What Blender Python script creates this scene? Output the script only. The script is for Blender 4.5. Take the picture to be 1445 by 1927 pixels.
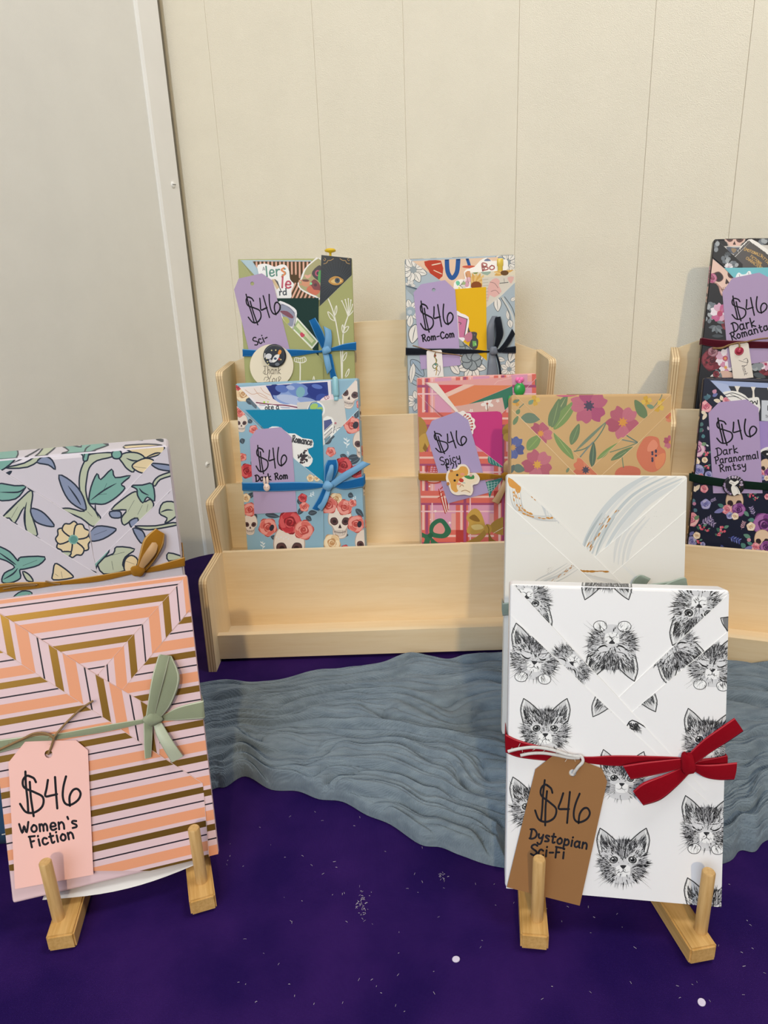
import bpy, bmesh, math, random
import numpy as np
from mathutils import Matrix, Vector, noise
from mathutils.geometry import tessellate_polygon
for _o in list(bpy.data.objects): bpy.data.objects.remove(_o)
S = bpy.context.scene
COL = S.collection
# ------------------------------------------------------------------ camera
IW, IH, FPX = 1445, 1927, 1360.0
CX, CY = IW/2, IH/2
CAMH = 0.44
_d = np.array([880-CX, 4900-CY, FPX]); _d /= np.linalg.norm(_d)
_up = -_d
_f = np.array([0, 0, 1.0]); _f = _f-_up*(_f@_up); _f /= np.linalg.norm(_f)
_r = np.cross(_d, _f)
RW = np.array([_r, _f, _up])            # world = RW @ cam (x right, y down, z forward)
CAMP = np.array([0, 0, CAMH])
cd = bpy.data.cameras.new('camera'); cam = bpy.data.objects.new('camera', cd); COL.objects.link(cam)
cd.sensor_fit = 'VERTICAL'; cd.sensor_height = 36.0; cd.lens = FPX/IH*36.0; cd.clip_start = 0.01
_m = np.eye(4); _m[:3, 0] = RW[:, 0]; _m[:3, 1] = -RW[:, 1]; _m[:3, 2] = -RW[:, 2]; _m[:3, 3] = CAMP
cam.matrix_world = Matrix(_m.tolist())
S.camera = cam
# ------------------------------------------------------------------ light and exposure
S.view_settings.view_transform = 'Standard'; S.view_settings.look = 'None'
S.view_settings.gamma = 1.0; S.view_settings.use_curve_mapping = False
S.view_settings.exposure = 0.0
wd = bpy.data.worlds.new('world'); S.world = wd; wd.use_nodes = True
wd.node_tree.nodes['Background'].inputs[0].default_value = (0.88, 0.94, 1.0, 1)
wd.node_tree.nodes['Background'].inputs[1].default_value = 0.16
def area(name, loc, target, size, power, color, spread=math.pi):
    ld = bpy.data.lights.new(name, 'AREA'); ld.shape = 'DISK'; ld.size = size; ld.energy = power; ld.color = color; ld.spread = spread
    o = bpy.data.objects.new(name, ld); COL.objects.link(o); o.location = loc
    o.rotation_euler = (Vector(target)-Vector(loc)).to_track_quat('-Z', 'Y').to_euler()
    return o
area('ceiling_spot_light', (0.12, -3.1, 2.38), (0.08, 0.75, 0.15), 0.11, 52, (1.0, 0.76, 0.42))
area('ceiling_panel_light', (0.62, 0.42, 1.85), (0.2, 1.05, 0.45), 0.6, 12.5, (1.0, 0.99, 0.98))
area('window_daylight', (-0.55, -1.15, 1.15), (0.1, 0.6, 0.2), 1.3, 22, (0.73, 0.87, 1.0))

# ------------------------------------------------------------------ helpers
def lin(c):
    c = c/255.0
    return c/12.92 if c <= 0.04045 else ((c+0.055)/1.055)**2.4
def hx(h, metal=0.0):
    h = h.lstrip('#')
    return (lin(int(h[0:2], 16)), lin(int(h[2:4], 16)), lin(int(h[4:6], 16)), metal)
def ray(px, py):
    v = RW@np.array([px-CX, py-CY, FPX]); return v/np.linalg.norm(v)
def onz(px, py, z=0.0):
    v = ray(px, py); return CAMP+v*((z-CAMH)/v[2])
def ony(px, py, y):
    v = ray(px, py); return CAMP+v*(y/v[1])
class Frame:
    """a real plane in the room: origin O, axes U (right), V (up), N (outwards)"""
    def __init__(s, O, U, V):
        s.O = np.array(O, float); s.U = np.array(U, float); s.V = np.array(V, float); s.N = np.cross(s.U, s.V)
    @staticmethod
    def pose(x, y, z, yaw, lean, roll):
        yaw, lean, roll = map(math.radians, (yaw, lean, roll))
        U0 = np.array([math.cos(yaw), math.sin(yaw), 0]); B = np.array([-math.sin(yaw), math.cos(yaw), 0]); Z = np.array([0, 0, 1.0])
        V0 = Z*math.cos(lean)+B*math.sin(lean)
        return Frame((x, y, z), U0*math.cos(roll)+V0*math.sin(roll), -U0*math.sin(roll)+V0*math.cos(roll))
    def uv(s, px, py, d=0.0):
        v = ray(px, py); t = ((s.O+s.N*d-CAMP)@s.N)/(v@s.N); P = CAMP+v*t-s.O
        return (P@s.U, P@s.V)
    def matrix(s, u=0, v=0, d=0):
        m = np.eye(4); m[:3, 0] = s.U; m[:3, 1] = -s.N; m[:3, 2] = s.V; m[:3, 3] = s.O+s.U*u+s.V*v+s.N*d
        return Matrix(m.tolist())
    def world(s, u, v, d=0): return s.O+s.U*u+s.V*v+s.N*d
def catmull(pts, n=5, closed=False):
    P = [np.array(p, float) for p in pts]; k = len(P)
    if k < 3: return [tuple(p) for p in P]
    out = []
    rng = range(k) if closed else range(k-1)
    for i in rng:
        if closed: a, b, c, d = P[i-1], P[i], P[(i+1) % k], P[(i+2) % k]
        else: a, b, c, d = P[max(i-1, 0)], P[i], P[i+1], P[min(i+2, k-1)]
        for j in range(n):
            t = j/n
            out.append(tuple(0.5*(2*b+(c-a)*t+(2*a-5*b+4*c-d)*t*t+(3*b-a-3*c+d)*t**3)))
    if not closed: out.append(tuple(P[-1]))
    return out
def tess(loops):
    v = [[Vector((p[0], p[1], 0)) for p in lp] for lp in loops]
    flat = [p for lp in loops for p in lp]
    return [[flat[i] for i in t] for t in tessellate_polygon(v)]
def area2(p): return sum(p[i-1][0]*p[i][1]-p[i][0]*p[i-1][1] for i in range(len(p)))
def ccw(p): return list(p) if area2(p) > 0 else list(p)[::-1]
def clip(poly, conv):
    """Sutherland-Hodgman, conv is a ccw convex polygon"""
    out = list(poly)
    for i in range(len(conv)):
        a, b = conv[i-1], conv[i]
        if not out: return []
        src, out = out, []
        ex, ey = b[0]-a[0], b[1]-a[1]
        f = lambda p: ex*(p[1]-a[1])-ey*(p[0]-a[0])
        for j in range(len(src)):
            p, q = src[j-1], src[j]; fp, fq = f(p), f(q)
            if fq >= 0:
                if fp < 0: t = fp/(fp-fq); out.append((p[0]+(q[0]-p[0])*t, p[1]+(q[1]-p[1])*t))
                out.append(q)
            elif fp >= 0: t = fp/(fp-fq); out.append((p[0]+(q[0]-p[0])*t, p[1]+(q[1]-p[1])*t))
    return out
class MB:
    """mesh builder with one colour per face (alpha = metallic ink)"""
    def __init__(s): s.v = []; s.f = []; s.c = []; s.sm = []; s.mi = []
    def face(s, pts, col=(1, 1, 1, 0), smooth=False, mi=0):
        b = len(s.v); s.v += [tuple(p) for p in pts]; s.f.append(list(range(b, b+len(pts)))); s.c.append(col); s.sm.append(smooth); s.mi.append(mi)
    def grid(s, rows, col=(1, 1, 1, 0), closed=False, smooth=True, mi=0):
        b = len(s.v); n = len(rows[0])
        for r in rows: s.v += [tuple(p) for p in r]
        for i in range(len(rows)-1):
            for j in range(n if closed else n-1):
                k = (j+1) % n
                s.f.append([b+i*n+j, b+i*n+k, b+(i+1)*n+k, b+(i+1)*n+j]); s.c.append(col); s.sm.append(smooth); s.mi.append(mi)
    def ngon(s, pts, col=(1, 1, 1, 0), mi=0, smooth=False): s.face(pts, col, smooth, mi)
    def box(s, lo, hi, col=(1, 1, 1, 0), mi=0):
        x0, y0, z0 = lo; x1, y1, z1 = hi
        P = [(x0, y0, z0), (x1, y0, z0), (x1, y1, z0), (x0, y1, z0), (x0, y0, z1), (x1, y0, z1), (x1, y1, z1), (x0, y1, z1)]
        for q in ((0, 3, 2, 1), (4, 5, 6, 7), (0, 1, 5, 4), (1, 2, 6, 5), (2, 3, 7, 6), (3, 0, 4, 7)): s.face([P[i] for i in q], col, False, mi)
    def tube(s, pts, r, col=(1, 1, 1, 0), n=8, cap=True, mi=0):
        P = [np.array(p, float) for p in pts]; rows = []
        R = r if hasattr(r, '__len__') else [r]*len(P)
        ref = np.array([0.31, 0.83, 0.46])
        for i, p in enumerate(P):
            t = P[min(i+1, len(P)-1)]-P[max(i-1, 0)]; t = t/(np.linalg.norm(t)+1e-12)
            a = np.cross(t, ref); a /= np.linalg.norm(a); b = np.cross(t, a)
            rows.append([tuple(p+R[i]*(a*math.cos(2*math.pi*k/n)+b*math.sin(2*math.pi*k/n))) for k in range(n)])
        s.grid(rows, col, True, True, mi)
        if cap: s.face(rows[0], col, False, mi); s.face(rows[-1][::-1], col, False, mi)
    def lathe(s, prof, M=None, n=16, col=(1, 1, 1, 0), mi=0):
        rows = []
        for r_, z in prof:
            row = [Vector((r_*math.cos(2*math.pi*k/n), r_*math.sin(2*math.pi*k/n), z)) for k in range(n)]
            rows.append([tuple(M@p) if M is not None else tuple(p) for p in row])
        s.grid(rows, col, True, True, mi)
        s.face(rows[0][::-1], col, False, mi); s.face(rows[-1], col, False, mi)
    def add(s, o):
        b = len(s.v); s.v += o.v; s.f += [[i+b for i in f] for f in o.f]; s.c += o.c; s.sm += o.sm; s.mi += o.mi
    def mesh(s, name, mats, merge=0.0):
        me = bpy.data.meshes.new(name); me.from_pydata(s.v, [], s.f)
        for m in (mats if isinstance(mats, (list, tuple)) else [mats]): me.materials.append(m)
        me.polygons.foreach_set('use_smooth', s.sm); me.polygons.foreach_set('material_index', s.mi)
        ca = me.color_attributes.new('ink', 'FLOAT_COLOR', 'CORNER')
        buf = []
        for f, c in zip(s.f, s.c): buf += list(c)*len(f)
        ca.data.foreach_set('color', buf)
        if merge:
            bm = bmesh.new(); bm.from_mesh(me); bmesh.ops.remove_doubles(bm, verts=bm.verts, dist=merge); bm.to_mesh(me); bm.free()
        me.update(); return me
    def build(s, name, mats, parent=None, matrix=None, merge=0.0):
        o = bpy.data.objects.new(name, s.mesh(name, mats, merge)); COL.objects.link(o)
        if parent is not None: o.parent = parent
        if matrix is not None: o.matrix_local = matrix
        return o
def tag(o, label, cat=None, group=None, kind=None):
    if label: o['label'] = label
    if cat: o['category'] = cat
    if group: o['group'] = group
    if kind: o['kind'] = kind
    return o
def empty(name, matrix, label=None, cat=None, group=None, kind=None):
    o = bpy.data.objects.new(name, None); COL.objects.link(o); o.matrix_world = matrix; o.empty_display_size = 0.03
    return tag(o, label, cat, group, kind)
# ------------------------------------------------------------------ materials
def mat(name): 
    m = bpy.data.materials.new(name); m.use_nodes = True
    return m, m.node_tree.nodes, m.node_tree.links, m.node_tree.nodes['Principled BSDF']
def bump(N, L, p, height, strength, dist=0.001):
    b = N.new('ShaderNodeBump'); b.inputs['Strength'].default_value = strength; b.inputs['Distance'].default_value = dist
    L.new(height, b.inputs['Height']); L.new(b.outputs[0], p.inputs['Normal']); return b
def tex(N, L, kind, scale=(1, 1, 1), coord='Object', **kw):
    tc = N.new('ShaderNodeTexCoord'); mp = N.new('ShaderNodeMapping'); mp.inputs['Scale'].default_value = scale
    L.new(tc.outputs[coord], mp.inputs[0]); t = N.new('ShaderNodeTex'+kind); L.new(mp.outputs[0], t.inputs['Vector'])
    for k, v in kw.items(): t.inputs[k].default_value = v
    return t
def ramp(N, L, src, stops):
    r = N.new('ShaderNodeValToRGB'); L.new(src, r.inputs[0]); el = r.color_ramp.elements
    while len(el) < len(stops): el.new(0.5)
    for e, (p, c) in zip(el, stops): e.position = p; e.color = (*c[:3], 1)
    return r
def mat_print(name, rough, spec=0.5, coat=0.0, bmp=0.05, sc=900, gold_rough=0.32):
    m, N, L, p = mat(name)
    a = N.new('ShaderNodeAttribute'); a.attribute_name = 'ink'
    n = tex(N, L, 'Noise', (sc,)*3, Detail=2.0)
    mx = N.new('ShaderNodeMix'); mx.data_type = 'RGBA'; mx.blend_type = 'MULTIPLY'; mx.inputs[0].default_value = 0.10
    L.new(a.outputs['Color'], mx.inputs[6]); L.new(n.outputs['Color'], mx.inputs[7]); 
    g = N.new('ShaderNodeGamma'); L.new(mx.outputs[2], g.inputs[0]); g.inputs[1].default_value = 0.96
    L.new(g.outputs[0], p.inputs['Base Color'])
    L.new(a.outputs['Alpha'], p.inputs['Metallic'])
    ma = N.new('ShaderNodeMapRange'); L.new(a.outputs['Alpha'], ma.inputs[0]); ma.inputs[3].default_value = rough; ma.inputs[4].default_value = gold_rough
    L.new(ma.outputs[0], p.inputs['Roughness']); p.inputs['Specular IOR Level'].default_value = spec
    p.inputs['Coat Weight'].default_value = coat; p.inputs['Coat Roughness'].default_value = 0.15
    bump(N, L, p, n.outputs['Fac'], bmp, 0.0004)
    return m
M_WRAP = mat_print('glossy_wrapping_paper', 0.38, 0.3)
M_KRAFT = mat_print('kraft_wrapping_paper', 0.5, 0.4, bmp=0.15)
M_CARD = mat_print('card_stock', 0.75, 0.25, bmp=0.1)
M_STICK = mat_print('glossy_sticker', 0.3, 0.5)
M_PLASTIC = mat_print('coloured_plastic', 0.28, 0.5, bmp=0.0)
def mat_flat(name, col, rough=0.5, metallic=0.0, sheen=0.0, sheen_col=None, bsc=0, bst=0.2, spec=0.5):
    m, N, L, p = mat(name); p.inputs['Base Color'].default_value = (*col[:3], 1); p.inputs['Roughness'].default_value = rough; p.inputs['Metallic'].default_value = metallic
    p.inputs['Specular IOR Level'].default_value = spec
    if sheen:
        p.inputs['Sheen Weight'].default_value = sheen; p.inputs['Sheen Roughness'].default_value = 0.5
        p.inputs['Sheen Tint'].default_value = (*(sheen_col or col)[:3], 1)
    n = tex(N, L, 'Noise', ((bsc or 400),)*3, Detail=3.0)
    hs = N.new('ShaderNodeMix'); hs.data_type = 'RGBA'; hs.blend_type = 'MULTIPLY'; hs.inputs[0].default_value = 0.35
    hs.inputs[6].default_value = (*col[:3], 1); L.new(n.outputs['Color'], hs.inputs[7])
    g = N.new('ShaderNodeMix'); g.data_type = 'RGBA'; g.blend_type = 'MULTIPLY'; g.inputs[0].default_value = 1.0; g.inputs[7].default_value = (1.2, 1.2, 1.2, 1)
    L.new(hs.outputs[2], g.inputs[6]); L.new(g.outputs[2], p.inputs['Base Color'])
    bump(N, L, p, n.outputs['Fac'], bst, 0.0006)
    return m
def velvet(name, h, hs=None): return mat_flat(name, hx(h), 0.9, 0, 0.9, hx(hs or h), 1100, 0.9, 0.1)
def satin(name, h): return mat_flat(name, hx(h), 0.42, 0, 0.25, None, 900, 0.15, 0.4)
def mat_wood(name, c1, c2, axis='X', sc=1.0, rough=0.5, stripes=None):
    m, N, L, p = mat(name)
    s = {'X': (4*sc, 55*sc, 55*sc), 'Y': (55*sc, 4*sc, 55*sc), 'Z': (55*sc, 55*sc, 4*sc)}[axis]
    n = tex(N, L, 'Noise', s, Detail=5.0, Roughness=0.6, Distortion=0.4)
    n2 = tex(N, L, 'Noise', tuple(v*0.12 for v in s), Detail=2.0, Distortion=1.2)
    ad = N.new('ShaderNodeMath'); ad.operation = 'ADD'; L.new(n.outputs['Fac'], ad.inputs[0]); L.new(n2.outputs['Fac'], ad.inputs[1])
    hf = N.new('ShaderNodeMath'); hf.operation = 'MULTIPLY'; L.new(ad.outputs[0], hf.inputs[0]); hf.inputs[1].default_value = 0.5
    r = ramp(N, L, hf.outputs[0], [(0.34, c2), (0.62, c1)])
    out = r.outputs[0]
    if stripes:
        w = tex(N, L, 'Wave', (1, 1, 1)); w.wave_type = 'BANDS'; w.bands_direction = 'X'; w.inputs['Scale'].default_value = stripes; w.inputs['Distortion'].default_value = 0.6
        w.inputs['Detail'].default_value = 2.0; w.inputs['Detail Scale'].default_value = 0.4
        r2 = ramp(N, L, w.outputs['Fac'], [(0.2, (0.42, 0.24, 0.11)), (0.55, (0.80, 0.62, 0.38))])
        mx = N.new('ShaderNodeMix'); mx.data_type = 'RGBA'; mx.blend_type = 'MIX'; mx.inputs[0].default_value = 0.75
        L.new(out, mx.inputs[6]); L.new(r2.outputs[0], mx.inputs[7]); out = mx.outputs[2]
    L.new(out, p.inputs['Base Color']); p.inputs['Roughness'].default_value = rough; p.inputs['Specular IOR Level'].default_value = 0.35
    bump(N, L, p, n.outputs['Fac'], 0.08, 0.0005)
    return m
M_BIRCH = mat_wood('birch_plywood', hx('ecd7b4'), hx('e5cca4'), 'X', 1.0)
M_BIRCHV = mat_wood('birch_plywood_side', hx('ecd9b6'), hx('e5cfa8'), 'Z', 1.0)
M_PLY = mat_wood('plywood_edge_layers', hx('ecd9b2'), hx('dcc497'), 'Z', 1.0, 0.55, stripes=105)
M_BAMBOO = mat_wood('bamboo', hx('dcb273'), hx('bd8f4c'), 'Y', 1.6, 0.42)
M_BAMBOOZ = mat_wood('bamboo_peg', hx('d8b27a'), hx('b98f55'), 'Z', 1.6, 0.45)
def mat_paint(name, col, bsc=260, bst=0.25, rough=0.55):
    m, N, L, p = mat(name)
    n = tex(N, L, 'Noise', (bsc,)*3, Detail=3.0); n2 = tex(N, L, 'Noise', (3, 3, 3), Detail=4.0)
    r = ramp(N, L, n2.outputs['Fac'], [(0.3, tuple(c*0.96 for c in col[:3])), (0.7, col)])
    L.new(r.outputs[0], p.inputs['Base Color']); p.inputs['Roughness'].default_value = rough; p.inputs['Specular IOR Level'].default_value = 0.3
    bump(N, L, p, n.outputs['Fac'], bst, 0.0015); return m
M_WALL = mat_paint('cream_wall_paint', hx('efe7d5'), 240, 0.6)
M_LWALL = mat_paint('grey_white_wall_paint', hx('e3e1db'), 200, 0.15)
M_TRIM = mat_paint('white_trim_paint', hx('eceae6'), 300, 0.08, 0.35)
M_DARK = mat_flat('dark_gap', hx('2a2622'), 0.9)
M_FLOOR = mat_flat('floor_vinyl', hx('8a8178'), 0.6)
# ------------------------------------------------------------------ setting: walls, trim, floor, table
WP, WA = np.array([0.05, 1.165, 0.0]), math.radians(-21.8)      # the corner of the room stands turned to the table
WM = Matrix.Translation(tuple(WP))@Matrix.Rotation(WA, 4, 'Z')
def onwall(px, py, dep=0.0):
    n = np.array([-math.sin(WA), math.cos(WA), 0]); v = ray(px, py); P = CAMP+v*(((WP+n*dep-CAMP)@n)/(v@n))-WP
    return (P[0]*math.cos(WA)+P[1]*math.sin(WA), P[2])               # along the wall, height
wb = empty('wall_back', WM, 'cream painted wall of vertical boards behind the display', kind='structure')
edges = [onwall(*p)[0] for p in ((306, 10), (388, 50), (586, 20), (757, 0), (977, 30), (1235, 0), (1420, 0))]
edges += [edges[-1]+0.16*k for k in range(1, 6)]
for i in range(len(edges)-1):
    m = MB(); a, b = edges[i]+0.0001, edges[i+1]-0.0001; z0, z1, r_ = -0.75, 1.9, 0.0005; dy = 0.00025*((i*7) % 3)
    q = [(a, dy+r_), (a+r_, dy), (b-r_, dy), (b, dy+r_), (b, 0.012), (a, 0.012)]
    m.grid([[(x, y, z) for x, y in q] for z in (z0, z1)], closed=True, smooth=False)
    m.build('wall_board', M_WALL, wb)
m = MB(); m.box((edges[0]-0.08, 0.0075, -0.75), (1.6, 0.05, 1.9)); o = m.build('wall_backing', M_WALL, wb)
WR = WM@Matrix.Translation((edges[0]-0.004, 0, 0))
m = MB(); m.box((-0.06, -2.6, -0.75), (0, -0.012, 1.9))
o = m.build('wall_left', M_LWALL); o.matrix_world = WR; tag(o, 'cool white painted side wall left of the corner', kind='structure')
tr = empty('trim_1', WR, 'white painted corner trim strip with screw heads', kind='structure')
TW = 0.066
m = MB(); q = [(0, -TW), (0.0025, -TW+0.0006), (0.0045, -TW+0.004), (0.0045, -0.0135), (0.0, -0.012)]
m.grid([[(x, y, z) for x, y in q] for z in (-0.75, 1.9)], smooth=False); m.build('trim_strip', M_TRIM, tr)
def trimz(px, py):       # height where the sight line meets the trim face
    n = np.array([math.cos(WA), math.sin(WA), 0]); P0 = WP+n*(edges[0]+0.0005); v = ray(px, py); P = CAMP+v*(((P0-CAMP)@n)/(v@n)); return P[2], -((P-WP)@np.array([math.sin(WA), -math.cos(WA), 0]))
for px, py in ((321, 347), (394, 872)):
    z, yy = trimz(px, py)
    m = MB(); m.lathe([(0.0052, 0), (0.0050, 0.0010), (0.0036, 0.0022), (0.0010, 0.0027)], Matrix.Rotation(math.pi/2, 4, 'Y'), 14)
    m.box((0.0024, -0.0040, -0.0004), (0.0029, 0.0040, 0.0004), mi=1)
    m.build('screw_head', [M_TRIM, M_DARK], tr, Matrix.Translation((0.0045, -0.030, z)))
m = MB(); m.box((-3, -4, -0.80), (3, 1.3, -0.74)); o = m.build('floor', M_FLOOR); tag(o, 'plain vinyl floor under the table', kind='structure')
# table with fitted purple cloth
def mat_cloth():
    m, N, L, p = mat('purple_stretch_cloth')
    w = tex(N, L, 'Wave', (1, 1, 1)); w.bands_direction = 'X'; w.inputs['Scale'].default_value = 420
    w2 = tex(N, L, 'Wave', (1, 1, 1)); w2.bands_direction = 'Y'; w2.inputs['Scale'].default_value = 420
    ad = N.new('ShaderNodeMath'); L.new(w.outputs['Fac'], ad.inputs[0]); L.new(w2.outputs['Fac'], ad.inputs[1])
    bump(N, L, p, ad.outputs[0], 0.35, 0.0004)
    n = tex(N, L, 'Noise', (3.2, 3.2, 3.2), Detail=3.0)
    r = ramp(N, L, n.outputs['Fac'], [(0.35, hx('1e084a')), (0.66, hx('2e1356'))])
    # dark round stain
    tc = N.new('ShaderNodeTexCoord'); vm = N.new('ShaderNodeVectorMath'); vm.operation = 'DISTANCE'
    c = onz(511, 1631)-np.array([0.3, 0.6, 0]); vm.inputs[1].default_value = tuple(c)
    ns = tex(N, L, 'Noise', (160, 160, 160), Detail=2.0)
    L.new(tc.outputs['Object'], vm.inputs[0])
    mm = N.new('ShaderNodeMath'); mm.operation = 'MULTIPLY_ADD'; L.new(ns.outputs['Fac'], mm.inputs[0]); mm.inputs[1].default_value = 0.006; L.new(vm.outputs['Value'], mm.inputs[2])
    r2 = ramp(N, L, mm.outputs[0], [(0.006, (1, 1, 1)), (0.0095, (0, 0, 0))])
    mx = N.new('ShaderNodeMix'); mx.data_type = 'RGBA'; L.new(r2.outputs[0], mx.inputs[0]); L.new(r.outputs[0], mx.inputs[6]); mx.inputs[7].default_value = hx('150a33')
    L.new(mx.outputs[2], p.inputs['Base Color'])
    p.inputs['Roughness'].default_value = 0.8; p.inputs['Specular IOR Level'].default_value = 0.1
    p.inputs['Sheen Weight'].default_value = 0.03; p.inputs['Sheen Tint'].default_value = hx('6a4a9a')[:3]+(1,)
    return m
M_CLOTH = mat_cloth()
tb = empty('table', Matrix.Translation((0.3, 0.6, -0.74)), 'display table with rounded corners under a fitted purple cloth', 'table')
def rrect(x0, y0, x1, y1, r, n=10):
    out = []
    for cx_, cy_, a in ((x1-r, y1-r, 0), (x0+r, y1-r, 90), (x0+r, y0+r, 180), (x1-r, y0+r, 270)):
        out += [(cx_+r*math.cos(math.radians(a+90*i/n)), cy_+r*math.sin(math.radians(a+90*i/n))) for i in range(n+1)]
    return out
TPOLY = [(-0.42, 0.06), (1.08, 0.06), (1.08, 0.69), (0.115, 1.115), (-0.345, 1.115)]
TC = [(x-0.3, y-0.6) for x, y in TPOLY]
def fillet(pts, r, n=4, which=None):
    out = []
    for i, p in enumerate(pts):
        if which and i not in which: out.append(tuple(p)); continue
        a, b, c = [np.array(pts[k % len(pts)], float) for k in (i-1, i, i+1)]
        u = (a-b)/np.linalg.norm(a-b); w = (c-b)/np.linalg.norm(c-b)
        rr = min(r, 0.4*np.linalg.norm(a-b), 0.4*np.linalg.norm(c-b)); p0, p1 = b+u*rr, b+w*rr
        for k in range(n+1):
            t = k/n; out.append(tuple((1-t)**2*p0+2*t*(1-t)*b+t*t*p1))
    return out
def inset(k):
    cx_, cy_ = 0.02, -0.05; return [(cx_+(x-cx_)*(1-k/0.5), cy_+(y-cy_)*(1-k/0.5)) for x, y in fillet(TC, 0.11, 10)]
m = MB(); o_ = inset(0)
rows = [[(x, y, z) for x, y in o_] for z in (0.40, 0.55, 0.70, 0.733)]+[[(x, y, 0.738) for x, y in inset(0.002)], [(x, y, 0.74) for x, y in inset(0.006)]]
m.grid(rows, closed=True); m.face(rows[-1])
m.build('fitted_cloth', M_CLOTH, tb)
m = MB(); m.face([(x, y, 0.70) for x, y in inset(0.01)]); m.grid([[(x, y, z) for x, y in inset(0.01)] for z in (0.68, 0.70)], closed=True, smooth=False); m.face([(x, y, 0.68) for x, y in inset(0.01)][::-1]); m.build('tabletop', M_FLOOR, tb)
for x, y in ((-0.57, -0.46), (0.70, -0.46), (0.70, 0.02), (-0.57, 0.42)):
    m = MB(); m.tube([(x, y, 0.0), (x, y, 0.69)], 0.014, n=12); m.build('leg', M_DARK, tb)
# ------------------------------------------------------------------ display stands
SW, ST = 0.4324, 0.0092
Y0 = 0.7333
prof = [(0.7333, 0), (0.7382, 0.1136), (0.8224, 0.1123), (0.8075, 0.183), (0.8785, 0.1818), (0.8689, 0.2483), (0.9415, 0.2502), (0.9276, 0.3161), (1.02, 0.3183), (1.02, 0)]
prof = [(y-Y0, z) for y, z in prof]
prof = fillet(prof, 0.009, 4, {1, 3, 5, 7})
NOTCH = [(0.8224-Y0, 0.1123, 0.0965), (0.8785-Y0, 0.1818, 0.167), (0.9415-Y0, 0.2502, 0.2365)]
def stand(label, loc, yaw):
    R = empty('display_stand', Matrix.Translation(loc)@Matrix.Rotation(yaw, 4, 'Z'), label, 'display stand', 'stepped plywood display stands')
    for x0, x1 in ((0, ST), (SW-ST, SW)):
        m = MB(); loop = ccw(prof)
        for t in tess([loop]):
            m.face([(x0, y, z) for y, z in t][::-1]); m.face([(x1, y, z) for y, z in t])
        m.grid([[(x, y, z) for y, z in loop] for x in (x0, x1)], closed=True, smooth=False, mi=1)
        m.build('side_panel', [M_BIRCHV, M_PLY], R)
    a, b = ST, SW-ST
    for y, zt, zs in NOTCH:
        m = MB(); m.box((a, y, 0.012), (b, y+0.006, zt)); m.build('riser_board', M_BIRCH, R)
    depth = [NOTCH[0][0], NOTCH[1][0], NOTCH[2][0], 1.008-Y0]
    y = [0.755-Y0+0.008, NOTCH[0][0]+0.006, NOTCH[1][0]+0.006, NOTCH[2][0]+0.006]
    for k in range(4):
        z = (0.012, NOTCH[0][2], NOTCH[1][2], NOTCH[2][2])[k]
        m = MB(); m.box((a, y[k], z-0.007), (b, depth[k], z)); m.build('shelf', M_BIRCH, R)
    m = MB(); m.box((a-0.004, 0.755-Y0, 0.004), (b+0.004, 0.763-Y0, 0.0349)); m.build('front_lip', M_BIRCH, R)
    m = MB(); n = 28; top = []
    for i in range(n+1):
        t = i/n; x = a+(b-a)*t; k = abs(2*t-1); top.append((x, 0.3655-0.047*max(0.0, (k-0.12)/0.88)**1.55))
    loop = [(b, 0.012), *top[::-1], (a, 0.012)]
    for q in tess([loop]):
        m.face([(x, 1.009-Y0, z) for x, z in q]); m.face([(x, 1.017-Y0, z) for x, z in q][::-1])
    m.grid([[(x, yy, z) for x, z in loop] for yy in (1.009-Y0, 1.017-Y0)], closed=True, smooth=False)
    m.build('back_panel', M_BIRCH, R)
    return R
stand('pale birch plywood stepped stand in the middle holding four wrapped books', (-0.2100, 0.7325, 0), math.radians(-0.8))
stand('pale birch plywood stepped stand at the right edge holding two dark floral books', (0.2935, 0.7103, 0), math.radians(-20))
# ------------------------------------------------------------------ gauze runner
def mat_gauze():
    m, N, L, p = mat('blue_grey_gauze')
    n = tex(N, L, 'Noise', (8, 30, 30), Detail=2.0)
    r = ramp(N, L, n.outputs['Fac'], [(0.3, hx('6f7c88')), (0.7, hx('828f99'))])
    L.new(r.outputs[0], p.inputs['Base Color']); p.inputs['Roughness'].default_value = 0.9; p.inputs['Specular IOR Level'].default_value = 0.1
    p.inputs['Sheen Weight'].default_value = 0.25; p.inputs['Sheen Tint'].default_value = hx('9aa6b0')[:3]+(1,)
    w = tex(N, L, 'Wave', (1, 1, 1)); w.bands_direction = 'X'; w.inputs['Scale'].default_value = 330; w.inputs['Distortion'].default_value = 1.5
    w2 = tex(N, L, 'Wave', (1, 1, 1)); w2.bands_direction = 'Y'; w2.inputs['Scale'].default_value = 330; w2.inputs['Distortion'].default_value = 1.5
    ad = N.new('ShaderNodeMath'); L.new(w.outputs['Fac'], ad.inputs[0]); L.new(w2.outputs['Fac'], ad.inputs[1])
    bump(N, L, p, ad.outputs[0], 0.5, 0.0006)
    return m
M_GAUZE = mat_gauze()
up_px = [(300, 1330), (400, 1308), (470, 1301), (540, 1296), (610, 1279), (660, 1276), (735, 1263), (780, 1250), (830, 1258), (880, 1254), (945, 1250), (1040, 1252), (1150, 1254), (1260, 1256), (1380, 1258), (1440, 1268), (1560, 1290)]
lo_px = [(300, 1560), (395, 1490), (425, 1482), (462, 1462), (510, 1487), (560, 1490), (600, 1505), (645, 1510), (690, 1535), (735, 1553), (790, 1590), (830, 1596), (870, 1612), (945, 1634), (1100, 1645), (1240, 1640), (1362, 1626), (1392, 1602), (1420, 1604), (1450, 1580), (1560, 1570)]
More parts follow.
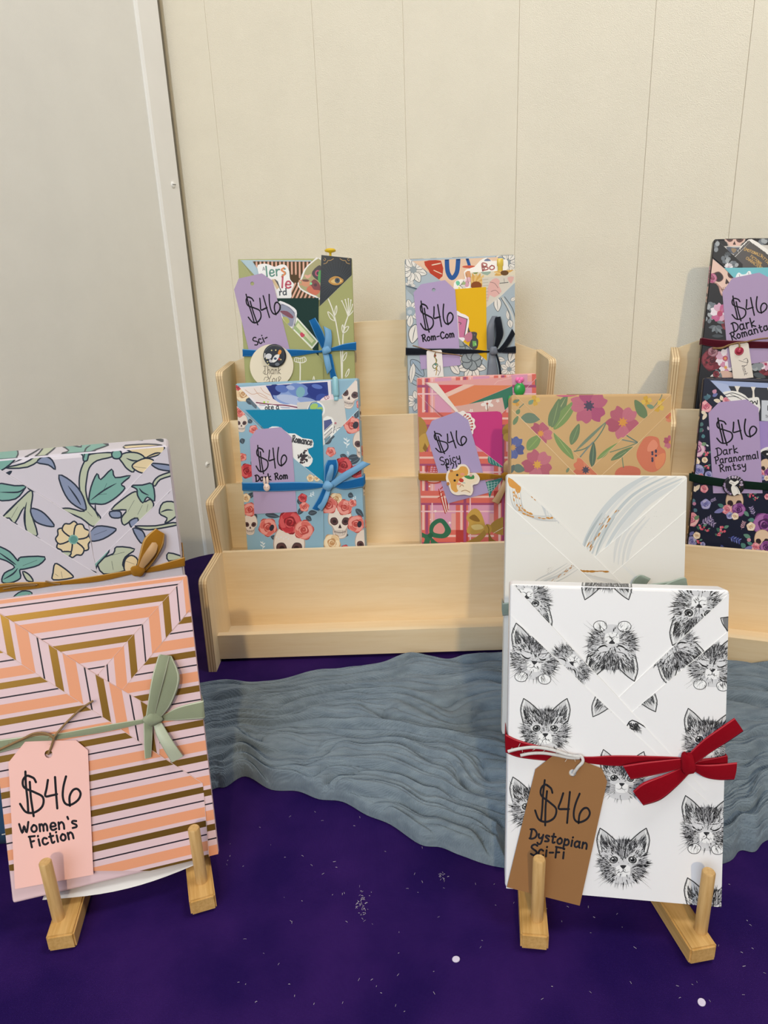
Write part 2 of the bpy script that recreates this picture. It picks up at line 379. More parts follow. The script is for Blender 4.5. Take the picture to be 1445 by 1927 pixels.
def resample(pts, n):
    P = np.array(pts); d = np.r_[0, np.cumsum(np.hypot(*np.diff(P[:, :2], axis=0).T))]
    # resample by x
    xs = np.linspace(P[0, 0], P[-1, 0], n); return np.c_[xs, np.interp(xs, P[:, 0], P[:, 1])]
# ------------------------------------------------------------------ printing: flat art as inked faces on real surfaces
CROPS = {'px': (0, 0, 1, 1), 'A': (0, 780, 440, 1445), 'B': (0, 1060, 440, 1445), 'C': (0, 1380, 440, 1445), 'D': (920, 860, 525, 1445), 'E': (920, 1080, 525, 1445),
         'F': (920, 1400, 525, 1445), 'G': (420, 450, 280, 1445), 'H': (420, 690, 300, 1445), 'I': (740, 460, 320, 1445), 'J': (760, 690, 300, 1445),
         'K': (940, 720, 360, 1445), 'L': (1240, 430, 205, 1317), 'M': (1240, 690, 205, 1097), 'N': (1240, 600, 205, 1445)}
def cp(code, *pts):
    """points read in an enlarged view of the photograph -> photograph pixels"""
    ox, oy, w, n = CROPS[code]; k = w/n
    return [(ox+x*k, oy+y*k) for x, y in pts]
class Art:
    def __init__(s, code='px', items=None, M=None):
        s.items = [] if items is None else items
        if M is None:
            ox, oy, w, n = CROPS[code]; k = w/n; M = np.array([[k, 0, ox], [0, k, oy]])
        s.M = M; s.batch = None
    def view(s, code): return Art(code, s.items)
    def loc(s, cx, cy, sc, rot=0, fx=1, fy=1):
        a = math.radians(rot); c, q = math.cos(a), math.sin(a)
        T = np.array([[sc*c*fx, -sc*q*fy, cx], [sc*q*fx, sc*c*fy, cy], [0, 0, 1]])
        return Art(items=s.items, M=s.M@T)
    def X(s, pts): return [tuple(s.M@np.array([p[0], p[1], 1.0])) for p in pts]
    def put(s, polys):
        if s.batch is not None: s.batch += polys
        elif polys: s.items.append(polys)
    def poly(s, pts, col, n=0):
        if n: pts = catmull(pts, n, True)
        s.put([(s.X(pts), hx(col) if isinstance(col, str) else col)])
    def stroke(s, pts, w, col, n=4, taper=None, closed=False):
        c = hx(col) if isinstance(col, str) else col
        P = catmull(pts, n, closed) if n and len(pts) > 2 else [tuple(p) for p in pts]
        if closed: P = P+[P[0]]
        k = len(P); polys = []; Lp, Rp = [], []
        for i, p in enumerate(P):
            a, b = P[max(i-1, 0)], P[min(i+1, k-1)]
            if closed and i in (0, k-1): a, b = P[-2], P[1]
            dx, dy = b[0]-a[0], b[1]-a[1]; l = math.hypot(dx, dy) or 1
            t = i/(k-1); ww = w/2
            if taper == 1: ww *= 1-0.92*t
            elif taper == 2: ww *= max(0.12, math.sin(math.pi*min(1, max(0, 0.06+0.88*t))))
            elif taper == 3: ww *= 0.25+0.75*math.sin(math.pi*t)
            nx, ny = -dy/l*ww, dx/l*ww
            Lp.append((p[0]+nx, p[1]+ny)); Rp.append((p[0]-nx, p[1]-ny))
        for i in range(k-1): polys.append((s.X([Lp[i], Lp[i+1], Rp[i+1], Rp[i]]), c))
        if not taper and not closed:
            for p in (P[0], P[-1]): polys.append((s.X([(p[0]+w/2*math.cos(q*math.pi/4), p[1]+w/2*math.sin(q*math.pi/4)) for q in range(8)]), c))
        s.put(polys)
    def ell(s, c, rx, ry, rot, col, n=18):
        a = math.radians(rot); q, r = math.cos(a), math.sin(a)
        s.poly([(c[0]+rx*math.cos(t)*q-ry*math.sin(t)*r, c[1]+rx*math.cos(t)*r+ry*math.sin(t)*q) for t in [2*math.pi*i/n for i in range(n)]], col)
    def dot(s, c, r, col, n=14): s.ell(c, r, r, 0, col, n)
    def blob(s, pts, fill, line=None, w=0, n=4):
        s.poly(pts, fill, n)
        if line: s.stroke(pts, w, line, n, closed=True)
    def begin(s): s.batch = []
    def end(s):
        b, s.batch = s.batch, None; s.put(b)
def bake(mb, art, fr, d, clips=None, uvspace=False, step=7e-6, org=(0, 0)):
    """ink the art onto the plane of fr lifted by d; clips = convex ccw polygons in uv; org = local origin"""
    lay = []
    for polys in art.items:
        conv = []
        for pts, col in polys:
            uv = pts if uvspace else [fr.uv(x, y, d) for x, y in pts]
            conv.append((uv, col))
        xs = [p[0] for uv, c in conv for p in uv]; ys = [p[1] for uv, c in conv for p in uv]
        bb = (min(xs), min(ys), max(xs), max(ys))
        if clips:
            cx0 = min(p[0] for p in clips[0]); cx1 = max(p[0] for p in clips[0]); cy0 = min(p[1] for p in clips[0]); cy1 = max(p[1] for p in clips[0])
            if bb[2] < cx0 or bb[0] > cx1 or bb[3] < cy0 or bb[1] > cy1: continue
        l = 1
        for b2, l2 in lay:
            if l2 >= l and not (b2[2] < bb[0] or b2[0] > bb[2] or b2[3] < bb[1] or b2[1] > bb[3]): l = l2+1
        lay.append((bb, l)); q = 0; big = len(conv) > 60
        for uv, col in conv:
            if abs(area2(uv)) < 1e-14: continue
            uv = ccw(uv)
            tris = [uv] if len(uv) == 3 else ([uv] if len(uv) == 4 and all((uv[i][0]-uv[i-1][0])*(uv[(i+1) % 4][1]-uv[i][1])-(uv[i][1]-uv[i-1][1])*(uv[(i+1) % 4][0]-uv[i][0]) > 0 for i in range(4)) else tess([uv]))
            off = d+step*l+(2e-7*q if big else 0); q += 1
            for t in tris:
                t = ccw(t)
                for cl in (clips or []): 
                    t = clip(t, cl)
                    if len(t) < 3: break
                if len(t) < 3: continue
                mb.face([(p[0]-org[0], -off, p[1]-org[1]) for p in t], col)
def slab(mb, loops, d, th, col, edge=None, org=(0, 0)):
    """flat sheet: front at d+th, back at d (distances in front of the face)"""
    for t in tess(loops):
        t = ccw(t)
        mb.face([(p[0]-org[0], -(d+th), p[1]-org[1]) for p in t], col)
        mb.face([(p[0]-org[0], -d, p[1]-org[1]) for p in t][::-1], col)
    for k, lp in enumerate(loops):
        lp = ccw(lp)
        if k: lp = lp[::-1]
        b = [[(p[0]-org[0], -q, p[1]-org[1]) for p in lp] for q in (d, d+th)]
        mb.grid(b, edge or col, True, False)
def sheet(name, label, cat, fr, px, d, th, col, art=None, mat_=None, hole=None, smooth=0, group=None, edge=None, conv=False, parent=None):
    """a flat card, tag or sticker standing on the plane of fr at height d, outline in photograph pixels"""
    if smooth: px = catmull(px, smooth, True)
    uv = [fr.uv(x, y, d+th) for x, y in px]
    loops = [ccw(uv)]
    if hole:
        (hx_, hy_), hr = hole; loops.append([fr.uv(hx_+hr*math.cos(k*math.pi/6), hy_+hr*math.sin(k*math.pi/6), d+th) for k in range(12)])
    org = ((min(p[0] for p in uv)+max(p[0] for p in uv))/2, min(p[1] for p in uv))
    m = MB(); slab(m, loops, d, th, hx(col) if isinstance(col, str) else col, edge, org)
    m2 = MB()
    if art: bake(m2, art, fr, d+th, [ccw(uv)] if conv else None, org=org)
    m.add(m2)
    # all heights become relative to the sheet's own back
    m.v = [(x, y+d, z) for x, y, z in m.v]
    o = m.build(name, mat_ or M_CARD)
    o.matrix_world = fr.matrix(org[0], org[1], d)
    tag(o, label, cat, group); o['kindless'] = 1; del o['kindless']
    return o
# ------------------------------------------------------------------ hand lettering
GL = {
'S': ('8,9 5,10 2,9 1,7 4,5.3 7,4 8,2 5,0 1,1', 8), 'W': ('0,8 2.5,0 5,6 7,0 10,9', 10), 'F': ('1,0 1,10|0,10 7,9.5|1,5 5,5.3', 7), 'D': ('2,0 2,9|0,9 5,9.5 9,6 8,2 4,0 1,0', 9), 'R': ('1.5,0 1.5,9|0,9 5,10 7,7.5 5,5.2 1.5,5|3,5 8,0', 8),
'P': ('2,0 2,9|0,9 5,10 8,7.5 6,5 2,4.5', 8), 'C': ('8,8 5,10 1,7 1,3 4,0 8,1.5', 8), 'E': ('7,10 1,9.5 1,0.4 7,0|1,5 5,5.3', 7), '2': ('1,8 3,10 6.5,8.5 6,6 1,0 7,0.3', 7), '1': ('2,0 2,10', 3.5), 'G': ('8,8 5,10 1,7 1,3 4,0 8,2 8,5 5,5', 9), 'x': ('1,6 6,0|6,6 1,0', 7), 'A': ('0,0 4,10 8,0|1.6,3.5 6.4,3.5', 8), 'M': ('0,0 1,10 5,3 9,10 10,0', 10), 'O': ('4,10 0.5,7 0.5,3 4,0 7.5,3 7.5,7 4,10', 8),
'T': ('0,10 8,10|4,10 4,0', 8), 'I': ('2,10 2,0', 4), 'N': ('1,0 1,10 7,0 7,10', 8), 'L': ('1,10 1,0 7,0', 7), 'Y': ('0,10 4,5 8,10|4,5 4,0', 8), 'H': ('1,0 1,10|7,0 7,10|1,5 7,5', 8), 'U': ('1,10 1,2 4,0 7,2 7,10', 8), 'B': ('1,0 1,10 6,9 6,6 1,5 7,4 7,1 1,0', 7),
'a': ('6,5 3,6 0.5,4 0.7,1 3,0 6,2|6.2,6 6.2,1 7.5,0', 7.5), 'b': ('1,10 1,0|1,4 4,6 6.5,4 6,1 3,0 1,1', 7), 'c': ('6,5 3,6 0.7,4 1,1 3.5,0 6.5,1', 6.5), 'd': ('6,5 3,6 0.5,4 0.7,1 3,0 6,1.5|6.5,10 6.5,0', 7), 'e': ('0.8,3 6,3.3 5,5.8 2,5.8 0.5,3 1.5,0.4 4,0 6.5,1', 6.5), 'f': ('6,9 4,10 3,8 3,0|1,5.5 5.5,5.8', 6), 'g': ('6,5 3,6 0.5,4 0.7,1 3,0 6,2|6.2,6 6.2,-2 4,-4 1,-3', 7),
'h': ('1,10 1,0|1,4 4,6 6,4 6,0', 7), 'i': ('1.5,6 1.5,0|1.5,8.6 1.7,9.1', 3), 'k': ('1,10 1,0|6,6 1,3 6.5,0', 7), 'l': ('1.5,10 1.5,0', 3), 'm': ('1,6 1,0|1,4 3,6 4.8,4 4.8,0|4.8,4 7,6 8.8,4 8.8,0', 10), 'n': ('1,6 1,0|1,4 4,6 6.2,4 6.4,0', 7.5), 'o': ('3.3,6 0.6,3.6 1,1 3.4,0 6,1.6 5.8,4.6 3.3,6', 6.5), 'p': ('1,6 1,-4|1,4 4,6 6.5,4 6,1 3,0 1,1', 7), 'r': ('1,6 1,0|1,3.5 3,5.6 5.5,5.6', 5.5),
's': ('5.5,5.6 2,6 1,4.4 5,2.4 5,0.6 1,0', 6), 't': ('2.5,9 2.5,1 4,0 5.5,0.8|0.5,6 5.5,6.2', 6), 'u': ('1,6 1,1.5 3,0 6,2|6,6 6,0', 7), 'v': ('0.5,6 3,0 5.5,6', 6), 'w': ('0.5,6 2.5,0 4.5,5 6.5,0 8.5,6', 9), 'y': ('0.8,6 1.2,3 3.5,2 6,4|6.4,6 5.6,-2 3,-4 0.8,-2.8', 7), 'z': ('1,6 6,6 1,0 6,0', 7),
'-': ('0.5,4 5,4.4', 5.5), "'": ('1.5,10 2.2,8', 3), '?': ('1,8 3,10 6,8.5 5.5,6 3,4.5 3,3|3,0.5 3,0', 7), '.': ('1,0.2 1.2,0.2', 2.5), ' ': ('', 4)}
def write(a, text, p0, p1, h, w, col='1b1a22', slant=0.0, gap=2.0, taper=None):
    """stroke lettering along the baseline p0 -> p1 (width fitted), cap height h, in a's own coordinates"""
    tot = sum(GL[c][1]+gap for c in text)-gap
    dx, dy = p1[0]-p0[0], p1[1]-p0[1]; L = math.hypot(dx, dy); ux, uy = dx/L, dy/L; k = L/tot; x = 0.0; q = h/10
    for c in text:
        for st in GL[c][0].split('|'):
            if not st: continue
            P = [tuple(map(float, t.split(','))) for t in st.split()]
            P = [(p0[0]+ux*(x+px_+slant*py_)*k+uy*py_*q, p0[1]+uy*(x+px_+slant*py_)*k-ux*py_*q) for px_, py_ in P]
            a.stroke(P, w, col, 4, taper)
        x += GL[c][1]+gap
def price(a, w=13, col='17161d'):
    """$46 as hand lettered, in the pink tag's enlarged view (x 120..505, y 235..515)"""
    a.stroke([(205, 275), (168, 262), (142, 290), (150, 335), (215, 365), (265, 395), (262, 450), (215, 488), (160, 486), (124, 436)], w, col, 5)
    a.stroke([(222, 302), (208, 277), (178, 264)], w, col, 4)
    a.stroke([(157, 236), (160, 320), (170, 410), (175, 492)], w, col, 4)
    a.stroke([(184, 300), (190, 390), (200, 460), (208, 512)], w, col, 4)
    a.stroke([(296, 288), (288, 340), (280, 388), (318, 384), (352, 376)], w, col, 4)
    a.stroke([(340, 270), (345, 350), (354, 464)], w, col, 4)
    a.stroke([(408, 266), (392, 330), (388, 390), (402, 432), (436, 442), (482, 412), (498, 372), (478, 344), (450, 352), (430, 392), (432, 448)], w, col, 5)
def price_at(a, quad, w=13, col='17161d'):
    """place the $46 so its box (120,235)-(505,515) lands on origin / right end / down end given in a's coordinates"""
    (x0, y0), (x1, y1), (x2, y2) = quad
    A = np.array([[(x1-x0)/385, (x2-x0)/280, 0], [(y1-y0)/385, (y2-y0)/280, 0], [0, 0, 1]]); A[0, 2] = x0-A[0, 0]*120-A[0, 1]*235; A[1, 2] = y0-A[1, 0]*120-A[1, 1]*235
    price(Art(items=a.items, M=a.M@A), w, col)
# ------------------------------------------------------------------ wrapped books
EDGE = {}
def edged(m, n, cols, mats):
    e = EDGE.get(mats.name)
    if e is None: return mats
    for k in range(len(m.f)):
        if k % n in cols and len(m.f[k]) == 4: m.mi[k] = 1
    return [mats, e]
class Book:
    def __init__(s, name, label, pose, w, h, t, base, ext=0.0, mat_=None, bev=0.0022, group='wrapped blind-date books'):
        s.fr = Frame.pose(*pose); s.w, s.h, s.t = w, h, t; s.base = hx(base); s.mat = mat_ or M_WRAP; s.bev = bev
        s.fr.O = s.fr.O-s.fr.V*ext; s.h = h+ext
        s.R = empty(name, s.fr.matrix(), label, 'wrapped book', group)
        s.front = Art(); s.top = Art(); s.left = Art(); s.right = Art(); s.panels = []
        b = bev; s.rect = [(-w/2+b*0.35, b*0.35), (w/2-b*0.35, b*0.35), (w/2-b*0.35, s.h-b*0.35), (-w/2+b*0.35, s.h-b*0.35)]
        s.trect = [(-w/2+b, b*0.5), (w/2-b, b*0.5), (w/2-b, t-b), (-w/2+b, t-b)]
        f = s.fr
        s.ft = Frame(f.world(0, s.h), f.U, -f.N)             # top face: u along the width, v into the depth
        s.fl = Frame(f.world(-w/2, 0, -t), f.N, f.V)         # left face: u towards the front
        s.frt = Frame(f.world(w/2, 0, 0), -f.N, f.V)         # right face: u away from the front
    def panel(s, pts, art=None, d=0.0005, edges=(), name='paper_flap', fold='f7f5f2', fw=0.0005, uvspace=False, base=None, mat_=None):
        s.panels.append((pts, art, d, edges, name, fold, fw, uvspace, base, mat_))
    def finish(s):
        w, h, t, b = s.w, s.h, s.t, s.bev
        bm = bmesh.new(); bmesh.ops.create_cube(bm, size=1.0)
        for v in bm.verts: v.co = ((v.co.x)*w, (v.co.y+0.5)*t, (v.co.z+0.5)*h)
        bmesh.ops.bevel(bm, geom=list(bm.edges), offset=b, segments=3, profile=0.5, affect='EDGES')
        m = MB()
        for f in bm.faces: m.face([tuple(v.co) for v in f.verts], s.base, len(f.verts) == 4 and f.calc_area() < 0.3*h*b*2)
        bm.free()
        bake(m, s.front, s.fr, 0.0, [s.rect])
        for art, fr, rect in ((s.top, s.ft, s.trect), (s.left, s.fl, [(b, b), (t-b, b), (t-b, h-b), (b, h-b)]), (s.right, s.frt, [(b, b), (t-b, b), (t-b, h-b), (b, h-b)])):
            if not art.items: continue
            q = MB(); bake(q, art, fr, 0.0, [rect])
            inv = s.fr.matrix().inverted()@fr.matrix()
            q.v = [tuple(inv@Vector(p)) for p in q.v]; m.add(q)
        m.build('wrapped_body', s.mat, s.R, merge=0.0)
        for pts, art, d, edges, name, fold, fw, uvs, base, mt in s.panels:
            uv = [s.fr.uv(x, y, d) for x, y in pts]
            pol = clip(ccw(uv), s.rect)
            if len(pol) < 3: continue
            m = MB(); slab(m, [pol], max(0.00002, d-0.0004), d+0.0002-max(0.00002, d-0.0004), base and hx(base) or s.base, hx(fold))
            pol = ccw(pol); n_ = len(pol)
            cvx = all((pol[i][0]-pol[i-1][0])*(pol[(i+1) % n_][1]-pol[i][1])-(pol[i][1]-pol[i-1][1])*(pol[(i+1) % n_][0]-pol[i][0]) > -1e-9 for i in range(n_))
            cells = [pol] if cvx else [ccw(t) for t in tess([pol])]
            for cell in cells:
                if art is not None: bake(m, art, s.fr, d+0.00022, [cell], uvs)
            e = Art()
            for i in edges:
                p, q = pts[i], pts[(i+1) % len(pts)]; a1, b1 = s.fr.uv(*p, d), s.fr.uv(*q, d)
                e.stroke([a1, b1], fw, fold, 0)
            for cell in cells: bake(m, e, s.fr, d+0.00044, [cell], True)
            m.build(name, mt or s.mat, s.R)
    # -- ribbon round the book: stations of (x, y_top, y_bottom) in photograph pixels across the front
    def band(s, name, st, d, mats, sides=True, label=None, parent=None, th=0.0007, hs=None, n=6):
        up_ = catmull([(x, a) for x, a, b in st], n); lo_ = catmull([(x, b) for x, a, b in st], n)
        H = hs or [d]*len(st); Hc = [p[1] for p in catmull([(i, v) for i, v in enumerate(H)], n)] if len(H) > 2 else list(np.linspace(H[0], H[-1], len(up_)))
        A = [(*s.fr.uv(*p, k), k) for p, k in zip(up_, Hc)]; B = [(*s.fr.uv(*p, k), k) for p, k in zip(lo_, Hc)]
        L = lambda q: np.array([q[0], -q[2], q[1]])
        rows = []
        def station(a, b, nrm):
            mid = (a+b)/2+nrm*0.00035; q1 = a*0.91+b*0.09+nrm*0.0003; q2 = a*0.09+b*0.91+nrm*0.0003
            return [a, q1, mid, q2, b, q2-nrm*th, mid-nrm*th, q1-nrm*th]
        for a, b in zip(A, B): rows.append(station(L(a), L(b), np.array([0, -1.0, 0])))
        if sides:
            e = 0.0009
            for sgn in (-1, 1):
                a, b = (A[0], B[0]) if sgn < 0 else (A[-1], B[-1]); x = sgn*(s.w/2+e); seq = []
                for yy, nrm in ((-0.0004, (sgn*0.7, -0.7, 0)), (0.002, (sgn, 0, 0)), (s.t-0.001, (sgn, 0, 0)), (s.t+0.0012, (sgn*0.7, 0.7, 0))):
                    seq.append(station(np.array([x, yy, a[1]]), np.array([x, yy, b[1]]), np.array(nrm, float)))
                rows = seq[::-1]+rows if sgn < 0 else rows+seq
            ab = [rows[-1], rows[0]]
            back = [station(np.array([rr[0][0]*0.97, s.t+0.0014, rr[0][2]]), np.array([rr[4][0]*0.97, s.t+0.0014, rr[4][2]]), np.array([0, 1.0, 0])) for rr in ab]
            rows = rows+back
        m = MB(); m.grid(rows, closed=True); mats = edged(m, 8, (0, 3), mats)
        if not sides: m.face(rows[0]); m.face(rows[-1][::-1])
        o = m.build(name, mats, parent or s.R)
        if label: o['label'] = label
        return o
    def loop3(s, name, a_px, b_px, hs, mats, parent=None, label=None, th=0.0006, n=6):
        """ribbon piece given by its two long edges in photograph pixels and its height above the face at each station"""
        A = catmull(a_px, n); B = catmull(b_px, n); k = len(A)
        Hc = [p[1] for p in catmull([(i, v) for i, v in enumerate(hs)], n)] if len(hs) > 2 else list(np.linspace(hs[0], hs[-1], k))
        rows = []
        for i in range(k):
            a = (*s.fr.uv(*A[i], Hc[i]), Hc[i]); b = (*s.fr.uv(*B[i], Hc[i]), Hc[i])
            a, b = np.array([a[0], -a[2], a[1]]), np.array([b[0], -b[2], b[1]]); nr = np.array([0, -1.0, 0])
            bul = min(0.0012, 0.12*np.linalg.norm(a-b))
            q = [a, a*0.91+b*0.09+nr*bul*0.3, a*0.72+b*0.28+nr*bul*0.75, (a+b)/2+nr*bul, a*0.28+b*0.72+nr*bul*0.75, a*0.09+b*0.91+nr*bul*0.3, b]
            rows.append(q+[q[5]-nr*th, q[3]-nr*th, q[1]-nr*th])
        m = MB(); m.grid(rows, closed=True); mats = edged(m, 10, (0, 5), mats); m.face(rows[0]); m.face(rows[-1][::-1])
        o = m.build(name, mats, parent or s.R)
        if label: o['label'] = label
        return o
    def knot(s, name, c, rx, ry, d, mats, parent=None, rot=0, hgt=0.004, seed=1):
        cu = s.fr.uv(*c, d); ru = abs(s.fr.uv(c[0]+rx, c[1], d)[0]-cu[0]); rv = abs(s.fr.uv(c[0], c[1]+ry, d)[1]-cu[1])
        m = MB(); rows = []; nl, nn = 10, 16; a = math.radians(rot)
        for i in range(nl+1):
            ph = -math.pi/2+math.pi*i/nl; row = []
            for j in range(nn):
                th = 2*math.pi*j/nn; q = 1+0.10*math.sin(3*th+seed)+0.10*math.sin(2*ph*2+seed*2)
                x, z, y = ru*math.cos(ph)*math.cos(th)*q, rv*math.sin(ph)*q, hgt*math.cos(ph)*math.sin(th)
                # woven crease
                y *= 1-0.25*math.exp(-((x/ru-0.3*math.sin(seed)-z/rv*0.5)/0.18)**2)
                row.append((cu[0]+x*math.cos(a)-z*math.sin(a), -(d+0.001)+y, cu[1]+x*math.sin(a)+z*math.cos(a)))
            rows.append(row)
        m.grid(rows, closed=True)
        return m.build(name, mats, parent or s.R)
    def cord(s, name, label, cat, pts, r, mat_, hs, parent=None, n=6, fuzz=0, group=None):
        """string lying over the front: pixels and heights; a thing of its own unless parented"""
        P = catmull(pts, n); H = [p[1] for p in catmull([(i, v) for i, v in enumerate(hs)], n)] if len(hs) > 2 else list(np.linspace(hs[0], hs[-1], len(P)))
        Q = [np.array([*s.fr.uv(*p, k), k]) for p, k in zip(P, H)]; Q = [np.array([q[0], -q[2], q[1]]) for q in Q]
        m = MB(); m.tube(Q, r, n=7)
        if fuzz:
            rnd = random.Random(fuzz)
            for i in range(1, len(Q)-1, 2):
                v = np.array([rnd.uniform(-1, 1), rnd.uniform(-1, 0.2), rnd.uniform(-1, 1)]); v = v/np.linalg.norm(v)
                m.tube([Q[i], Q[i]+v*r*rnd.uniform(1.5, 4)], r*0.12, n=4)
        if parent is not None: return m.build(name, mat_, parent)
        c = Q[len(Q)//2]; m.v = [(x-c[0], y-c[1], z-c[2]) for x, y, z in m.v]
        o = m.build(name, mat_); o.matrix_world = s.fr.matrix()@Matrix.Translation(tuple(c)); return tag(o, label, cat, group)
def solid(name, label, cat, fr, c_px, d, mb, mat_, group=None):
    """a small modelled thing whose local origin sits on the plane fr at height d under the pixel c_px"""
    u, v = fr.uv(*c_px, d); o = mb.build(name, mat_); o.matrix_world = fr.matrix(u, v, d); return tag(o, label, cat, group)
# ------------------------------------------------------------------ print motifs
def kitten(a, seed=0, sleepy=False, paws=False, white=0.0, dens=1.0):
    """pencil drawn kitten head; head about 1 wide, centre between the eyes, y down"""
    r = random.Random(seed)
    def shade(k): v = int(max(18, min(235, k))); return '%02x%02x%02x' % (v, v, min(255, v+3))
    for sx in (-1, 1):
        a.poly([(sx*0.13, -0.30), (sx*0.40, -0.52), (sx*0.47, -0.30), (sx*0.41, -0.04)], 'd4d3d5', 3)
    a.poly([(-0.40, -0.12), (-0.15, -0.33), (0.15, -0.33), (0.40, -0.12), (0.44, 0.12), (0.34, 0.34), (0.14, 0.47), (-0.14, 0.47), (-0.34, 0.34), (-0.44, 0.12)], 'd6d5d8', 4)
    a.poly([(-0.22, -0.30), (0, -0.34), (0.22, -0.30), (0.16, -0.10), (0, -0.02), (-0.16, -0.10)], '8f8e92', 3)
    for sx in (-1, 1): a.poly([(sx*0.30, 0.02), (sx*0.44, 0.05), (sx*0.40, 0.25), (sx*0.27, 0.36), (sx*0.24, 0.18)], 'a3a2a6', 3)
    a.begin()
    for sx in (-1, 1):
        for k in range(int(70*dens)):
            t, q = r.random(), r.random()
            x0 = sx*(0.17+0.25*t*(1-q)+0.22*q); y0 = -0.27-0.10*t+0.22*q*0.9-(1-t)*0.02
            l = r.uniform(0.06, 0.16); ang = math.atan2(-0.20, sx*0.10)+r.uniform(-0.3, 0.3)
            a.stroke([(x0, y0), (x0+l*math.cos(ang), y0+l*math.sin(ang))], 0.016, shade(r.choice([25, 45, 70, 120])), 0, 1)
        a.stroke([(sx*0.12, -0.30), (sx*0.30, -0.46), (sx*0.42, -0.54)], 0.018, '2a2a2c', 3)
        a.stroke([(sx*0.42, -0.54), (sx*0.48, -0.32), (sx*0.42, -0.05)], 0.018, '2a2a2c', 3)
        a.stroke([(sx*0.40, -0.49), (sx*0.44, -0.32), (sx*0.40, -0.12)], 0.020, 'f3f2f2', 3)
    a.end()
    a.begin()
    for k in range(int(820*dens)):
        th = r.uniform(0, 2*math.pi); rr = math.sqrt(r.random())
        x, y = 0.43*rr*math.cos(th), 0.07+0.39*rr*math.sin(th)
        if y > 0.10 and abs(x) < 0.15+white*0.1 and r.random() < 0.85: continue
        if white and y > 0.05 and r.random() < white: continue
        if ((abs(x)-0.17)/0.11)**2+((y-0.03)/0.085)**2 < 1 and r.random() < 0.8: continue
        dx, dy = x, y-0.16; l0 = math.hypot(dx, dy)+1e-6; ang = math.atan2(dy, dx)+r.uniform(-0.35, 0.35)
        l = r.uniform(0.05, 0.11)*(1.25 if rr > 0.85 else 0.9)
        dark = 0.72 if (y < -0.08 and abs(x) < 0.22) else (0.62 if rr > 0.7 else 0.5)
        if y < 0.0 and abs(x) < 0.24 and math.sin(x*62) > 0.1: dark += 0.2
        c = shade(r.uniform(12, 52) if r.random() < dark else r.uniform(150, 240))
        a.stroke([(x, y), (x+l*math.cos(ang), y+l*math.sin(ang))], r.uniform(0.010, 0.020), c, 0, 1)
    a.end()
    a.poly([(-0.15, 0.20), (-0.07, 0.13), (0.07, 0.13), (0.15, 0.20), (0.11, 0.31), (0, 0.34), (-0.11, 0.31)], 'f2f1f2', 4)
    for sx in (-1, 1):
        if sleepy:
            a.ell((sx*0.18, 0.04), 0.105, 0.055, sx*18, 'dedde0')
            a.stroke([(sx*0.08, 0.07), (sx*0.13, 0.10), (sx*0.20, 0.08), (sx*0.28, 0.02)], 0.030, '1c1c1e', 4, 2)
            a.stroke([(sx*0.07, -0.01), (sx*0.15, -0.02), (sx*0.25, -0.05)], 0.014, '3a3a3c', 3, 2)
            a.stroke([(sx*0.09, 0.12), (sx*0.17, 0.14), (sx*0.26, 0.10)], 0.012, '5a5a5c', 3, 2)
        else:
            a.ell((sx*0.17, 0.035), 0.100, 0.080, sx*15, 'e4e3e4')
            a.ell((sx*0.17, 0.035), 0.078, 0.066, sx*15, '202022')
            a.ell((sx*0.17, 0.035), 0.056, 0.054, 0, '77787a')
            a.dot((sx*0.17, 0.03), 0.038, '0e0e10'); a.dot((sx*0.17-0.018, 0.012), 0.014, 'ffffff', 8)
        for q in range(3): a.stroke([(sx*(0.09+0.05*q), -0.10-0.02*q), (sx*(0.12+0.05*q), -0.26+0.03*q)], 0.020, 'eeedee', 0, 2)
    a.poly([(-0.055, 0.135), (0.055, 0.135), (0.03, 0.18), (0, 0.20), (-0.03, 0.18)], '2c2c30', 3)
    a.stroke([(0, 0.19), (0, 0.235)], 0.014, '333336', 0)
    for sx in (-1, 1):
        a.stroke([(0, 0.235), (sx*0.05, 0.265), (sx*0.12, 0.245)], 0.014, '333336', 4, 1)
    a.begin()
    for sx in (-1, 1):
        for k in range(7):
            y0 = 0.19+0.02*k; an = -0.25+0.13*k; l = r.uniform(0.28, 0.45)
            a.stroke([(sx*0.13, y0), (sx*(0.13+l*0.55*math.cos(an)), y0+l*0.5*math.sin(an)), (sx*(0.13+l*math.cos(an)), y0+l*math.sin(an)+0.04)], 0.008, '2c2c2e', 3, 1)
    for k in range(22):
        th = r.uniform(-0.2, math.pi+0.2); x, y = 0.42*math.cos(th), 0.10+0.37*math.sin(th)
        a.stroke([(x, y), (x*1.22, 0.10+(y-0.10)*1.22+0.02)], 0.010, '38383a', 0, 1)
    a.end()
    if paws:
        for sx in (-1, 1):
            a.blob([(sx*0.10, 0.43), (sx*0.18, 0.36), (sx*0.30, 0.38), (sx*0.34, 0.47), (sx*0.27, 0.54), (sx*0.15, 0.53)], 'f6f5f6', '3a3a3c', 0.012)
            for q in (0.17, 0.22, 0.27): a.stroke([(sx*q, 0.44), (sx*(q+0.004), 0.535)], 0.011, '3a3a3c', 0, 2)
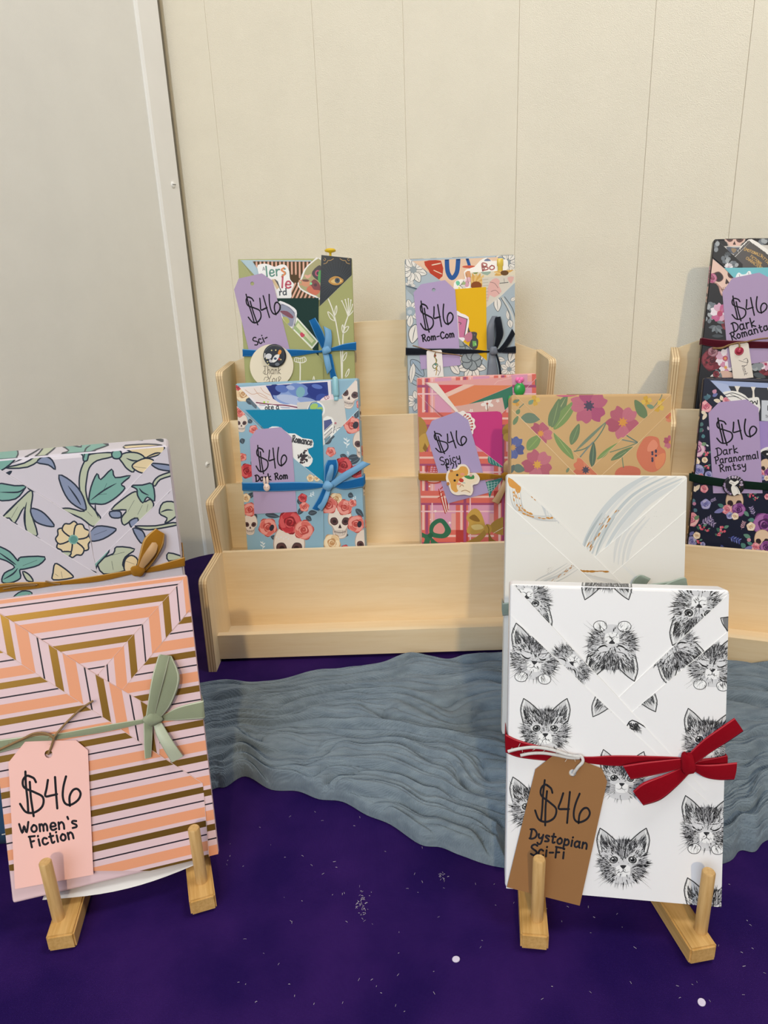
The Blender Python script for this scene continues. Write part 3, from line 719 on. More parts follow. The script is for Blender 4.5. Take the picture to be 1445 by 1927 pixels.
def rose(a, cols, seed=0):
    """unit rose, cols = dark, mid, light"""
    r = random.Random(seed); D, Mc, Lc = cols
    a.poly([((1+0.10*math.sin(5*t+seed))*math.cos(t), (1+0.10*math.sin(5*t+seed))*math.sin(t)) for t in [2*math.pi*i/24 for i in range(24)]], D)
    for k in range(5):
        t0 = k*1.2566+seed*0.7; c, s = math.cos(t0), math.sin(t0)
        a.poly([(0.25*c-0.55*s, 0.25*s+0.55*c), (0.75*c-0.55*s, 0.75*s+0.55*c), (0.98*c, 0.98*s), (0.75*c+0.5*s, 0.75*s-0.5*c), (0.3*c+0.4*s, 0.3*s-0.4*c)], Mc if k % 2 else Lc, 3)
        a.stroke([(0.75*c-0.5*s, 0.75*s+0.5*c), (0.95*c, 0.95*s), (0.72*c+0.48*s, 0.72*s-0.48*c)], 0.07, Lc if k % 2 else Mc, 3, 2)
    a.poly([((0.52+0.05*math.sin(4*t))*math.cos(t), (0.5+0.05*math.sin(4*t))*math.sin(t)) for t in [2*math.pi*i/18 for i in range(18)]], D)
    for k in range(4):
        t0 = k*1.57+seed; q = 0.42-0.06*k
        a.stroke([(q*math.cos(t0+u), q*math.sin(t0+u)) for u in (0, 0.5, 1.0, 1.5, 2.0)], 0.13, (Lc, Mc)[k % 2], 3, 2)
    a.dot((0.02, 0), 0.14, D); a.stroke([(-0.08, 0.02), (0, -0.08), (0.09, 0)], 0.05, Lc, 3, 2)
def skull(a, bone='e6d9cb', line='4a3838', dark='5a3a3a', shade='b9a498'):
    """unit skull, about 1 wide, y down"""
    a.blob([(-0.42, -0.20), (-0.30, -0.50), (0, -0.62), (0.30, -0.50), (0.42, -0.20), (0.40, 0.08), (0.26, 0.22), (0.24, 0.50), (0.12, 0.62), (-0.12, 0.62), (-0.24, 0.50), (-0.26, 0.22), (-0.40, 0.08)], bone, shade, 0.03)
    for sx in (-1, 1):
        a.blob([(sx*0.08, 0.0), (sx*0.16, -0.12), (sx*0.31, -0.10), (sx*0.34, 0.04), (sx*0.22, 0.14), (sx*0.10, 0.10)], dark, line, 0.025)
        a.ell((sx*0.20, 0.01), 0.07, 0.06, 0, '2e1c1c')
        a.stroke([(sx*0.30, 0.20), (sx*0.22, 0.30), (sx*0.20, 0.45)], 0.04, shade, 3, 2)
    a.poly([(0, 0.10), (0.06, 0.24), (0.02, 0.27), (0, 0.24), (-0.02, 0.27), (-0.06, 0.24)], '3a2424')
    a.stroke([(-0.20, 0.38), (0, 0.42), (0.20, 0.38)], 0.02, line, 3)
    for k in range(-4, 5): a.stroke([(k*0.045, 0.33), (k*0.045, 0.49)], 0.012, line, 0)
    a.stroke([(-0.16, 0.50), (0, 0.54), (0.16, 0.50)], 0.02, shade, 3)
def leaf(a, fill, line=None, w=0.06, vein=None):
    """unit leaf from (0,0) to (1,0)"""
    a.poly([(0, 0), (0.25, -0.20), (0.6, -0.22), (1, 0), (0.65, 0.20), (0.28, 0.18)], fill, 3)
    if line: a.stroke([(0, 0), (0.25, -0.20), (0.6, -0.22), (1, 0), (0.65, 0.20), (0.28, 0.18)], w, line, 3, closed=True)
    if vein: a.stroke([(0.08, 0), (0.5, -0.01), (0.9, 0)], w*0.8, vein, 3, 2)
def blossom(a, cols, n=5, heart='e8a23a', seed=0, line=None):
    """flat many petalled flower, unit radius"""
    for k in range(n):
        t = 2*math.pi*k/n+seed; c, s = math.cos(t), math.sin(t); P = [(0.08, -0.10), (0.55, -0.42), (0.92, -0.28), (0.88, 0.02), (1.0, 0.25), (0.55, 0.42), (0.08, 0.10)]
        P = [(x*c-y*s, x*s+y*c) for x, y in P]; a.poly(P, cols[k % len(cols)], 3)
        if line: a.stroke(P, 0.05, line, 3, closed=True)
        for q in (-0.2, 0, 0.2): a.stroke([(0.2*c, 0.2*s), (0.75*math.cos(t+q), 0.75*math.sin(t+q))], 0.025, cols[(k+1) % len(cols)], 0, 2)
    a.dot((0, 0), 0.20, heart)
    for k in range(8): a.dot((0.24*math.cos(k*0.785), 0.24*math.sin(k*0.785)), 0.05, heart, 6)
# ------------------------------------------------------------------ easels
RAILS = []; BARS = []
def easel(label, rails, pegs, back):
    """two bamboo rails (front px, back xyz) each with a peg, joined by a cross bar and two props behind the book"""
    c = np.mean([onz(*r_) for r_ in rails], axis=0)
    R = empty('bamboo_easel', Matrix.Translation((c[0], c[1], 0)), label, 'easel')
    ends = []
    for (fx_, fy_), bk, (pb, ph) in zip(rails, back, pegs):
        f = onz(fx_, fy_); b = np.array(bk); d = b[:2]-f[:2]; L = np.hypot(*d); ang = math.atan2(d[1], d[0])-math.pi/2
        m = MB(); hw, H = 0.0092, 0.0132
        bm = bmesh.new(); bmesh.ops.create_cube(bm, size=1)
        for v in bm.verts: v.co = (v.co.x*2*hw, (v.co.y+0.5)*L, (v.co.z+0.5)*H)
        bmesh.ops.bevel(bm, geom=list(bm.edges), offset=0.0012, segments=2, affect='EDGES')
        for q in bm.faces: m.face([tuple(v.co) for v in q.verts])
        bm.free()
        rl = m.build('foot_rail', M_BAMBOO, R, Matrix.Translation((f[0]-c[0], f[1]-c[1], 0.0014))@Matrix.Rotation(ang, 4, 'Z'))
        p = onz(*pb, H); m = MB(); m.lathe([(0.0040, -0.002), (0.0042, 0.0), (0.0042, ph-0.001), (0.0036, ph)], None, 20); m.build('peg', M_BAMBOOZ, R, Matrix.Translation((p[0]-c[0], p[1]-c[1], H)))
        ends.append((f, b, d/L, H)); RAILS.append((f[:2], b[:2], 0.013))
    for f, b, dn, H in ends:
        m = MB(); m.tube([(b[0]-dn[0]*0.008-c[0], b[1]-dn[1]*0.008-c[1], H-0.003), (b[0]+dn[0]*0.034-c[0], b[1]+dn[1]*0.034-c[1], 0.12)], 0.005, n=10); m.build('upright', M_BAMBOOZ, R)
    a, b = ends[0][1]-c, ends[1][1]-c; BARS.append((ends[0][1][:2]-np.array([0, 0.012]), ends[1][1][:2]-np.array([0, 0.012]), 0.007))
    m = MB(); m.tube([(a[0], a[1]-0.012, 0.008), (b[0], b[1]-0.012, 0.008)], 0.0045, n=10); m.build('cross_bar', M_BAMBOO, R)
    return R
easel('bamboo easel with two pegs carrying the kitten wrapped book', [(1005, 1791), (1321, 1815)], [((1010, 1731), 0.053), ((1318, 1753), 0.051)], [(0.1015, 0.445, 0), (0.182, 0.435, 0)])
easel('bamboo easel with two pegs carrying the striped wrapped book', [(119, 1791), (385, 1720)], [((111, 1730), 0.0515), ((380, 1660), 0.050)], [(-0.245, 0.460, 0), (-0.170, 0.490, 0)])
V_GOLD = velvet('ochre_velvet', 'a8711f', 'd9a85a'); V_SAGE = velvet('sage_velvet', '9aa184', 'c9cfba'); S_SAGE = satin('sage_satin', 'b4b9a2')
V_RED = velvet('red_velvet', '8a0316', 'c02838'); V_MINT = velvet('grey_green_velvet', '8f9d90', 'c0cbc0'); S_GOLD = satin('tan_satin', 'c39a6c')
for _v, _h in ((V_GOLD, 'c79a58'), (V_SAGE, 'c3c8b0'), (V_RED, 'b01a2c'), (V_MINT, 'aab6aa')): EDGE[_v.name] = satin(_v.name+'_selvedge', _h)
M_TWINE = mat_flat('jute_twine', hx('9c7a52'), 0.9, bsc=2500, bst=0.6); M_CORD = mat_flat('white_cotton_cord', hx('e6e2de'), 0.9, bsc=2500, bst=0.6)
def child_of(o, t, B):
    """make a cord or charm that was placed in the room a part of thing t"""
    mw = o.matrix_basis.copy(); o.parent = t; o.matrix_local = t.matrix_basis.inverted()@mw
    return o
def cord_part(B, t, name, pts, r, m, hs, **k):
    o = B.cord(name, None, None, pts, r, m, hs, **k); return child_of(o, t, B)
# ================================================================== kitten book
K = Book('wrapped_book', 'white kitten-print wrapped book tied with a red velvet bow, on an easel', (.1435, .3762, .0271, -8.7, 17.4, -0.3), .1421, .2115, .022, 'f0eef0')
a = Art('E')
kitten(a.loc(195, 165, 270, 178), 3); kitten(a.loc(636, 400, 285, 181), 4, True, True); kitten(a.loc(1085, 215, 300, 183), 5); kitten(a.loc(610, -12, 270, 180), 6)
K.front = a; b = Art('E'); kitten(b.loc(610, -12, 270, 180), 6); K.top = b
a = Art('E'); kitten(a.loc(965, 400, 270, 150), 7, True, True); a.loc(1232, 262, 60).poly([(-0.4, -0.5), (0.5, -0.6), (0.4, 0.4), (0.1, 0.8)], '77777a', 2); a.stroke([(1200, 228), (1212, 262), (1240, 300)], 5, '2a2a2c'); a.stroke([(1200, 228), (1250, 222)], 5, '2a2a2c')
K.panel(cp('E', (1262, 85), (1262, 280), (830, 640), (700, 760), (640, 670)), a, 0.0003, (4,))
a = Art('E'); kitten(a.loc(1160, 455, 270, 4), 8, True, True); kitten(a.loc(1135, 850, 270, 4), 9); kitten(a.loc(735, 590, 260, 172), 10); f = a.view('F'); kitten(f.loc(1128, 420, 275, 2), 16, True, True)
K.panel(cp('E', (1270, 270), (830, 640), (640, 800), (640, 1800), (1270, 1800)), a, 0.0006, (0,))
a = Art('E'); kitten(a.loc(400, 490, 250, -133), 11, True, True); a.stroke([(712, 792), (742, 758), (812, 795)], 6, '1c1c1e', 3); r_ = random.Random(9); [a.stroke([(585+q*7, 690+q*6), (585+q*7+r_.uniform(-8, 8), 690+q*6+r_.uniform(14, 34))], 4, '38383a', 0, 1) for q in range(14)]; [a.stroke([(720+q*8, 770+q*5), (735+q*7, 800+q*4)], 4, '1c1c1e', 0, 1) for q in range(9)]; [a.stroke([(740+r_.uniform(-15, 40), 775+r_.uniform(-5, 30)), (765+r_.uniform(-15, 30), 800+r_.uniform(-5, 25))], 4, '2c2c2e', 0, 1) for q in range(34)]
K.panel(cp('E', (100, 28), (1120, 1125), (1060, 1140), (60, 165)), a, 0.0009, (0,))
a = Art('E'); kitten(a.loc(240, 415, 275, 6), 12, True, True); kitten(a.loc(292, 790, 268, 0), 13); kitten(a.loc(690, 1050, 250, 3), 14, False, False, 0.6); kitten(a.loc(235, 1195, 265, 0), 15); kitten(a.loc(665, 625, 250, 190), 22, dens=0.6)
f = a.view('F'); kitten(f.loc(1128, 420, 275, 2), 16, True, True); kitten(f.loc(695, 590, 285, 0), 17); kitten(f.loc(1150, 850, 290, 0), 18)
K.panel(cp('E', (60, 155), (150, 250), (870, 935), (1120, 1173), (1262, 1308), (1262, 1760), (60, 1760)), a, 0.0012, (0, 1, 2))
K.finish()
K.band('ribbon', [(*cp('E', (75, 0))[0][:1], cp('E', (0, 825))[0][1], cp('E', (0, 930))[0][1])] and [(cp('E', (x, 0))[0][0], cp('E', (0, t))[0][1], cp('E', (0, b_))[0][1]) for x, t, b_ in ((86, 828, 925), (160, 862, 952), (320, 905, 970), (480, 945, 978), (650, 940, 995), (850, 943, 990), (1000, 950, 985), (1060, 960, 1000), (1225, 945, 1010))], 0.0022, V_RED)
bow = K.loop3('bow', cp('E', (1030, 935), (1110, 858), (1190, 800), (1270, 745)), cp('E', (1062, 990), (1150, 925), (1240, 868), (1318, 815)), [0.005, 0.008, 0.009, 0.007], V_RED)
K.loop3('bow_tail', cp('E', (1050, 985), (1110, 988), (1190, 985), (1285, 975)), cp('E', (1060, 1020), (1120, 1055), (1195, 1068), (1270, 1066)), [0.005, 0.008, 0.008, 0.006], V_RED)
K.loop3('bow_tail', cp('E', (1060, 975), (1120, 962), (1180, 950), (1232, 938)), cp('E', (1070, 1005), (1120, 1005), (1180, 1003), (1232, 992)), [0.003, 0.0035, 0.004, 0.004], V_RED)
K.loop3('bow_loop', cp('E', (1002, 955), (900, 965), (800, 975), (693, 992)), cp('E', (1010, 1002), (910, 1030), (820, 1050), (735, 1066)), [0.005, 0.007, 0.008, 0.006], V_RED)
K.loop3('bow_loop', cp('E', (1005, 1000), (900, 1042), (800, 1080), (745, 1125)), cp('E', (1042, 1030), (975, 1100), (890, 1170), (800, 1200)), [0.004, 0.0075, 0.009, 0.006], V_RED)
K.knot('knot', cp('E', (1026, 980))[0], 14, 20, 0.005, V_RED, None, 8, 0.0055, 2)
a = Art('F'); price_at(a, ((262, 180), (545, 250), (226, 408)), 14)
write(a, 'Dystopian', (206, 488), (508, 545), 52, 10.5); write(a, 'Sci-Fi', (212, 574), (390, 594), 56, 10.5)
T = sheet('price_tag', 'brown kraft price tag reading $46 Dystopian Sci-Fi on the kitten book', 'price tag', K.fr, cp('F', (240, 132), (330, 62), (455, 78), (585, 128), (612, 195), (470, 838), (92, 742)), 0.0034, 0.0004, '94683f', a, M_CARD, (cp('F', (433, 150))[0], 7.0), group='handwritten price tags')
E_ = lambda *p: cp('E', *p)
cord_part(K, T, 'cord', E_((436, 1034), (462, 1000), (486, 972), (476, 945), (440, 945)), 0.0011, M_CORD, [0.0034, 0.006, 0.006, 0.005, 0.0045])
cord_part(K, T, 'cord', E_((470, 948), (400, 935), (330, 912), (240, 898), (160, 905), (98, 920)), 0.0011, M_CORD, [0.006, 0.0055, 0.005, 0.0045, 0.0045, 0.0042], fuzz=3)
cord_part(K, T, 'cord', E_((470, 952), (420, 952), (350, 938), (280, 928), (215, 930), (163, 940)), 0.0011, M_CORD, [0.006, 0.005, 0.0045, 0.0042, 0.0042, 0.004], fuzz=4)
# ================================================================== striped book
PINK, ORG, GLD, BLK = 'e3c3c8', 'e89c75', hx('8f6a2e', 0.75), '1b1724'
def stripes(a, axis, p0, P, sgn, lo, hi, x0, x1, tilt=0.0):
    """printed stripes: black hairline, gold and orange bars repeated with period P (mm)"""
    k0, k1 = int((lo-p0)/P)-2, int((hi-p0)/P)+2
    for k in range(k0, k1+1):
        c = p0+k*P
        for off, w, col in ((0, 1.0, BLK), (sgn*8.2*P/25.3, 4.6*P/25.3, GLD), (sgn*17.0*P/25.3, 7.2*P/25.3, ORG)):
            q0, q1 = (c+off-w/2)/1000, (c+off+w/2)/1000
            if axis == 'v': P4 = [(x0, q0+tilt*x0), (x1, q0+tilt*x1), (x1, q1+tilt*x1), (x0, q1+tilt*x0)]
            else: P4 = [(q0+tilt*(x0-0.15), x0), (q1+tilt*(x0-0.15), x0), (q1+tilt*(x1-0.15), x1), (q0+tilt*(x1-0.15), x1)]
            a.items.append([(ccw(P4), col if not isinstance(col, str) else hx(col))])
T_ = Book('wrapped_book', 'peach, pink and gold striped wrapped book with a sage velvet bow, on an easel', (-.2025, .4126, .0243, 17.8, 20.2, -1.7), .1418, .2120, .020, PINK, bev=0.0016)
a = Art(); stripes(a, 'v', 206.0, 26.2, -1, 120, 225, -0.08, 0.08); a.items.append([([(-0.08, 0.2088), (0.08, 0.2088), (0.08, 0.215), (-0.08, 0.215)], hx(ORG))])
Bc = lambda *p: cp('B', *p)
T_.panel(Bc((-200, 80), (-200, 200), (0, 310), (600, 690), (640, 680), (1172, 60), (1172, 30)), a, 0.0002, (), 'centre_fold', uvspace=True)
a = Art(); stripes(a, 'u', 61.2, 26.9, -1, -20, 90, 0.09, 0.22, 0.02)
T_.panel(Bc((1180, 40), (1190, 265), (755, 780), (690, 800), (600, 690)), a, 0.0004, (0, 4), uvspace=True, fold='dcb9b0')
a = Art(); stripes(a, 'v', 170.0, 26.2, 1, -30, 230, -0.08, 0.08)
T_.panel(Bc((1290, 150), (755, 780), (700, 840), (700, 1900), (1480, 1900)), a, 0.0006, (0,), uvspace=True, fold='dcb9b0')
a = Art(); stripes(a, 'u', -34.7, 27.2, 1, -90, 80, 0.06, 0.24, -0.06)
T_.panel(Bc((-200, 180), (0, 310), (600, 690), (880, 855), (985, 922), (985, 1188), (690, 985), (0, 535), (-200, 405)), a, 0.0009, (1, 2, 3), uvspace=True, fold='dcb9b0')
a = Art(); stripes(a, 'v', 67.6, 25.25, 1, -30, 240, -0.08, 0.08, 0.0)
T_.panel(Bc((-200, 405), (0, 535), (690, 985), (880, 1115), (1252, 1358), (1262, 1450), (1300, 1900), (-200, 1900)), a, 0.0012, (0, 1, 2, 3, 5), uvspace=True, fold='e6cdc6')
for nm, p0 in (('left', 66.8), ('right', 66.8)):
    q = Art(); stripes(q, 'v', p0, 25.25, 1, -10, 230, 0, 0.03); setattr(T_, nm, q)
_fin = T_.left, T_.right; T_.left, T_.right = Art(), Art()
T_.finish()
for art, fr in ((_fin[0], T_.fl), (_fin[1], T_.frt)):     # stripes running over the spine and the fore edge
    q = MB(); slab(q, [[(0.0014, 0.002), (0.0186, 0.002), (0.0186, T_.h-0.002), (0.0014, T_.h-0.002)]], 0.00002, 0.0001, T_.base)
    bake(q, art, fr, 0.00014, [[(0.0014, 0.002), (0.0186, 0.002), (0.0186, T_.h-0.002), (0.0014, T_.h-0.002)]], True); inv = T_.fr.matrix().inverted()@fr.matrix(); q.v = [tuple(inv@Vector(p)) for p in q.v]; q.build('paper_flap', M_WRAP, T_.R)
bst = lambda code, *st: [(cp(code, (x, 0))[0][0], cp(code, (0, t))[0][1], cp(code, (0, b_))[0][1]) for x, t, b_ in st]
T_.band('ribbon', bst('B', (-115, 1108, 1195), (0, 1090, 1172), (180, 1068, 1125), (340, 1055, 1092), (600, 1008, 1052), (780, 978, 1015), (890, 962, 988), (985, 950, 975), (1100, 888, 972), (1258, 846, 963)), 0.0024, V_SAGE)
T_.loop3('bow_loop', Bc((905, 950), (925, 820), (945, 690), (985, 562)), Bc((985, 965), (1062, 870), (1112, 710), (1060, 572)), [0.004, 0.008, 0.010, 0.007], V_SAGE)
T_.loop3('bow_loop', Bc((900, 950), (918, 830), (940, 700), (978, 570)), Bc((955, 955), (985, 830), (1022, 690), (1050, 575)), [0.0055, 0.0105, 0.0125, 0.008], V_SAGE)
T_.loop3('bow_tail', Bc((886, 985), (888, 1060), (890, 1130), (895, 1208)), Bc((945, 990), (942, 1070), (938, 1140), (934, 1200)), [0.004, 0.006, 0.005, 0.004], V_SAGE)
T_.loop3('bow_tail', Bc((945, 985), (965, 1060), (1005, 1140), (1060, 1232)), Bc((1000, 985), (1045, 1060), (1090, 1130), (1133, 1190)), [0.004, 0.007, 0.008, 0.006], S_SAGE, label='satin underside of the ribbon tail')
T_.knot('knot', Bc((940, 962))[0], 18, 12, 0.0045, V_SAGE, None, -10, 0.005, 1)
a = Art('C'); price(a, 14.5); write(a, "Women's", (124, 618), (478, 582), 72, 13.5); write(a, 'Fiction', (192, 706), (460, 648), 68, 13.5)
T = sheet('price_tag', "pale pink price tag reading $46 Women's Fiction on the striped book", 'price tag', T_.fr, cp('C', (52, 180), (155, 52), (330, 45), (470, 44), (543, 105), (577, 873), (93, 963)), 0.0030, 0.0004, 'fac4ba', a, M_CARD, (cp('C', (300, 128))[0], 7.5), group='handwritten price tags')
cord_part(T_, T, 'twine', Bc((298, 1182), (318, 1130), (332, 1085), (345, 1060), (410, 985), (500, 900), (575, 850)), 0.0008, M_TWINE, [0.0034, 0.005, 0.006, 0.0065, 0.005, 0.005, 0.007], fuzz=5)
cord_part(T_, T, 'twine', Bc((332, 1085), (300, 1060), (200, 1065), (100, 1105), (0, 1150), (-60, 1180)), 0.0008, M_TWINE, [0.006, 0.005, 0.0045, 0.0045, 0.0045, 0.0042], fuzz=6)
cord_part(T_, T, 'twine', Bc((332, 1078), (280, 1050), (210, 1052), (150, 1080), (60, 1122)), 0.0008, M_TWINE, [0.0065, 0.0055, 0.005, 0.005, 0.0045], fuzz=7)
# loose white paper under the striped book, lying on the rails
Q = [T_.fr.world(u, v, d_) for u, v, d_ in ((-0.042, -0.001, -0.001), (0.056, -0.001, -0.001), (0.056, -0.001, -0.02), (-0.042, -0.001, -0.02))]
m = MB(); rows = []
for j in range(3):
    row = []
    for i in range(13):
        t = i/12; u = -0.052+0.112*t
        drop = 0.0065*math.sin(math.pi*min(1, max(0, t)))+0.0012
        p = T_.fr.world(u, -0.0008-(drop if j == 0 else 0.001), 0.0006-0.008*j); row.append(tuple(p))
    rows.append(row)
c = np.mean([r_ for row in rows for r_ in row], axis=0)
m.grid([[tuple(np.array(p)-c) for p in row] for row in rows], hx('e6e3df')); m.grid([[tuple(np.array(p)-c+np.array([0, 0.0003, -0.0003])) for p in row] for row in rows][::-1], hx('e6e3df'))
o = m.build('paper_sheet', M_CARD); o.location = c; tag(o, 'white paper edge hanging out under the striped book', 'paper')
# ================================================================== white marbled book
Wb = Book('wrapped_book', 'white marbled wrapped book with gold swirls standing behind the kitten book', (.1670, .5163, .0499, -8.5, 17.2, -0.5), .1479, .2248, .026, 'e0ddd7')
GOLDI = hx('a8722a', 0.35)
def swirl(a, pts, cols, w, sp, n=5, seed=0):
    r = random.Random(seed)
    for k in range(n):
        o = (k-(n-1)/2)*sp
        P = [(x+o, y+o*0.45+r.uniform(-3, 3)) for x, y in pts]; a.stroke(P, w*r.uniform(0.6, 1.5), cols[k % len(cols)], 6, 2)
def dashes(a, pts, w, col, n, seed=0, amp=6):
    r = random.Random(seed); P = catmull(pts, 12) if len(pts) > 2 else [(pts[0][0]+(pts[1][0]-pts[0][0])*i/11, pts[0][1]+(pts[1][1]-pts[0][1])*i/11) for i in range(12)]
    for k in range(n):
        i = r.randrange(0, len(P)-6); l = r.randrange(2, 6); o = r.uniform(-amp, amp)
        a.stroke([(x+o, y+o*0.3) for x, y in P[i:i+l]], w*r.uniform(0.4, 1.2), col, 0, 2)
a = Art('D')
swirl(a, [(960, 95), (840, 150), (740, 220), (650, 320), (580, 430), (540, 520)], ['c3c8ca', 'd2d3d2', 'b9c0c3', 'cfd0ce'], 26, 26, 6, 1)
swirl(a, [(620, 300), (575, 370), (540, 440), (520, 500)], ['a9b1b4', 'c2c7c8'], 11, 16, 5, 2)
dashes(a, [(660, 265), (600, 340), (550, 420), (505, 500)], 6, GOLDI, 26, 3, 18)
Wb.front = a
a = Art('D'); swirl(a, [(800, 300), (720, 400), (690, 480), (680, 560)], ['cfcfcd', 'd3d3d1'], 14, 22, 4, 5); r_ = random.Random(4)
for k in range(60): a.dot((r_.uniform(780, 960), r_.uniform(270, 420)), r_.uniform(0.8, 2.2), 'c9c7c4', 5)
Wb.panel(cp('D', (1040, 95), (1040, 270), (640, 605), (520, 690), (545, 520)), a, 0.0003, (4, 1))
a = Art('D'); swirl(a, [(700, 560), (760, 620), (900, 700)], ['dcdbd8'], 12, 20, 3, 7)
Wb.panel(cp('D', (1040, 262), (640, 605), (520, 700), (520, 1500), (1040, 1500)), a, 0.0006, (0,))
a = Art('D')
a.poly([(100, 105), (150, 140), (140, 165), (105, 150)], GOLDI, 2); a.poly([(135, 145), (165, 150), (160, 185), (140, 180)], GOLDI, 2)
swirl(a, [(240, 180), (300, 240), (330, 330)], ['c4c6c7', 'cfd0d0'], 12, 16, 5, 9)
a2 = [(135, 170), (142, 230), (165, 280), (220, 308), (290, 318), (345, 316)]
swirl(a, a2, ['b9babb', 'c9c8c5'], 8, 14, 5, 11); dashes(a, a2, 9, GOLDI, 34, 12, 12); dashes(a, [(150, 165), (158, 230), (190, 280), (250, 305)], 10, GOLDI, 12, 14, 6); dashes(a, [(215, 200), (255, 236)], 9, GOLDI, 4, 15, 2)
dashes(a, [(450, 588), (520, 592), (640, 592)], 10, GOLDI, 40, 16, 6); dashes(a, [(480, 605), (560, 620), (670, 650)], 6, GOLDI, 22, 17, 8); swirl(a, [(470, 600), (560, 625), (680, 650)], ['c8c6c2', 'd0cecb'], 7, 14, 4, 18)
Wb.panel(cp('D', (80, 80), (105, 100), (270, 245), (700, 665), (1100, 1060), (1000, 1080), (540, 650), (95, 240), (60, 205)), a, 0.0009, (1, 2, 3, 5, 6))
a = Art('D'); swirl(a, [(440, 560), (360, 610), (280, 650), (200, 720)], ['bfc0bf', 'cccbc8'], 8, 16, 5, 20); dashes(a, [(440, 560), (400, 590), (340, 640), (300, 690)], 5, GOLDI, 24, 21, 10); dashes(a, [(330, 570), (260, 630)], 3, 'b9b4ac', 8, 22, 10)
swirl(a, [(130, 390), (200, 395), (260, 390)], ['dfddda'], 5, 10, 3, 23)
Wb.panel(cp('D', (60, 205), (95, 240), (540, 650), (1000, 1080), (1040, 1120), (1040, 1500), (60, 1500)), a, 0.0012, (0, 1, 2))
Wb.finish()
Wb.band('ribbon', bst('D', (70, 757, 823), (500, 702, 766), (1024, 632, 694)), 0.0024, V_MINT)
Wb.loop3('bow_loop', cp('D', (735, 690), (745, 640), (775, 612), (800, 612)), cp('D', (800, 690), (812, 665), (830, 640), (838, 630)), [0.004, 0.007, 0.009, 0.007], V_MINT)
Wb.loop3('bow_loop', cp('D', (850, 700), (920, 655), (985, 628), (1016, 622)), cp('D', (850, 730), (930, 710), (1000, 690), (1030, 670)), [0.004, 0.006, 0.006, 0.005], V_MINT)
Wb.knot('knot', cp('D', (815, 700))[0], 12, 12, 0.004, V_MINT)
# ================================================================== kraft floral book
Kb = Book('wrapped_book', 'brown kraft paper wrapped book with painted wildflowers, furthest back of the easel books', (.2007, .6487, .0832, -4.9, 16.5, -0.9), .1576, .2352, .028, 'c39c69', mat_=M_KRAFT, bev=0.003)
G1, G2, G3 = '5f7550', '6f8a4e', '49604f'; MG = ['a3446c', 'ae5470', 'b66075']; PKF = ['ab5268', 'b86476', 'a2485f']; CR = ['c96c50', 'cf7c5c', 'c2644d']
def leafat(a, p, q, wd, fill, vein=None, line=None):
    L = math.hypot(q[0]-p[0], q[1]-p[1]); rot = math.degrees(math.atan2(q[1]-p[1], q[0]-p[0])); b = a.loc(p[0], p[1], 1, rot)
    P = [(0, 0), (0.25*L, -0.5*wd), (0.6*L, -0.5*wd), (L, 0), (0.65*L, 0.45*wd), (0.28*L, 0.45*wd)]
    b.poly(P, fill, 4)
    if line: b.stroke(P, wd*0.08, line, 4, closed=True)
    if vein: b.stroke([(0.05*L, 0), (0.5*L, 0.02*wd), (0.92*L, 0)], wd*0.07, vein, 3, 2)
a = Art('K')
leafat(a, (375, 330), (510, 95), 90, G1, 'a9a878'); leafat(a, (410, 355), (580, 130), 80, G2, 'a9a878'); leafat(a, (395, 340), (450, 120), 70, G1, '8a9a66')
blossom(a.loc(675, 175, 142, 20), MG, 5, '3f3550', 0.4); a.poly([(405, 85), (540, 80), (590, 95), (480, 108)], 'c0507a', 3)
leafat(a, (540, 470), (600, 310), 60, G1, '7f9a6a'); leafat(a, (575, 515), (810, 290), 22, '6d7d68'); a.stroke([(560, 520), (640, 500), (710, 450), (770, 370), (805, 300)], 9, '5f7560', 5)
leafat(a, (700, 640), (710, 450), 48, G3, '86a07a'); a.stroke([(610, 560), (660, 500), (705, 450)], 10, '6d7d78'); leafat(a, (735, 580), (905, 450), 34, G2, '9fb07a')
blossom(a.loc(930, 300, 128, 10), PKF, 5, 'd08a3a', 0.2); leafat(a, (1110, 270), (1020, 130), 70, G1); a.stroke([(1230, 75), (1215, 120), (1160, 190)], 7, '6d7d68')
for x, y in ((1110, 140), (1230, 160), (265, 135)): blossom(a.loc(x, y, 42, 15), ['c79a35', 'd3ad48'], 4, 'b98a2f', x)
leafat(a, (1165, 190), (1110, 170), 30, '6d8a70'); leafat(a, (220, 165), (255, 130), 30, '6d8a70')
Kb.front = a
b = Art('K'); blossom(b.loc(610, 60, 120, 20), MG, 5, '3f3550', 0.4); Kb.top = b
a = Art('K'); leafat(a, (840, 588), (1010, 485), 42, G1, '8fa57a'); leafat(a, (960, 510), (995, 585), 34, G1); a.stroke([(835, 525), (950, 490), (1040, 455)], 8, '6d7d60'); a.stroke([(920, 430), (1040, 455)], 9, '6b7a70'); a.stroke([(960, 400), (1040, 450)], 9, '5f7065')
blossom(a.loc(1200, 180, 45), ['c79a35', 'd3ad48'], 4, 'b98a2f', 2); leafat(a, (735, 580), (830, 510), 34, G2)
Kb.panel(cp('K', (1310, 75), (1310, 205), (1040, 460), (780, 690), (640, 800), (640, 690), (920, 430)), a, 0.0003, (5, 6, 1, 2), fold='e0c49c')
a = Art('K')
b = a.loc(1150, 545, 128, 0); b.poly([(-0.85, -0.3), (-0.35, -1.05), (0.35, -1.0), (0.5, -0.5), (0.8, -0.2), (0.75, 0.5), (0.2, 1.0), (-0.4, 0.9), (-0.85, 0.3)], CR[0], 4); b.poly([(-0.2, -0.6), (0.1, -0.9), (0.35, -0.6), (0.2, -0.3), (-0.25, -0.2)], 'd98367', 4); b.poly([(0.2, 0.2), (0.75, -0.1), (0.7, 0.5), (0.3, 0.85)], 'd67f55', 4)
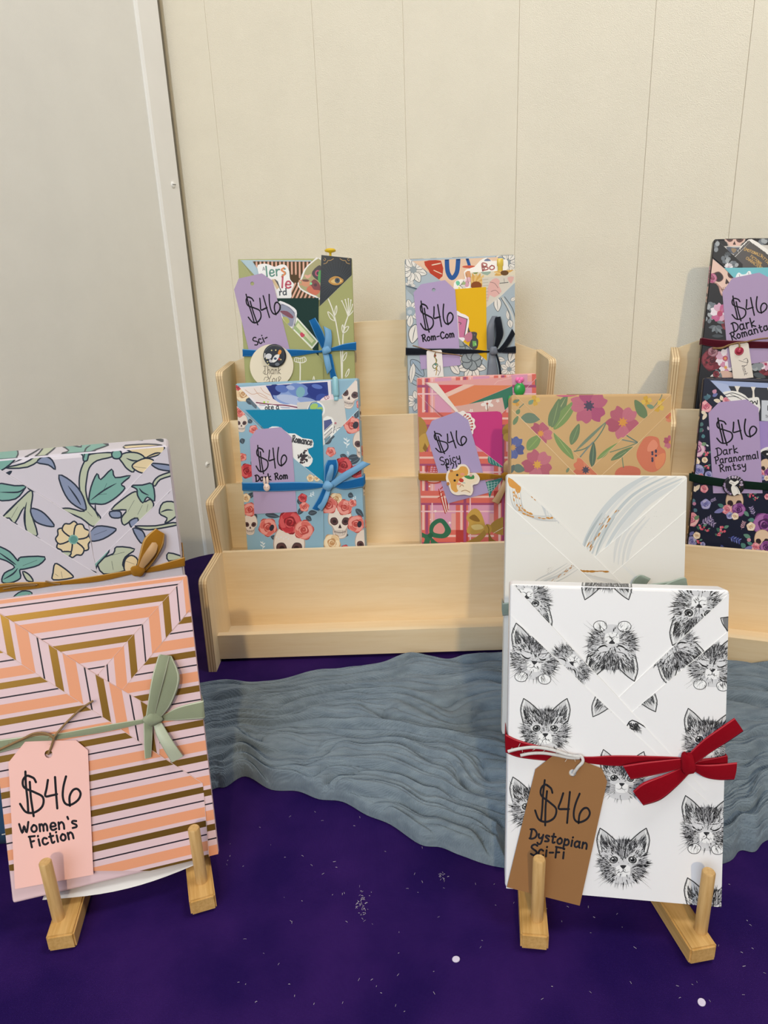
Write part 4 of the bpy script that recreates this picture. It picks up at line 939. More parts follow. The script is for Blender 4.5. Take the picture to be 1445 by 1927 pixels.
for k in range(9): b.dot((0.1+0.14*math.cos(k*2.1), 0.05+0.32*math.sin(k*1.7)), 0.07, '33304a', 7)
b = a.loc(1290, 450, 55); blossom(b, PKF, 5, 'd08a3a', 1); a.poly([(870, 690), (900, 645), (980, 628), (1055, 650), (1060, 700), (1000, 730), (900, 730)], CR[2], 3)
a.stroke([(925, 560), (935, 640)], 8, '6d7d60'); blossom(a.loc(1290, 265, 40), CR, 5, 'd08a3a', 1)
Kb.panel(cp('K', (1310, 198), (1040, 460), (780, 690), (620, 830), (620, 1400), (1310, 1400)), a, 0.0006, (0, 1, 2), fold='e0c49c')
a = Art('K'); leafat(a, (160, 270), (310, 270), 75, '5f7560'); leafat(a, (410, 375), (560, 580), 70, G2, '93a86a'); blossom(a.loc(310, 385, 92, 30), PKF, 5, 'd08a3a', 0.9)
a.stroke([(150, 190), (200, 140), (210, 90)], 7, '5f7560'); blossom(a.loc(125, 150, 32), ['c28a30', 'd09a40'], 4, 'b07a2a', 1); leafat(a, (100, 150), (150, 130), 24, '5f7560'); leafat(a, (130, 240), (150, 200), 30, '5f7a55')
blossom(a.loc(650, 660, 105, 0), CR, 5, '3f3a4e', 0.1)
Kb.panel(cp('K', (90, 60), (120, 95), (300, 270), (560, 520), (700, 655), (900, 850), (760, 850), (560, 680), (160, 270), (70, 185)), a, 0.0009, (1, 2, 3, 4, 6, 7, 8), fold='e0c49c')
a = Art('K'); leafat(a, (210, 510), (310, 395), 80, G2, '88a058'); blossom(a.loc(285, 620, 118, 0), PKF, 5, 'd0963a', 0.5); b = a.loc(100, 490, 92); blossom(b, ['3f4780', '4a5590', '7f85a8'], 5, 'b98a4a', 0.3)
leafat(a, (100, 640), (190, 660), 60, '566b60'); leafat(a, (505, 680), (525, 640), 20, '6d7d60'); leafat(a, (105, 320), (140, 250), 30, '5f7a55'); leafat(a, (70, 690), (110, 620), 40, '4a5a58')
for k, (X_, Y_) in enumerate(((220, 860), (560, 900), (900, 870), (1180, 900), (380, 1080), (740, 1110), (1080, 1090), (200, 1240))):
    blossom(a.loc(X_, Y_, 95, k*25), (PKF, CR, MG)[k % 3], 5, 'd0963a', k*0.4); leafat(a, (X_+90, Y_+60), (X_+190, Y_+130), 56, (G1, G2, G3)[k % 3], '88a058'); leafat(a, (X_-80, Y_+70), (X_-150, Y_+150), 44, G2)
Kb.panel(cp('K', (65, 178), (160, 270), (560, 680), (760, 860), (760, 1400), (65, 1400)), a, 0.0012, (0, 1, 2), fold='e0c49c')
Kb.finish()
# ================================================================== leaf floral book (left)
Lb = Book('wrapped_book', 'lavender-white wrapped book with teal leaves and cream flowers behind the striped book', (-.2761, .6207, .0643, 15.5, 3.1, -0.8), .1650, .2251, .045, 'd8d0da', bev=0.0045)
TL, BL, PG, CM, DK = '7fb0a6', '8b96b4', 'c2c9b0', 'ecd6ac', '2b3444'
def sh(a, fill, *pts, n=3, line=True, w=9.5): a.blob(list(pts), fill, DK if line else None, w, n)
def ln(a, *pts, w=10): a.stroke(list(pts), w, DK, 4, 2)
a = Art('A')
sh(a, PG, (560, 245), (690, 236), (690, 262), (600, 285), (552, 330), (536, 400), (530, 470), (548, 545), (585, 590), (625, 650), (575, 692), (500, 640), (380, 588), (430, 580), (520, 598), (505, 530), (490, 440), (495, 360), (522, 290))
sh(a, TL, (358, 178), (430, 186), (502, 200), (494, 162), (570, 162), (672, 150), (640, 180), (672, 188), (560, 232), (540, 282), (515, 285), (500, 242), (378, 244), (425, 222)); ln(a, (520, 270), (528, 215), (560, 190))
sh(a, CM, (760, 200), (850, 186), (940, 184), (1012, 196), (1003, 236), (940, 262), (880, 262)); ln(a, (850, 205), (910, 210)); ln(a, (900, 266), (960, 240), (1000, 238))
sh(a, PG, (735, 262), (780, 236), (850, 238), (892, 268), (840, 300), (826, 355), (785, 335), (758, 300)); sh(a, CM, (830, 300), (900, 270), (955, 290), (930, 335), (880, 362), (820, 330)); ln(a, (825, 322), (905, 332)); ln(a, (780, 270), (820, 285), (860, 285))
sh(a, TL, (690, 245), (705, 222), (740, 222), (752, 250), (735, 272), (702, 270))
sh(a, BL, (364, 374), (440, 412), (500, 480), (530, 560), (522, 592), (440, 545), (390, 470)); ln(a, (420, 440), (470, 510), (500, 560))
sh(a, TL, (550, 542), (562, 450), (600, 365), (622, 402), (690, 338), (712, 390), (806, 378), (750, 430), (772, 455), (720, 510), (650, 552), (590, 552)); ln(a, (560, 530), (640, 470), (720, 425)); ln(a, (640, 470), (660, 425)); ln(a, (610, 495), (660, 490))
sh(a, TL, (-20, 225), (80, 204), (112, 245), (60, 310), (-20, 350)); sh(a, PG, (30, 330), (150, 300), (240, 240), (290, 178), (352, 190), (270, 262), (170, 325)); ln(a, (80, 300), (200, 240), (285, 185)); sh(a, BL, (228, 296), (272, 258), (322, 282), (342, 340), (300, 312))
sh(a, DK, (36, 366), (72, 350), (46, 380)); ln(a, (610, 640), (590, 590), (590, 545)); ln(a, (540, 600), (570, 630))
Lb.front = a
b = Art('A'); sh(b, CM, (725, 155), (790, 138), (880, 128), (985, 120), (890, 140), (880, 158), (800, 150)); sh(b, TL, (810, 136), (850, 126), (890, 132), (850, 142)); sh(b, PG, (120, 185), (250, 165), (390, 168), (300, 185)); sh(b, TL, (500, 165), (560, 150), (675, 150), (600, 170)); sh(b, BL, (960, 150), (1010, 158), (1000, 166)); b.items = a.items+b.items; Lb.top = b
a = Art('A'); sh(a, BL, (934, 304), (1000, 306), (1062, 318), (1062, 348), (980, 338)); sh(a, PG, (945, 424), (980, 382), (1070, 352), (1070, 374), (990, 402), (958, 442))
sh(a, PG, (688, 588), (790, 500), (850, 478), (885, 540), (930, 525), (948, 572), (880, 642), (850, 682), (832, 640), (768, 684), (750, 640), (780, 590)); ln(a, (790, 600), (830, 530)); ln(a, (850, 620), (880, 560)); ln(a, (905, 600), (915, 555))
sh(a, TL, (808, 440), (880, 436), (942, 430), (955, 535), (910, 510), (882, 546), (850, 500), (845, 462)); ln(a, (860, 455), (880, 480), (920, 500)); sh(a, BL, (678, 602), (740, 598), (746, 636), (690, 636)); sh(a, BL, (800, 660), (850, 640), (850, 690), (815, 700))
sh(a, BL, (550, 735), (600, 690), (690, 698), (716, 716), (640, 768), (560, 782)); ln(a, (580, 745), (660, 715)); a.stroke([(722, 798), (735, 780)], 8, DK, 0, 1)
Lb.panel(cp('A', (1075, 150), (1085, 440), (720, 790), (580, 930), (560, 720), (590, 680)), a, 0.0003, (5, 1), fold='f3eef4')
a = Art('A'); sh(a, PG, (1008, 545), (1082, 545), (1098, 612), (1062, 650), (1018, 672), (1032, 640), (985, 610)); ln(a, (990, 606), (1030, 590), (1070, 592)); sh(a, PG, (832, 690), (960, 688), (1070, 668), (1096, 682), (980, 705), (900, 712)); sh(a, BL, (820, 705), (880, 720), (900, 780), (868, 792)); ln(a, (1065, 450), (1040, 490))
sh(a, PG, (606, 905), (700, 860), (720, 818), (832, 832), (775, 880), (758, 930), (770, 965), (640, 985)); ln(a, (690, 870), (770, 850)); ln(a, (700, 960), (690, 905)); sh(a, CM, (772, 900), (812, 870), (852, 900), (832, 955), (772, 968)); ln(a, (775, 905), (830, 925)); sh(a, TL, (585, 862), (655, 815), (672, 850), (605, 925), (590, 955))
sh(a, BL, (505, 918), (576, 884), (560, 948)); sh(a, PG, (1040, 855), (1132, 884), (1042, 905))
Lb.panel(cp('A', (1160, 365), (720, 790), (580, 930), (560, 1000), (560, 1600), (1260, 1600)), a, 0.0006, (0,), fold='f3eef4')
a = Art('A'); sh(a, TL, (-20, 430), (90, 440), (155, 440), (150, 462), (95, 522), (-20, 525)); ln(a, (0, 480), (110, 480), (150, 455)); sh(a, PG, (165, 400), (202, 424), (238, 368), (270, 440), (325, 462), (352, 535), (326, 542), (270, 492), (178, 460)); ln(a, (300, 470), (340, 520))
sh(a, PG, (130, 520), (188, 470), (202, 500), (192, 600), (232, 742), (178, 742), (155, 680), (150, 572), (92, 672), (58, 640), (15, 635)); ln(a, (165, 540), (150, 620), (152, 690)); ln(a, (150, 500), (60, 590), (20, 630)); ln(a, (110, 570), (70, 640))
sh(a, BL, (190, 582), (255, 598), (310, 650), (334, 692), (262, 682), (208, 650)); sh(a, BL, (193, 740), (255, 780), (242, 810), (200, 778)); sh(a, BL, (-20, 645), (60, 660), (106, 690), (-20, 722))
for k in range(6):
    t = k*1.047+0.3; b = a.loc(452, 772, 1, math.degrees(t)); b.blob([(18, -12), (70, -52), (105, -30), (98, 0), (108, 32), (70, 48), (18, 14)], CM, DK, 9.5, 3)
a.poly([(422, 772), (440, 745), (470, 748), (485, 772), (466, 800), (436, 796)], TL, 3); a.dot((455, 773), 22, '5e958e')
sh(a, PG, (380, 850), (440, 850), (420, 880)); sh(a, CM, (440, 1010), (500, 955), (590, 975), (600, 1005)); ln(a, (500, 990), (560, 978)); ln(a, (370, 850), (440, 895))
Lb.panel(cp('A', (-400, 65), (0, 340), (545, 682), (575, 870), (600, 985), (0, 618), (-400, 380)), a, 0.0009, (1, 2, 3, 4), fold='f3eef4')
a = Art('A'); sh(a, TL, (-20, 815), (60, 848), (112, 905), (128, 882), (276, 880), (240, 930), (152, 955), (122, 962), (126, 1012), (60, 1042), (12, 1034), (28, 980), (90, 945), (40, 905), (-20, 880)); ln(a, (20, 1020), (80, 985), (110, 950)); ln(a, (140, 935), (230, 900)); ln(a, (-10, 850), (60, 900), (100, 930))
sh(a, CM, (340, 922), (382, 940), (442, 988), (444, 1010), (330, 1022), (328, 978)); ln(a, (385, 1010), (378, 970)); ln(a, (340, 985), (360, 1000)); sh(a, PG, (140, 970), (180, 990), (205, 1030), (165, 1025))
for (X_, Y_) in ((60, 1200), (430, 1190), (800, 1170), (250, 1420), (640, 1400), (980, 1380), (1060, 1130)):
    q = a.loc(X_, Y_, 0.8, (X_*7) % 60-30); sh(q, TL, (0, 0), (60, -60), (150, -70), (210, -20), (150, 30), (60, 40)); ln(q, (15, 0), (110, -20), (190, -20)); sh(q, BL, (-20, 30), (-90, 60), (-120, 140), (-50, 110)); sh(q, PG, (20, 60), (90, 90), (110, 170), (30, 130)); ln(q, (-10, 20), (10, 90), (0, 180))
Lb.panel(cp('A', (-400, 375), (0, 618), (600, 985), (1260, 1390), (1260, 1700), (-400, 1700)), a, 0.0012, (0, 1), fold='f3eef4')
Lb.finish()
A_ = lambda *p: cp('A', *p)
Lb.band('ribbon', bst('A', (-172, 1078, 1136), (10, 1045, 1100), (200, 1035, 1080), (360, 1030, 1056), (600, 995, 1035), (830, 958, 985), (915, 945, 978), (1000, 922, 965), (1143, 880, 938)), 0.0024, V_GOLD)
Lb.loop3('bow_loop', A_((842, 955), (862, 860), (892, 765), (962, 704)), A_((905, 965), (960, 900), (1008, 815), (1018, 738)), [0.004, 0.008, 0.010, 0.007], V_GOLD)
Lb.loop3('bow_loop', A_((858, 935), (880, 880), (918, 820), (968, 752)), A_((880, 960), (930, 905), (968, 850), (982, 770)), [0.0065, 0.0115, 0.0125, 0.0085], S_GOLD, label='pale satin inner side of the bow loop')
Lb.knot('knot', A_((852, 962))[0], 14, 10, 0.0045, V_GOLD, None, -15, 0.0045, 3)
for k, P in enumerate((((0, 1062), (90, 1052), (170, 1048), (232, 1052)), ((20, 1078), (110, 1062), (220, 1056)), ((280, 1030), (330, 1042), (372, 1048)))):
    Lb.cord('twine', None, None, A_(*P), 0.0007, M_TWINE, [0.0036]*len(P), parent=Lb.R, fuzz=k+2)
# wooden easels hidden behind the front books carry the three rear ones
FOOT = []
def prop(label, B):
    c = B.fr.world(0, 0, -B.t/2); c[2] = 0; R = empty('bamboo_easel', Matrix.Translation((c[0], c[1], 0)), label, 'easel')
    zb = min(B.fr.world(u, 0, -dd)[2] for u in (-B.w/2, B.w/2) for dd in (0, B.t))-0.0012
    ins = -np.array([B.fr.N[0], B.fr.N[1]])/np.hypot(B.fr.N[0], B.fr.N[1]); yaw = math.atan2(B.fr.U[1], B.fr.U[0])
    for sx in (-0.045, 0.045):
        p = B.fr.world(sx, 0, 0)-c
        m = MB(); m.box((-0.008, -0.010, 0.0014), (0.008, 0.085, zb)); m.build('foot_rail', M_BAMBOO, R, Matrix.Translation((p[0], p[1], 0))@Matrix.Rotation(yaw, 4, 'Z'))
        f0 = B.fr.world(sx, 0, 0)[:2]; FOOT.append((f0-ins*0.010, f0+ins*0.085, 0.012))
        q0, q1 = B.fr.world(sx, 0.008, -B.t-0.0085)-c, B.fr.world(sx, 0.13, -B.t-0.0085)-c
        m = MB(); m.tube([q0, q1], 0.005, n=10); m.build('upright', M_BAMBOOZ, R)
    q0, q1 = B.fr.world(-0.052, 0.09, -B.t-0.0085)-c, B.fr.world(0.052, 0.09, -B.t-0.0085)-c
    m = MB(); m.tube([q0, q1], 0.004, n=8); m.build('cross_bar', M_BAMBOO, R)
prop('easel under the white marbled book, hidden behind the kitten book', Wb); prop('tall easel under the kraft floral book, hidden behind the white book', Kb); prop('easel under the leaf print book, hidden behind the striped book', Lb)
# ================================================================== books on the middle stand
V_BLUE = velvet('blue_velvet', '1a66a8', '5aa0d8'); S_BLUE = satin('pale_blue_satin', '6fa3cc'); V_BLACK = velvet('black_navy_velvet', '1a1d25', '4a505c'); S_GREY = satin('grey_satin', '6d737f')
V_BURG = velvet('burgundy_velvet', '4d1220', '8a3a4a'); V_GREEN = velvet('dark_green_velvet', '10251d', '3a5a4a')
for _v, _h in ((V_BLUE, '5f9fd4'), (V_BLACK, '3a404c'), (V_BURG, '6a2434')): EDGE[_v.name] = satin(_v.name+'_selvedge', _h)
GT = 'handwritten price tags'; GS = 'stickers and cards tucked into the wrapped books'
def scaled(p, s): return ((p[0]*s), (p[1]*s), CAMH+(p[2]-CAMH)*s, *p[3:])
# ------------------------------------------------------------------ sage green book
sc = 0.955/0.9888
B = Gb = Book('wrapped_book', 'olive green wrapped book with white line-drawn wildflowers, upper left of the middle stand', scaled((-.1078, .9888, .2295, 4.7, 5.2, -1.6), sc), .1499*sc, .2206*sc, .024, 'a5a76c', ext=-0.005)
c = lambda *p: cp('G', *p)
WHT = 'ece9dc'
a = Art('G')
for y0 in (1500,): pass
B.front = a; b = Art('G')
for x in (340, 710, 900, 1190): b.stroke([(x, 205), (x-12, 180), (x+4, 168)], 7, WHT, 3); b.stroke([(x+6, 205), (x+12, 180), (x+18, 170)], 7, WHT, 3)
B.top = b
sheet('paper_sheet', 'pale blue paper edge inside the olive green book wrap', 'paper', B.fr, c((165, 203), (855, 206), (850, 600), (540, 600)), 0.0002, 0.0002, 'b8cfdb')
a = Art('G'); r_ = random.Random(7)
for k in range(17):
    x = 285+k*38; l = r_.uniform(330, 430); a.stroke([(x, 216), (x+2, l)], 17, 'eab39c', 0)
for k in range(10): a.stroke([(620+k*42, 590-k*2), (700+k*40, 430-k*6)], 17, 'eab39c', 0)
sheet('striped_card', 'brown card with pink drips tucked in the olive green book', 'card', B.fr, c((285, 216), (905, 218), (910, 620), (560, 620)), 0.0005, 0.0003, '584530', a, M_CARD, conv=True)
a = Art('G'); write(a, 'lers', (415, 365), (610, 345), 100, 15, '4f8a78'); a.stroke([(590, 280), (565, 300), (600, 330), (570, 365)], 17, 'e0803a'); write(a, 'le', (560, 470), (655, 475), 105, 17, 'c04058'); write(a, 'rd', (545, 545), (615, 540), 62, 12, '3a3f4a')
a.poly([(470, 390), (510, 388), (545, 470), (520, 490)], 'd9b98a'); [a.stroke([(500+q*9, 390+q*6), (560, 492+q*6)], 5, '3a3438', 0) for q in range(4)]; write(a, 'A', (385, 305), (405, 303), 34, 5, '55565e')
sheet('lettered_sticker', 'white sticker with green and red brush lettering in the olive green book', 'sticker', B.fr, c((330, 275), (380, 240), (440, 245), (500, 268), (560, 246), (610, 256), (640, 310), (650, 390), (688, 440), (662, 505), (655, 575), (540, 590), (400, 470)), 0.0010, 0.0003, 'f3f0ee', a, M_STICK, smooth=3, group=GS)
a = Art('G'); a.poly([(735, 430), (770, 380), (800, 300), (860, 235), (948, 205), (946, 545), (900, 550), (800, 505), (750, 470)], 'a7a06f', 3)
a.poly([(765, 395), (838, 400), (830, 460), (770, 452)], 'd58f68', 2); a.ell((800, 402), 36, 12, 4, '6a3a2c'); a.stroke([(766, 405), (738, 400), (745, 440), (770, 440)], 11, 'd58f68'); a.poly([(795, 345), (822, 352), (848, 338), (850, 360), (820, 385), (792, 362)], 'e3a48c', 2)
a.poly([(860, 330), (900, 275), (948, 260), (948, 400), (890, 380)], '382c34', 3); a.ell((915, 330), 24, 30, 10, 'b8446a'); a.ell((918, 330), 13, 18, 10, '2c2430'); a.poly([(925, 320), (948, 305), (948, 420), (920, 400)], '4a9a4c', 2)
a.poly([(845, 440), (880, 390), (925, 420), (945, 470), (930, 510), (870, 490)], '7c3438', 3); a.poly([(810, 480), (850, 450), (880, 490), (940, 500), (900, 545), (830, 515)], 'd06a4c', 3); a.dot((852, 432), 12, '7fe0a0'); a.dot((895, 445), 16, '4a2228')
sheet('mug_sticker', 'die-cut sticker with mug and mushroom beside the dark eye bookmark', 'sticker', B.fr, c((722, 430), (750, 385), (785, 295), (855, 222), (948, 188), (952, 565), (900, 568), (800, 522), (742, 482)), 0.0010, 0.0003, 'f1eeea', a, M_STICK, smooth=2, group=GS)
a = Art('G'); r_ = random.Random(2)
for k in range(40):
    an = k*0.157; a.stroke([(1105+75*math.cos(an), 410+60*math.sin(an)), (1105+230*math.cos(an), 410+240*math.sin(an))], 2.5, '3d4a58', 0, 1)
a.poly([(1020, 408), (1060, 372), (1115, 362), (1170, 405), (1120, 445), (1060, 442)], 'c08a3c', 3); a.poly([(1045, 410), (1075, 388), (1120, 382), (1155, 408), (1115, 428), (1070, 428)], 'e0bb74', 3); a.dot((1108, 402), 26, '3a4a5a'); a.dot((1108, 400), 12, '10161e'); a.stroke([(1035, 385), (1090, 362), (1165, 392)], 5, 'c9974a')
for sx, x in ((1, 975), (-1, 1228)):
    a.stroke([(x, 240), (x+sx*30, 230), (x+sx*40, 210), (x+sx*70, 205), (x+sx*95, 190)], 6, 'b08a50'); a.stroke([(x+sx*8, 185), (x+sx*20, 195), (x+sx*10, 210), (x-sx*2, 200)], 5, 'b08a50')
sheet('eye_bookmark', 'dark navy bookmark with a golden eye sticking out of the olive green book', 'bookmark', B.fr, c((953, 154), (1247, 186), (1247, 420), (935, 700)), 0.0013, 0.0003, '121b26', a, M_STICK, conv=True)
a = Art('G')
a.stroke([(1020, 580), (1060, 680), (1090, 790), (1110, 900), (1140, 1100), (1150, 1350)], 11, WHT); a.stroke([(1085, 795), (1040, 770), (1015, 705), (1060, 740), (1085, 795)], 8, WHT, 4); a.stroke([(1080, 750), (1085, 690), (1100, 645), (1102, 700), (1080, 750)], 8, WHT, 4)
a.stroke([(1212, 745), (1180, 840), (1165, 920), (1160, 1050), (1155, 1350)], 11, WHT)
for q in ((1152, 600), (1185, 588), (1214, 580), (1240, 592), (1256, 635), (1262, 695)): a.stroke([(1212, 750), ((1212+q[0])/2+4, (750+q[1])/2), q], 8, WHT, 3); a.dot(q, 7, WHT)
a.stroke([(1165, 920), (1152, 870), (1160, 830), (1172, 880), (1165, 920)], 8, WHT, 4); a.stroke([(1165, 915), (1200, 890), (1218, 850), (1185, 860), (1165, 915)], 8, WHT, 4); a.stroke([(1155, 1190), (1185, 1160), (1200, 1100), (1170, 1130), (1155, 1190)], 8, WHT, 4); a.stroke([(1185, 1330), (1200, 1290), (1222, 1260), (1215, 1310), (1190, 1340)], 8, WHT, 4)
B.panel(c((1310, 290), (945, 645), (690, 895), (690, 1900), (1310, 1900)), a, 0.0019, (0, 1), fold='d5d4a8')
sheet('green_card', 'dark green card tucked in the olive green book', 'card', B.fr, c((505, 575), (926, 571), (926, 1130), (900, 1130)), 0.0024, 0.0003, '1c3733', None, M_CARD)
a = Art('G'); a.poly([(545, 650), (600, 640), (665, 690), (690, 740), (672, 850), (600, 800)], '8d90a8', 3); a.poly([(550, 700), (620, 700), (680, 750), (665, 770), (600, 740)], '7a3a4c', 3); a.poly([(575, 760), (620, 760), (645, 800), (620, 820)], 'b0b060', 3); a.stroke([(540, 640), (610, 645), (690, 720), (695, 840)], 6, '5a4a66'); a.stroke([(550, 620), (640, 660), (700, 720)], 5, 'a8b0c0')
sheet('planet_sticker', 'purple and grey round-edged sticker on the dark green card', 'sticker', B.fr, c((530, 612), (590, 612), (690, 668), (716, 722), (695, 830), (672, 895), (585, 830), (530, 760)), 0.0029, 0.0002, 'efebee', a, M_STICK, smooth=2, group=GS)
a = Art('G'); a.poly([(722, 785), (905, 992), (862, 1045), (680, 865)], '9fb57a'); a.poly([(728, 812), (882, 985), (858, 1012), (706, 845)], 'dfe2b6'); a.poly([(748, 912), (766, 905), (778, 918), (790, 925), (790, 940), (766, 955), (748, 935)], 'c93a55', 2)
sheet('heart_sticker', 'pale green rectangular sticker with a small red heart', 'sticker', B.fr, c((716, 758), (924, 992), (862, 1068), (660, 885)), 0.0029, 0.0002, 'eef0e4', a, M_STICK, group=GS)
a = Art('G')
a.stroke([(745, 1195), (748, 1260), (745, 1420)], 12, WHT); a.stroke([(690, 1185), (700, 1150), (745, 1160), (790, 1145), (805, 1180), (770, 1200), (720, 1195), (690, 1185)], 9, WHT, 4)
for q in range(5): a.stroke([(715+q*18, 1195), (712+q*20, 1150)], 5, WHT, 0)
a.stroke([(865, 1400), (880, 1330), (890, 1400)], 8, WHT, 3); a.stroke([(1000, 1400), (990, 1330)], 6, WHT, 0)
B.panel(c((110, 140), (165, 203), (590, 790), (880, 1085), (970, 1190), (970, 1900), (110, 1900)), a, 0.0034, (1, 2, 3), fold='d5d4a8')
B.finish()
B.band('ribbon', bst('G', (188, 1068, 1140), (400, 1078, 1142), (650, 1070, 1143), (860, 1080, 1112), (960, 1078, 1100), (1060, 1052, 1088), (1180, 1015, 1080), (1292, 998, 1082)), 0.0053, V_BLUE)
B.loop3('bow_loop', c((955, 1060), (900, 950), (860, 860), (832, 792)), c((1005, 1010), (970, 905), (930, 825), (893, 762)), [0.0055, 0.010, 0.011, 0.008], V_BLUE)
B.loop3('bow_tail', c((965, 1060), (985, 985), (985, 910), (970, 842)), c((1048, 1080), (1056, 1005), (1056, 935), (1048, 882)), [0.0055, 0.008, 0.008, 0.007], S_BLUE, label='pale blue satin underside of the bow')
B.loop3('bow_tail', c((1015, 1105), (1018, 1190), (1028, 1280), (1040, 1350)), c((1055, 1120), (1075, 1215), (1090, 1290), (1108, 1345)), [0.0055, 0.006, 0.006, 0.006], V_BLUE)
B.loop3('bow_tail', c((965, 1105), (980, 1190), (998, 1270), (1010, 1312)), c((1022, 1108), (1038, 1170), (1048, 1220), (1056, 1255)), [0.0065, 0.008, 0.008, 0.007], S_BLUE)
B.knot('knot', c((998, 1082))[0], 9, 7, 0.0072, S_BLUE, None, 20, 0.0030, 2)
a = Art('G'); price_at(a, ((190, 540), (522, 492), (260, 845)), 14.5); write(a, 'Sci-', (305, 1036), (440, 985), 78, 12)
sheet('price_tag', 'lilac price tag reading $46 Sci- on the olive green book', 'price tag', B.fr, c((105, 490), (150, 383), (375, 332), (478, 402), (655, 1110), (258, 1120)), 0.0040, 0.0003, 'b39dc0', a, M_CARD, (c((282, 432))[0], 3.6), group=GT)
a = Art('G'); write(a, 'Thank', (392, 1312), (560, 1310), 78, 5, '4a4038'); write(a, 'You', (430, 1392), (545, 1392), 70, 5, '4a4038'); a.stroke([(400, 1275), (388, 1300), (420, 1315), (440, 1290)], 4, '4a4038'); a.stroke([(395, 1370), (410, 1340), (440, 1350), (420, 1375)], 4, '4a4038'); a.stroke([(540, 1380), (560, 1350), (545, 1335), (530, 1350)], 4, '4a4038')
sheet('thank_you_card', 'round cream thank-you card hanging on the blue ribbon of the olive green book', 'gift card', B.fr, c(*[(470+212*math.cos(t), 1232+212*math.sin(t)) for t in [2*math.pi*i/40 for i in range(40)]]), 0.0060, 0.0004, 'efe3cc', a, M_CARD)
def badge(name, label, fr, cpx, rpx, d, base, art, th=0.003, group=None):
    u, v = fr.uv(*cpx, d+th); ru = abs(fr.uv(cpx[0]+rpx, cpx[1], d+th)[0]-u)
    m = MB(); rows = []
    for rr, y in ((0.96, 0), (1.0, 0.3), (1.0, 0.7), (0.93, 0.97), (0.88, 1.0)):
        rows.append([(ru*rr*math.cos(2*math.pi*k/36), -th*y, ru*rr*math.sin(2*math.pi*k/36)) for k in range(36)])
    m.grid([r_[::-1] for r_ in rows], hx(base), True); m.face(rows[-1], hx(base)); m.face(rows[0][::-1], hx(base))
    if art: bake(m, art, fr, d+th, org=(u, v)); nfix = [i for i, p in enumerate(m.v) if p[1] < -th-1e-9]; m.v = [(x, y+d, z) if i in set(nfix) else (x, y, z) for i, (x, y, z) in enumerate(m.v)]
    o = m.build(name, M_STICK); o.matrix_world = fr.matrix(u, v, d); return tag(o, label, 'badge', group)
a = Art('G'); a.ell((488, 1140), 96, 92, 0, '161a26')
for q in ((470, 1080), (510, 1078), (420, 1160), (430, 1190), (560, 1170), (440, 1215), (545, 1085)): a.dot(q, 7, 'd8c98a')
a.poly([(470, 1190), (500, 1130), (545, 1120), (535, 1160), (500, 1195)], 'e9e6e4', 3); a.poly([(410, 1130), (440, 1110), (470, 1125), (460, 1160), (420, 1160)], 'd9d6da', 3); a.poly([(530, 1110), (545, 1075), (565, 1085), (560, 1110), (545, 1122)], 'e8902a', 3); a.ell((505, 1160), 14, 12, 0, '33486a'); a.stroke([(405, 1110), (402, 1150)], 8, 'efece8', 0); a.poly([(450, 1165), (475, 1180), (470, 1200), (445, 1190)], 'c7c4c8', 2); a.poly([(535, 1155), (555, 1160), (540, 1180)], 'c0392f', 2); a.ell((525, 1215), 22, 16, 0, '6a6f7a')
badge('round_badge', 'black round badge with a white rocket and orange flame above the thank-you card', B.fr, c((500, 1132))[0], 21.5, 0.0066, '23262e', a, 0.003)
# yellow flower topped pen behind the book
u, v = B.fr.uv(*c((1040, 150))[0], -0.029); m = MB()
m.lathe([(0.0008, -0.16), (0.0028, -0.15), (0.0028, -0.004), (0.0016, -0.003), (0.0016, 0.002), (0.0070, 0.0035), (0.0076, 0.0055), (0.005, 0.0072), (0.001, 0.0078)], None, 14, hx('e0b81f'))
o = m.build('pen', M_PLASTIC); o.matrix_world = B.fr.matrix(u, v, -0.0275); tag(o, 'yellow flower-topped pen sticking up behind the olive green book', 'pen')
# ------------------------------------------------------------------ blue skull and rose book
B = Bb = Book('wrapped_book', 'sky blue wrapped book printed with red roses and skulls on the middle stand', (-.0980, .8345, .1097, -4.9, 9.2, 0.9), .1473*1.005, .2025*1.005, .020, '8bb0c4', ext=0.0072)
c = lambda *p: cp('H', *p)
RD, CRL, CRM = ('8a1c22', 'c0323a', 'd8585a'), ('b8453e', 'da6a60', 'eb9a8e'), ('c08f5e', 'e6c496', 'f3ddb8')
LF, LF2 = '3c4853', '566673'
def lv(a, p, q, w, col, vein='7b8a96'): leafat(a, p, q, w, col, vein)
def sprig(a, x, y, s, col='e8eef0', rot=0):
    b = a.loc(x, y, s, rot); b.stroke([(0, 0.6), (0.05, 0), (0, -0.6)], 0.07, col)
    for sx, yy in ((1, -0.2), (-1, 0.05), (1, 0.25), (-1, -0.4)): leafat(b, (0, yy+0.12), (sx*0.38, yy-0.2), 0.16, col)
b = Art('H')
for x in (300, 800): rose(b.loc(x, 118, 48), CRM if x < 500 else RD, 1)
skull(b.loc(410, 115, 140), 'eddcd0'); sprig(b, 650, 110, 40, 'e8eef0', 70); B.top = b
q = Art('H')
for k, y in enumerate((420, 760, 1100, 1420)): (rose(q.loc(1262, y, 46), CRL, k) if k % 2 else skull(q.loc(1262, y, 110)))
B.right = q
a = Art('H'); a.poly([(385, 172), (945, 138), (962, 335), (700, 345), (520, 330), (440, 285), (420, 230)], '32428a', 0)
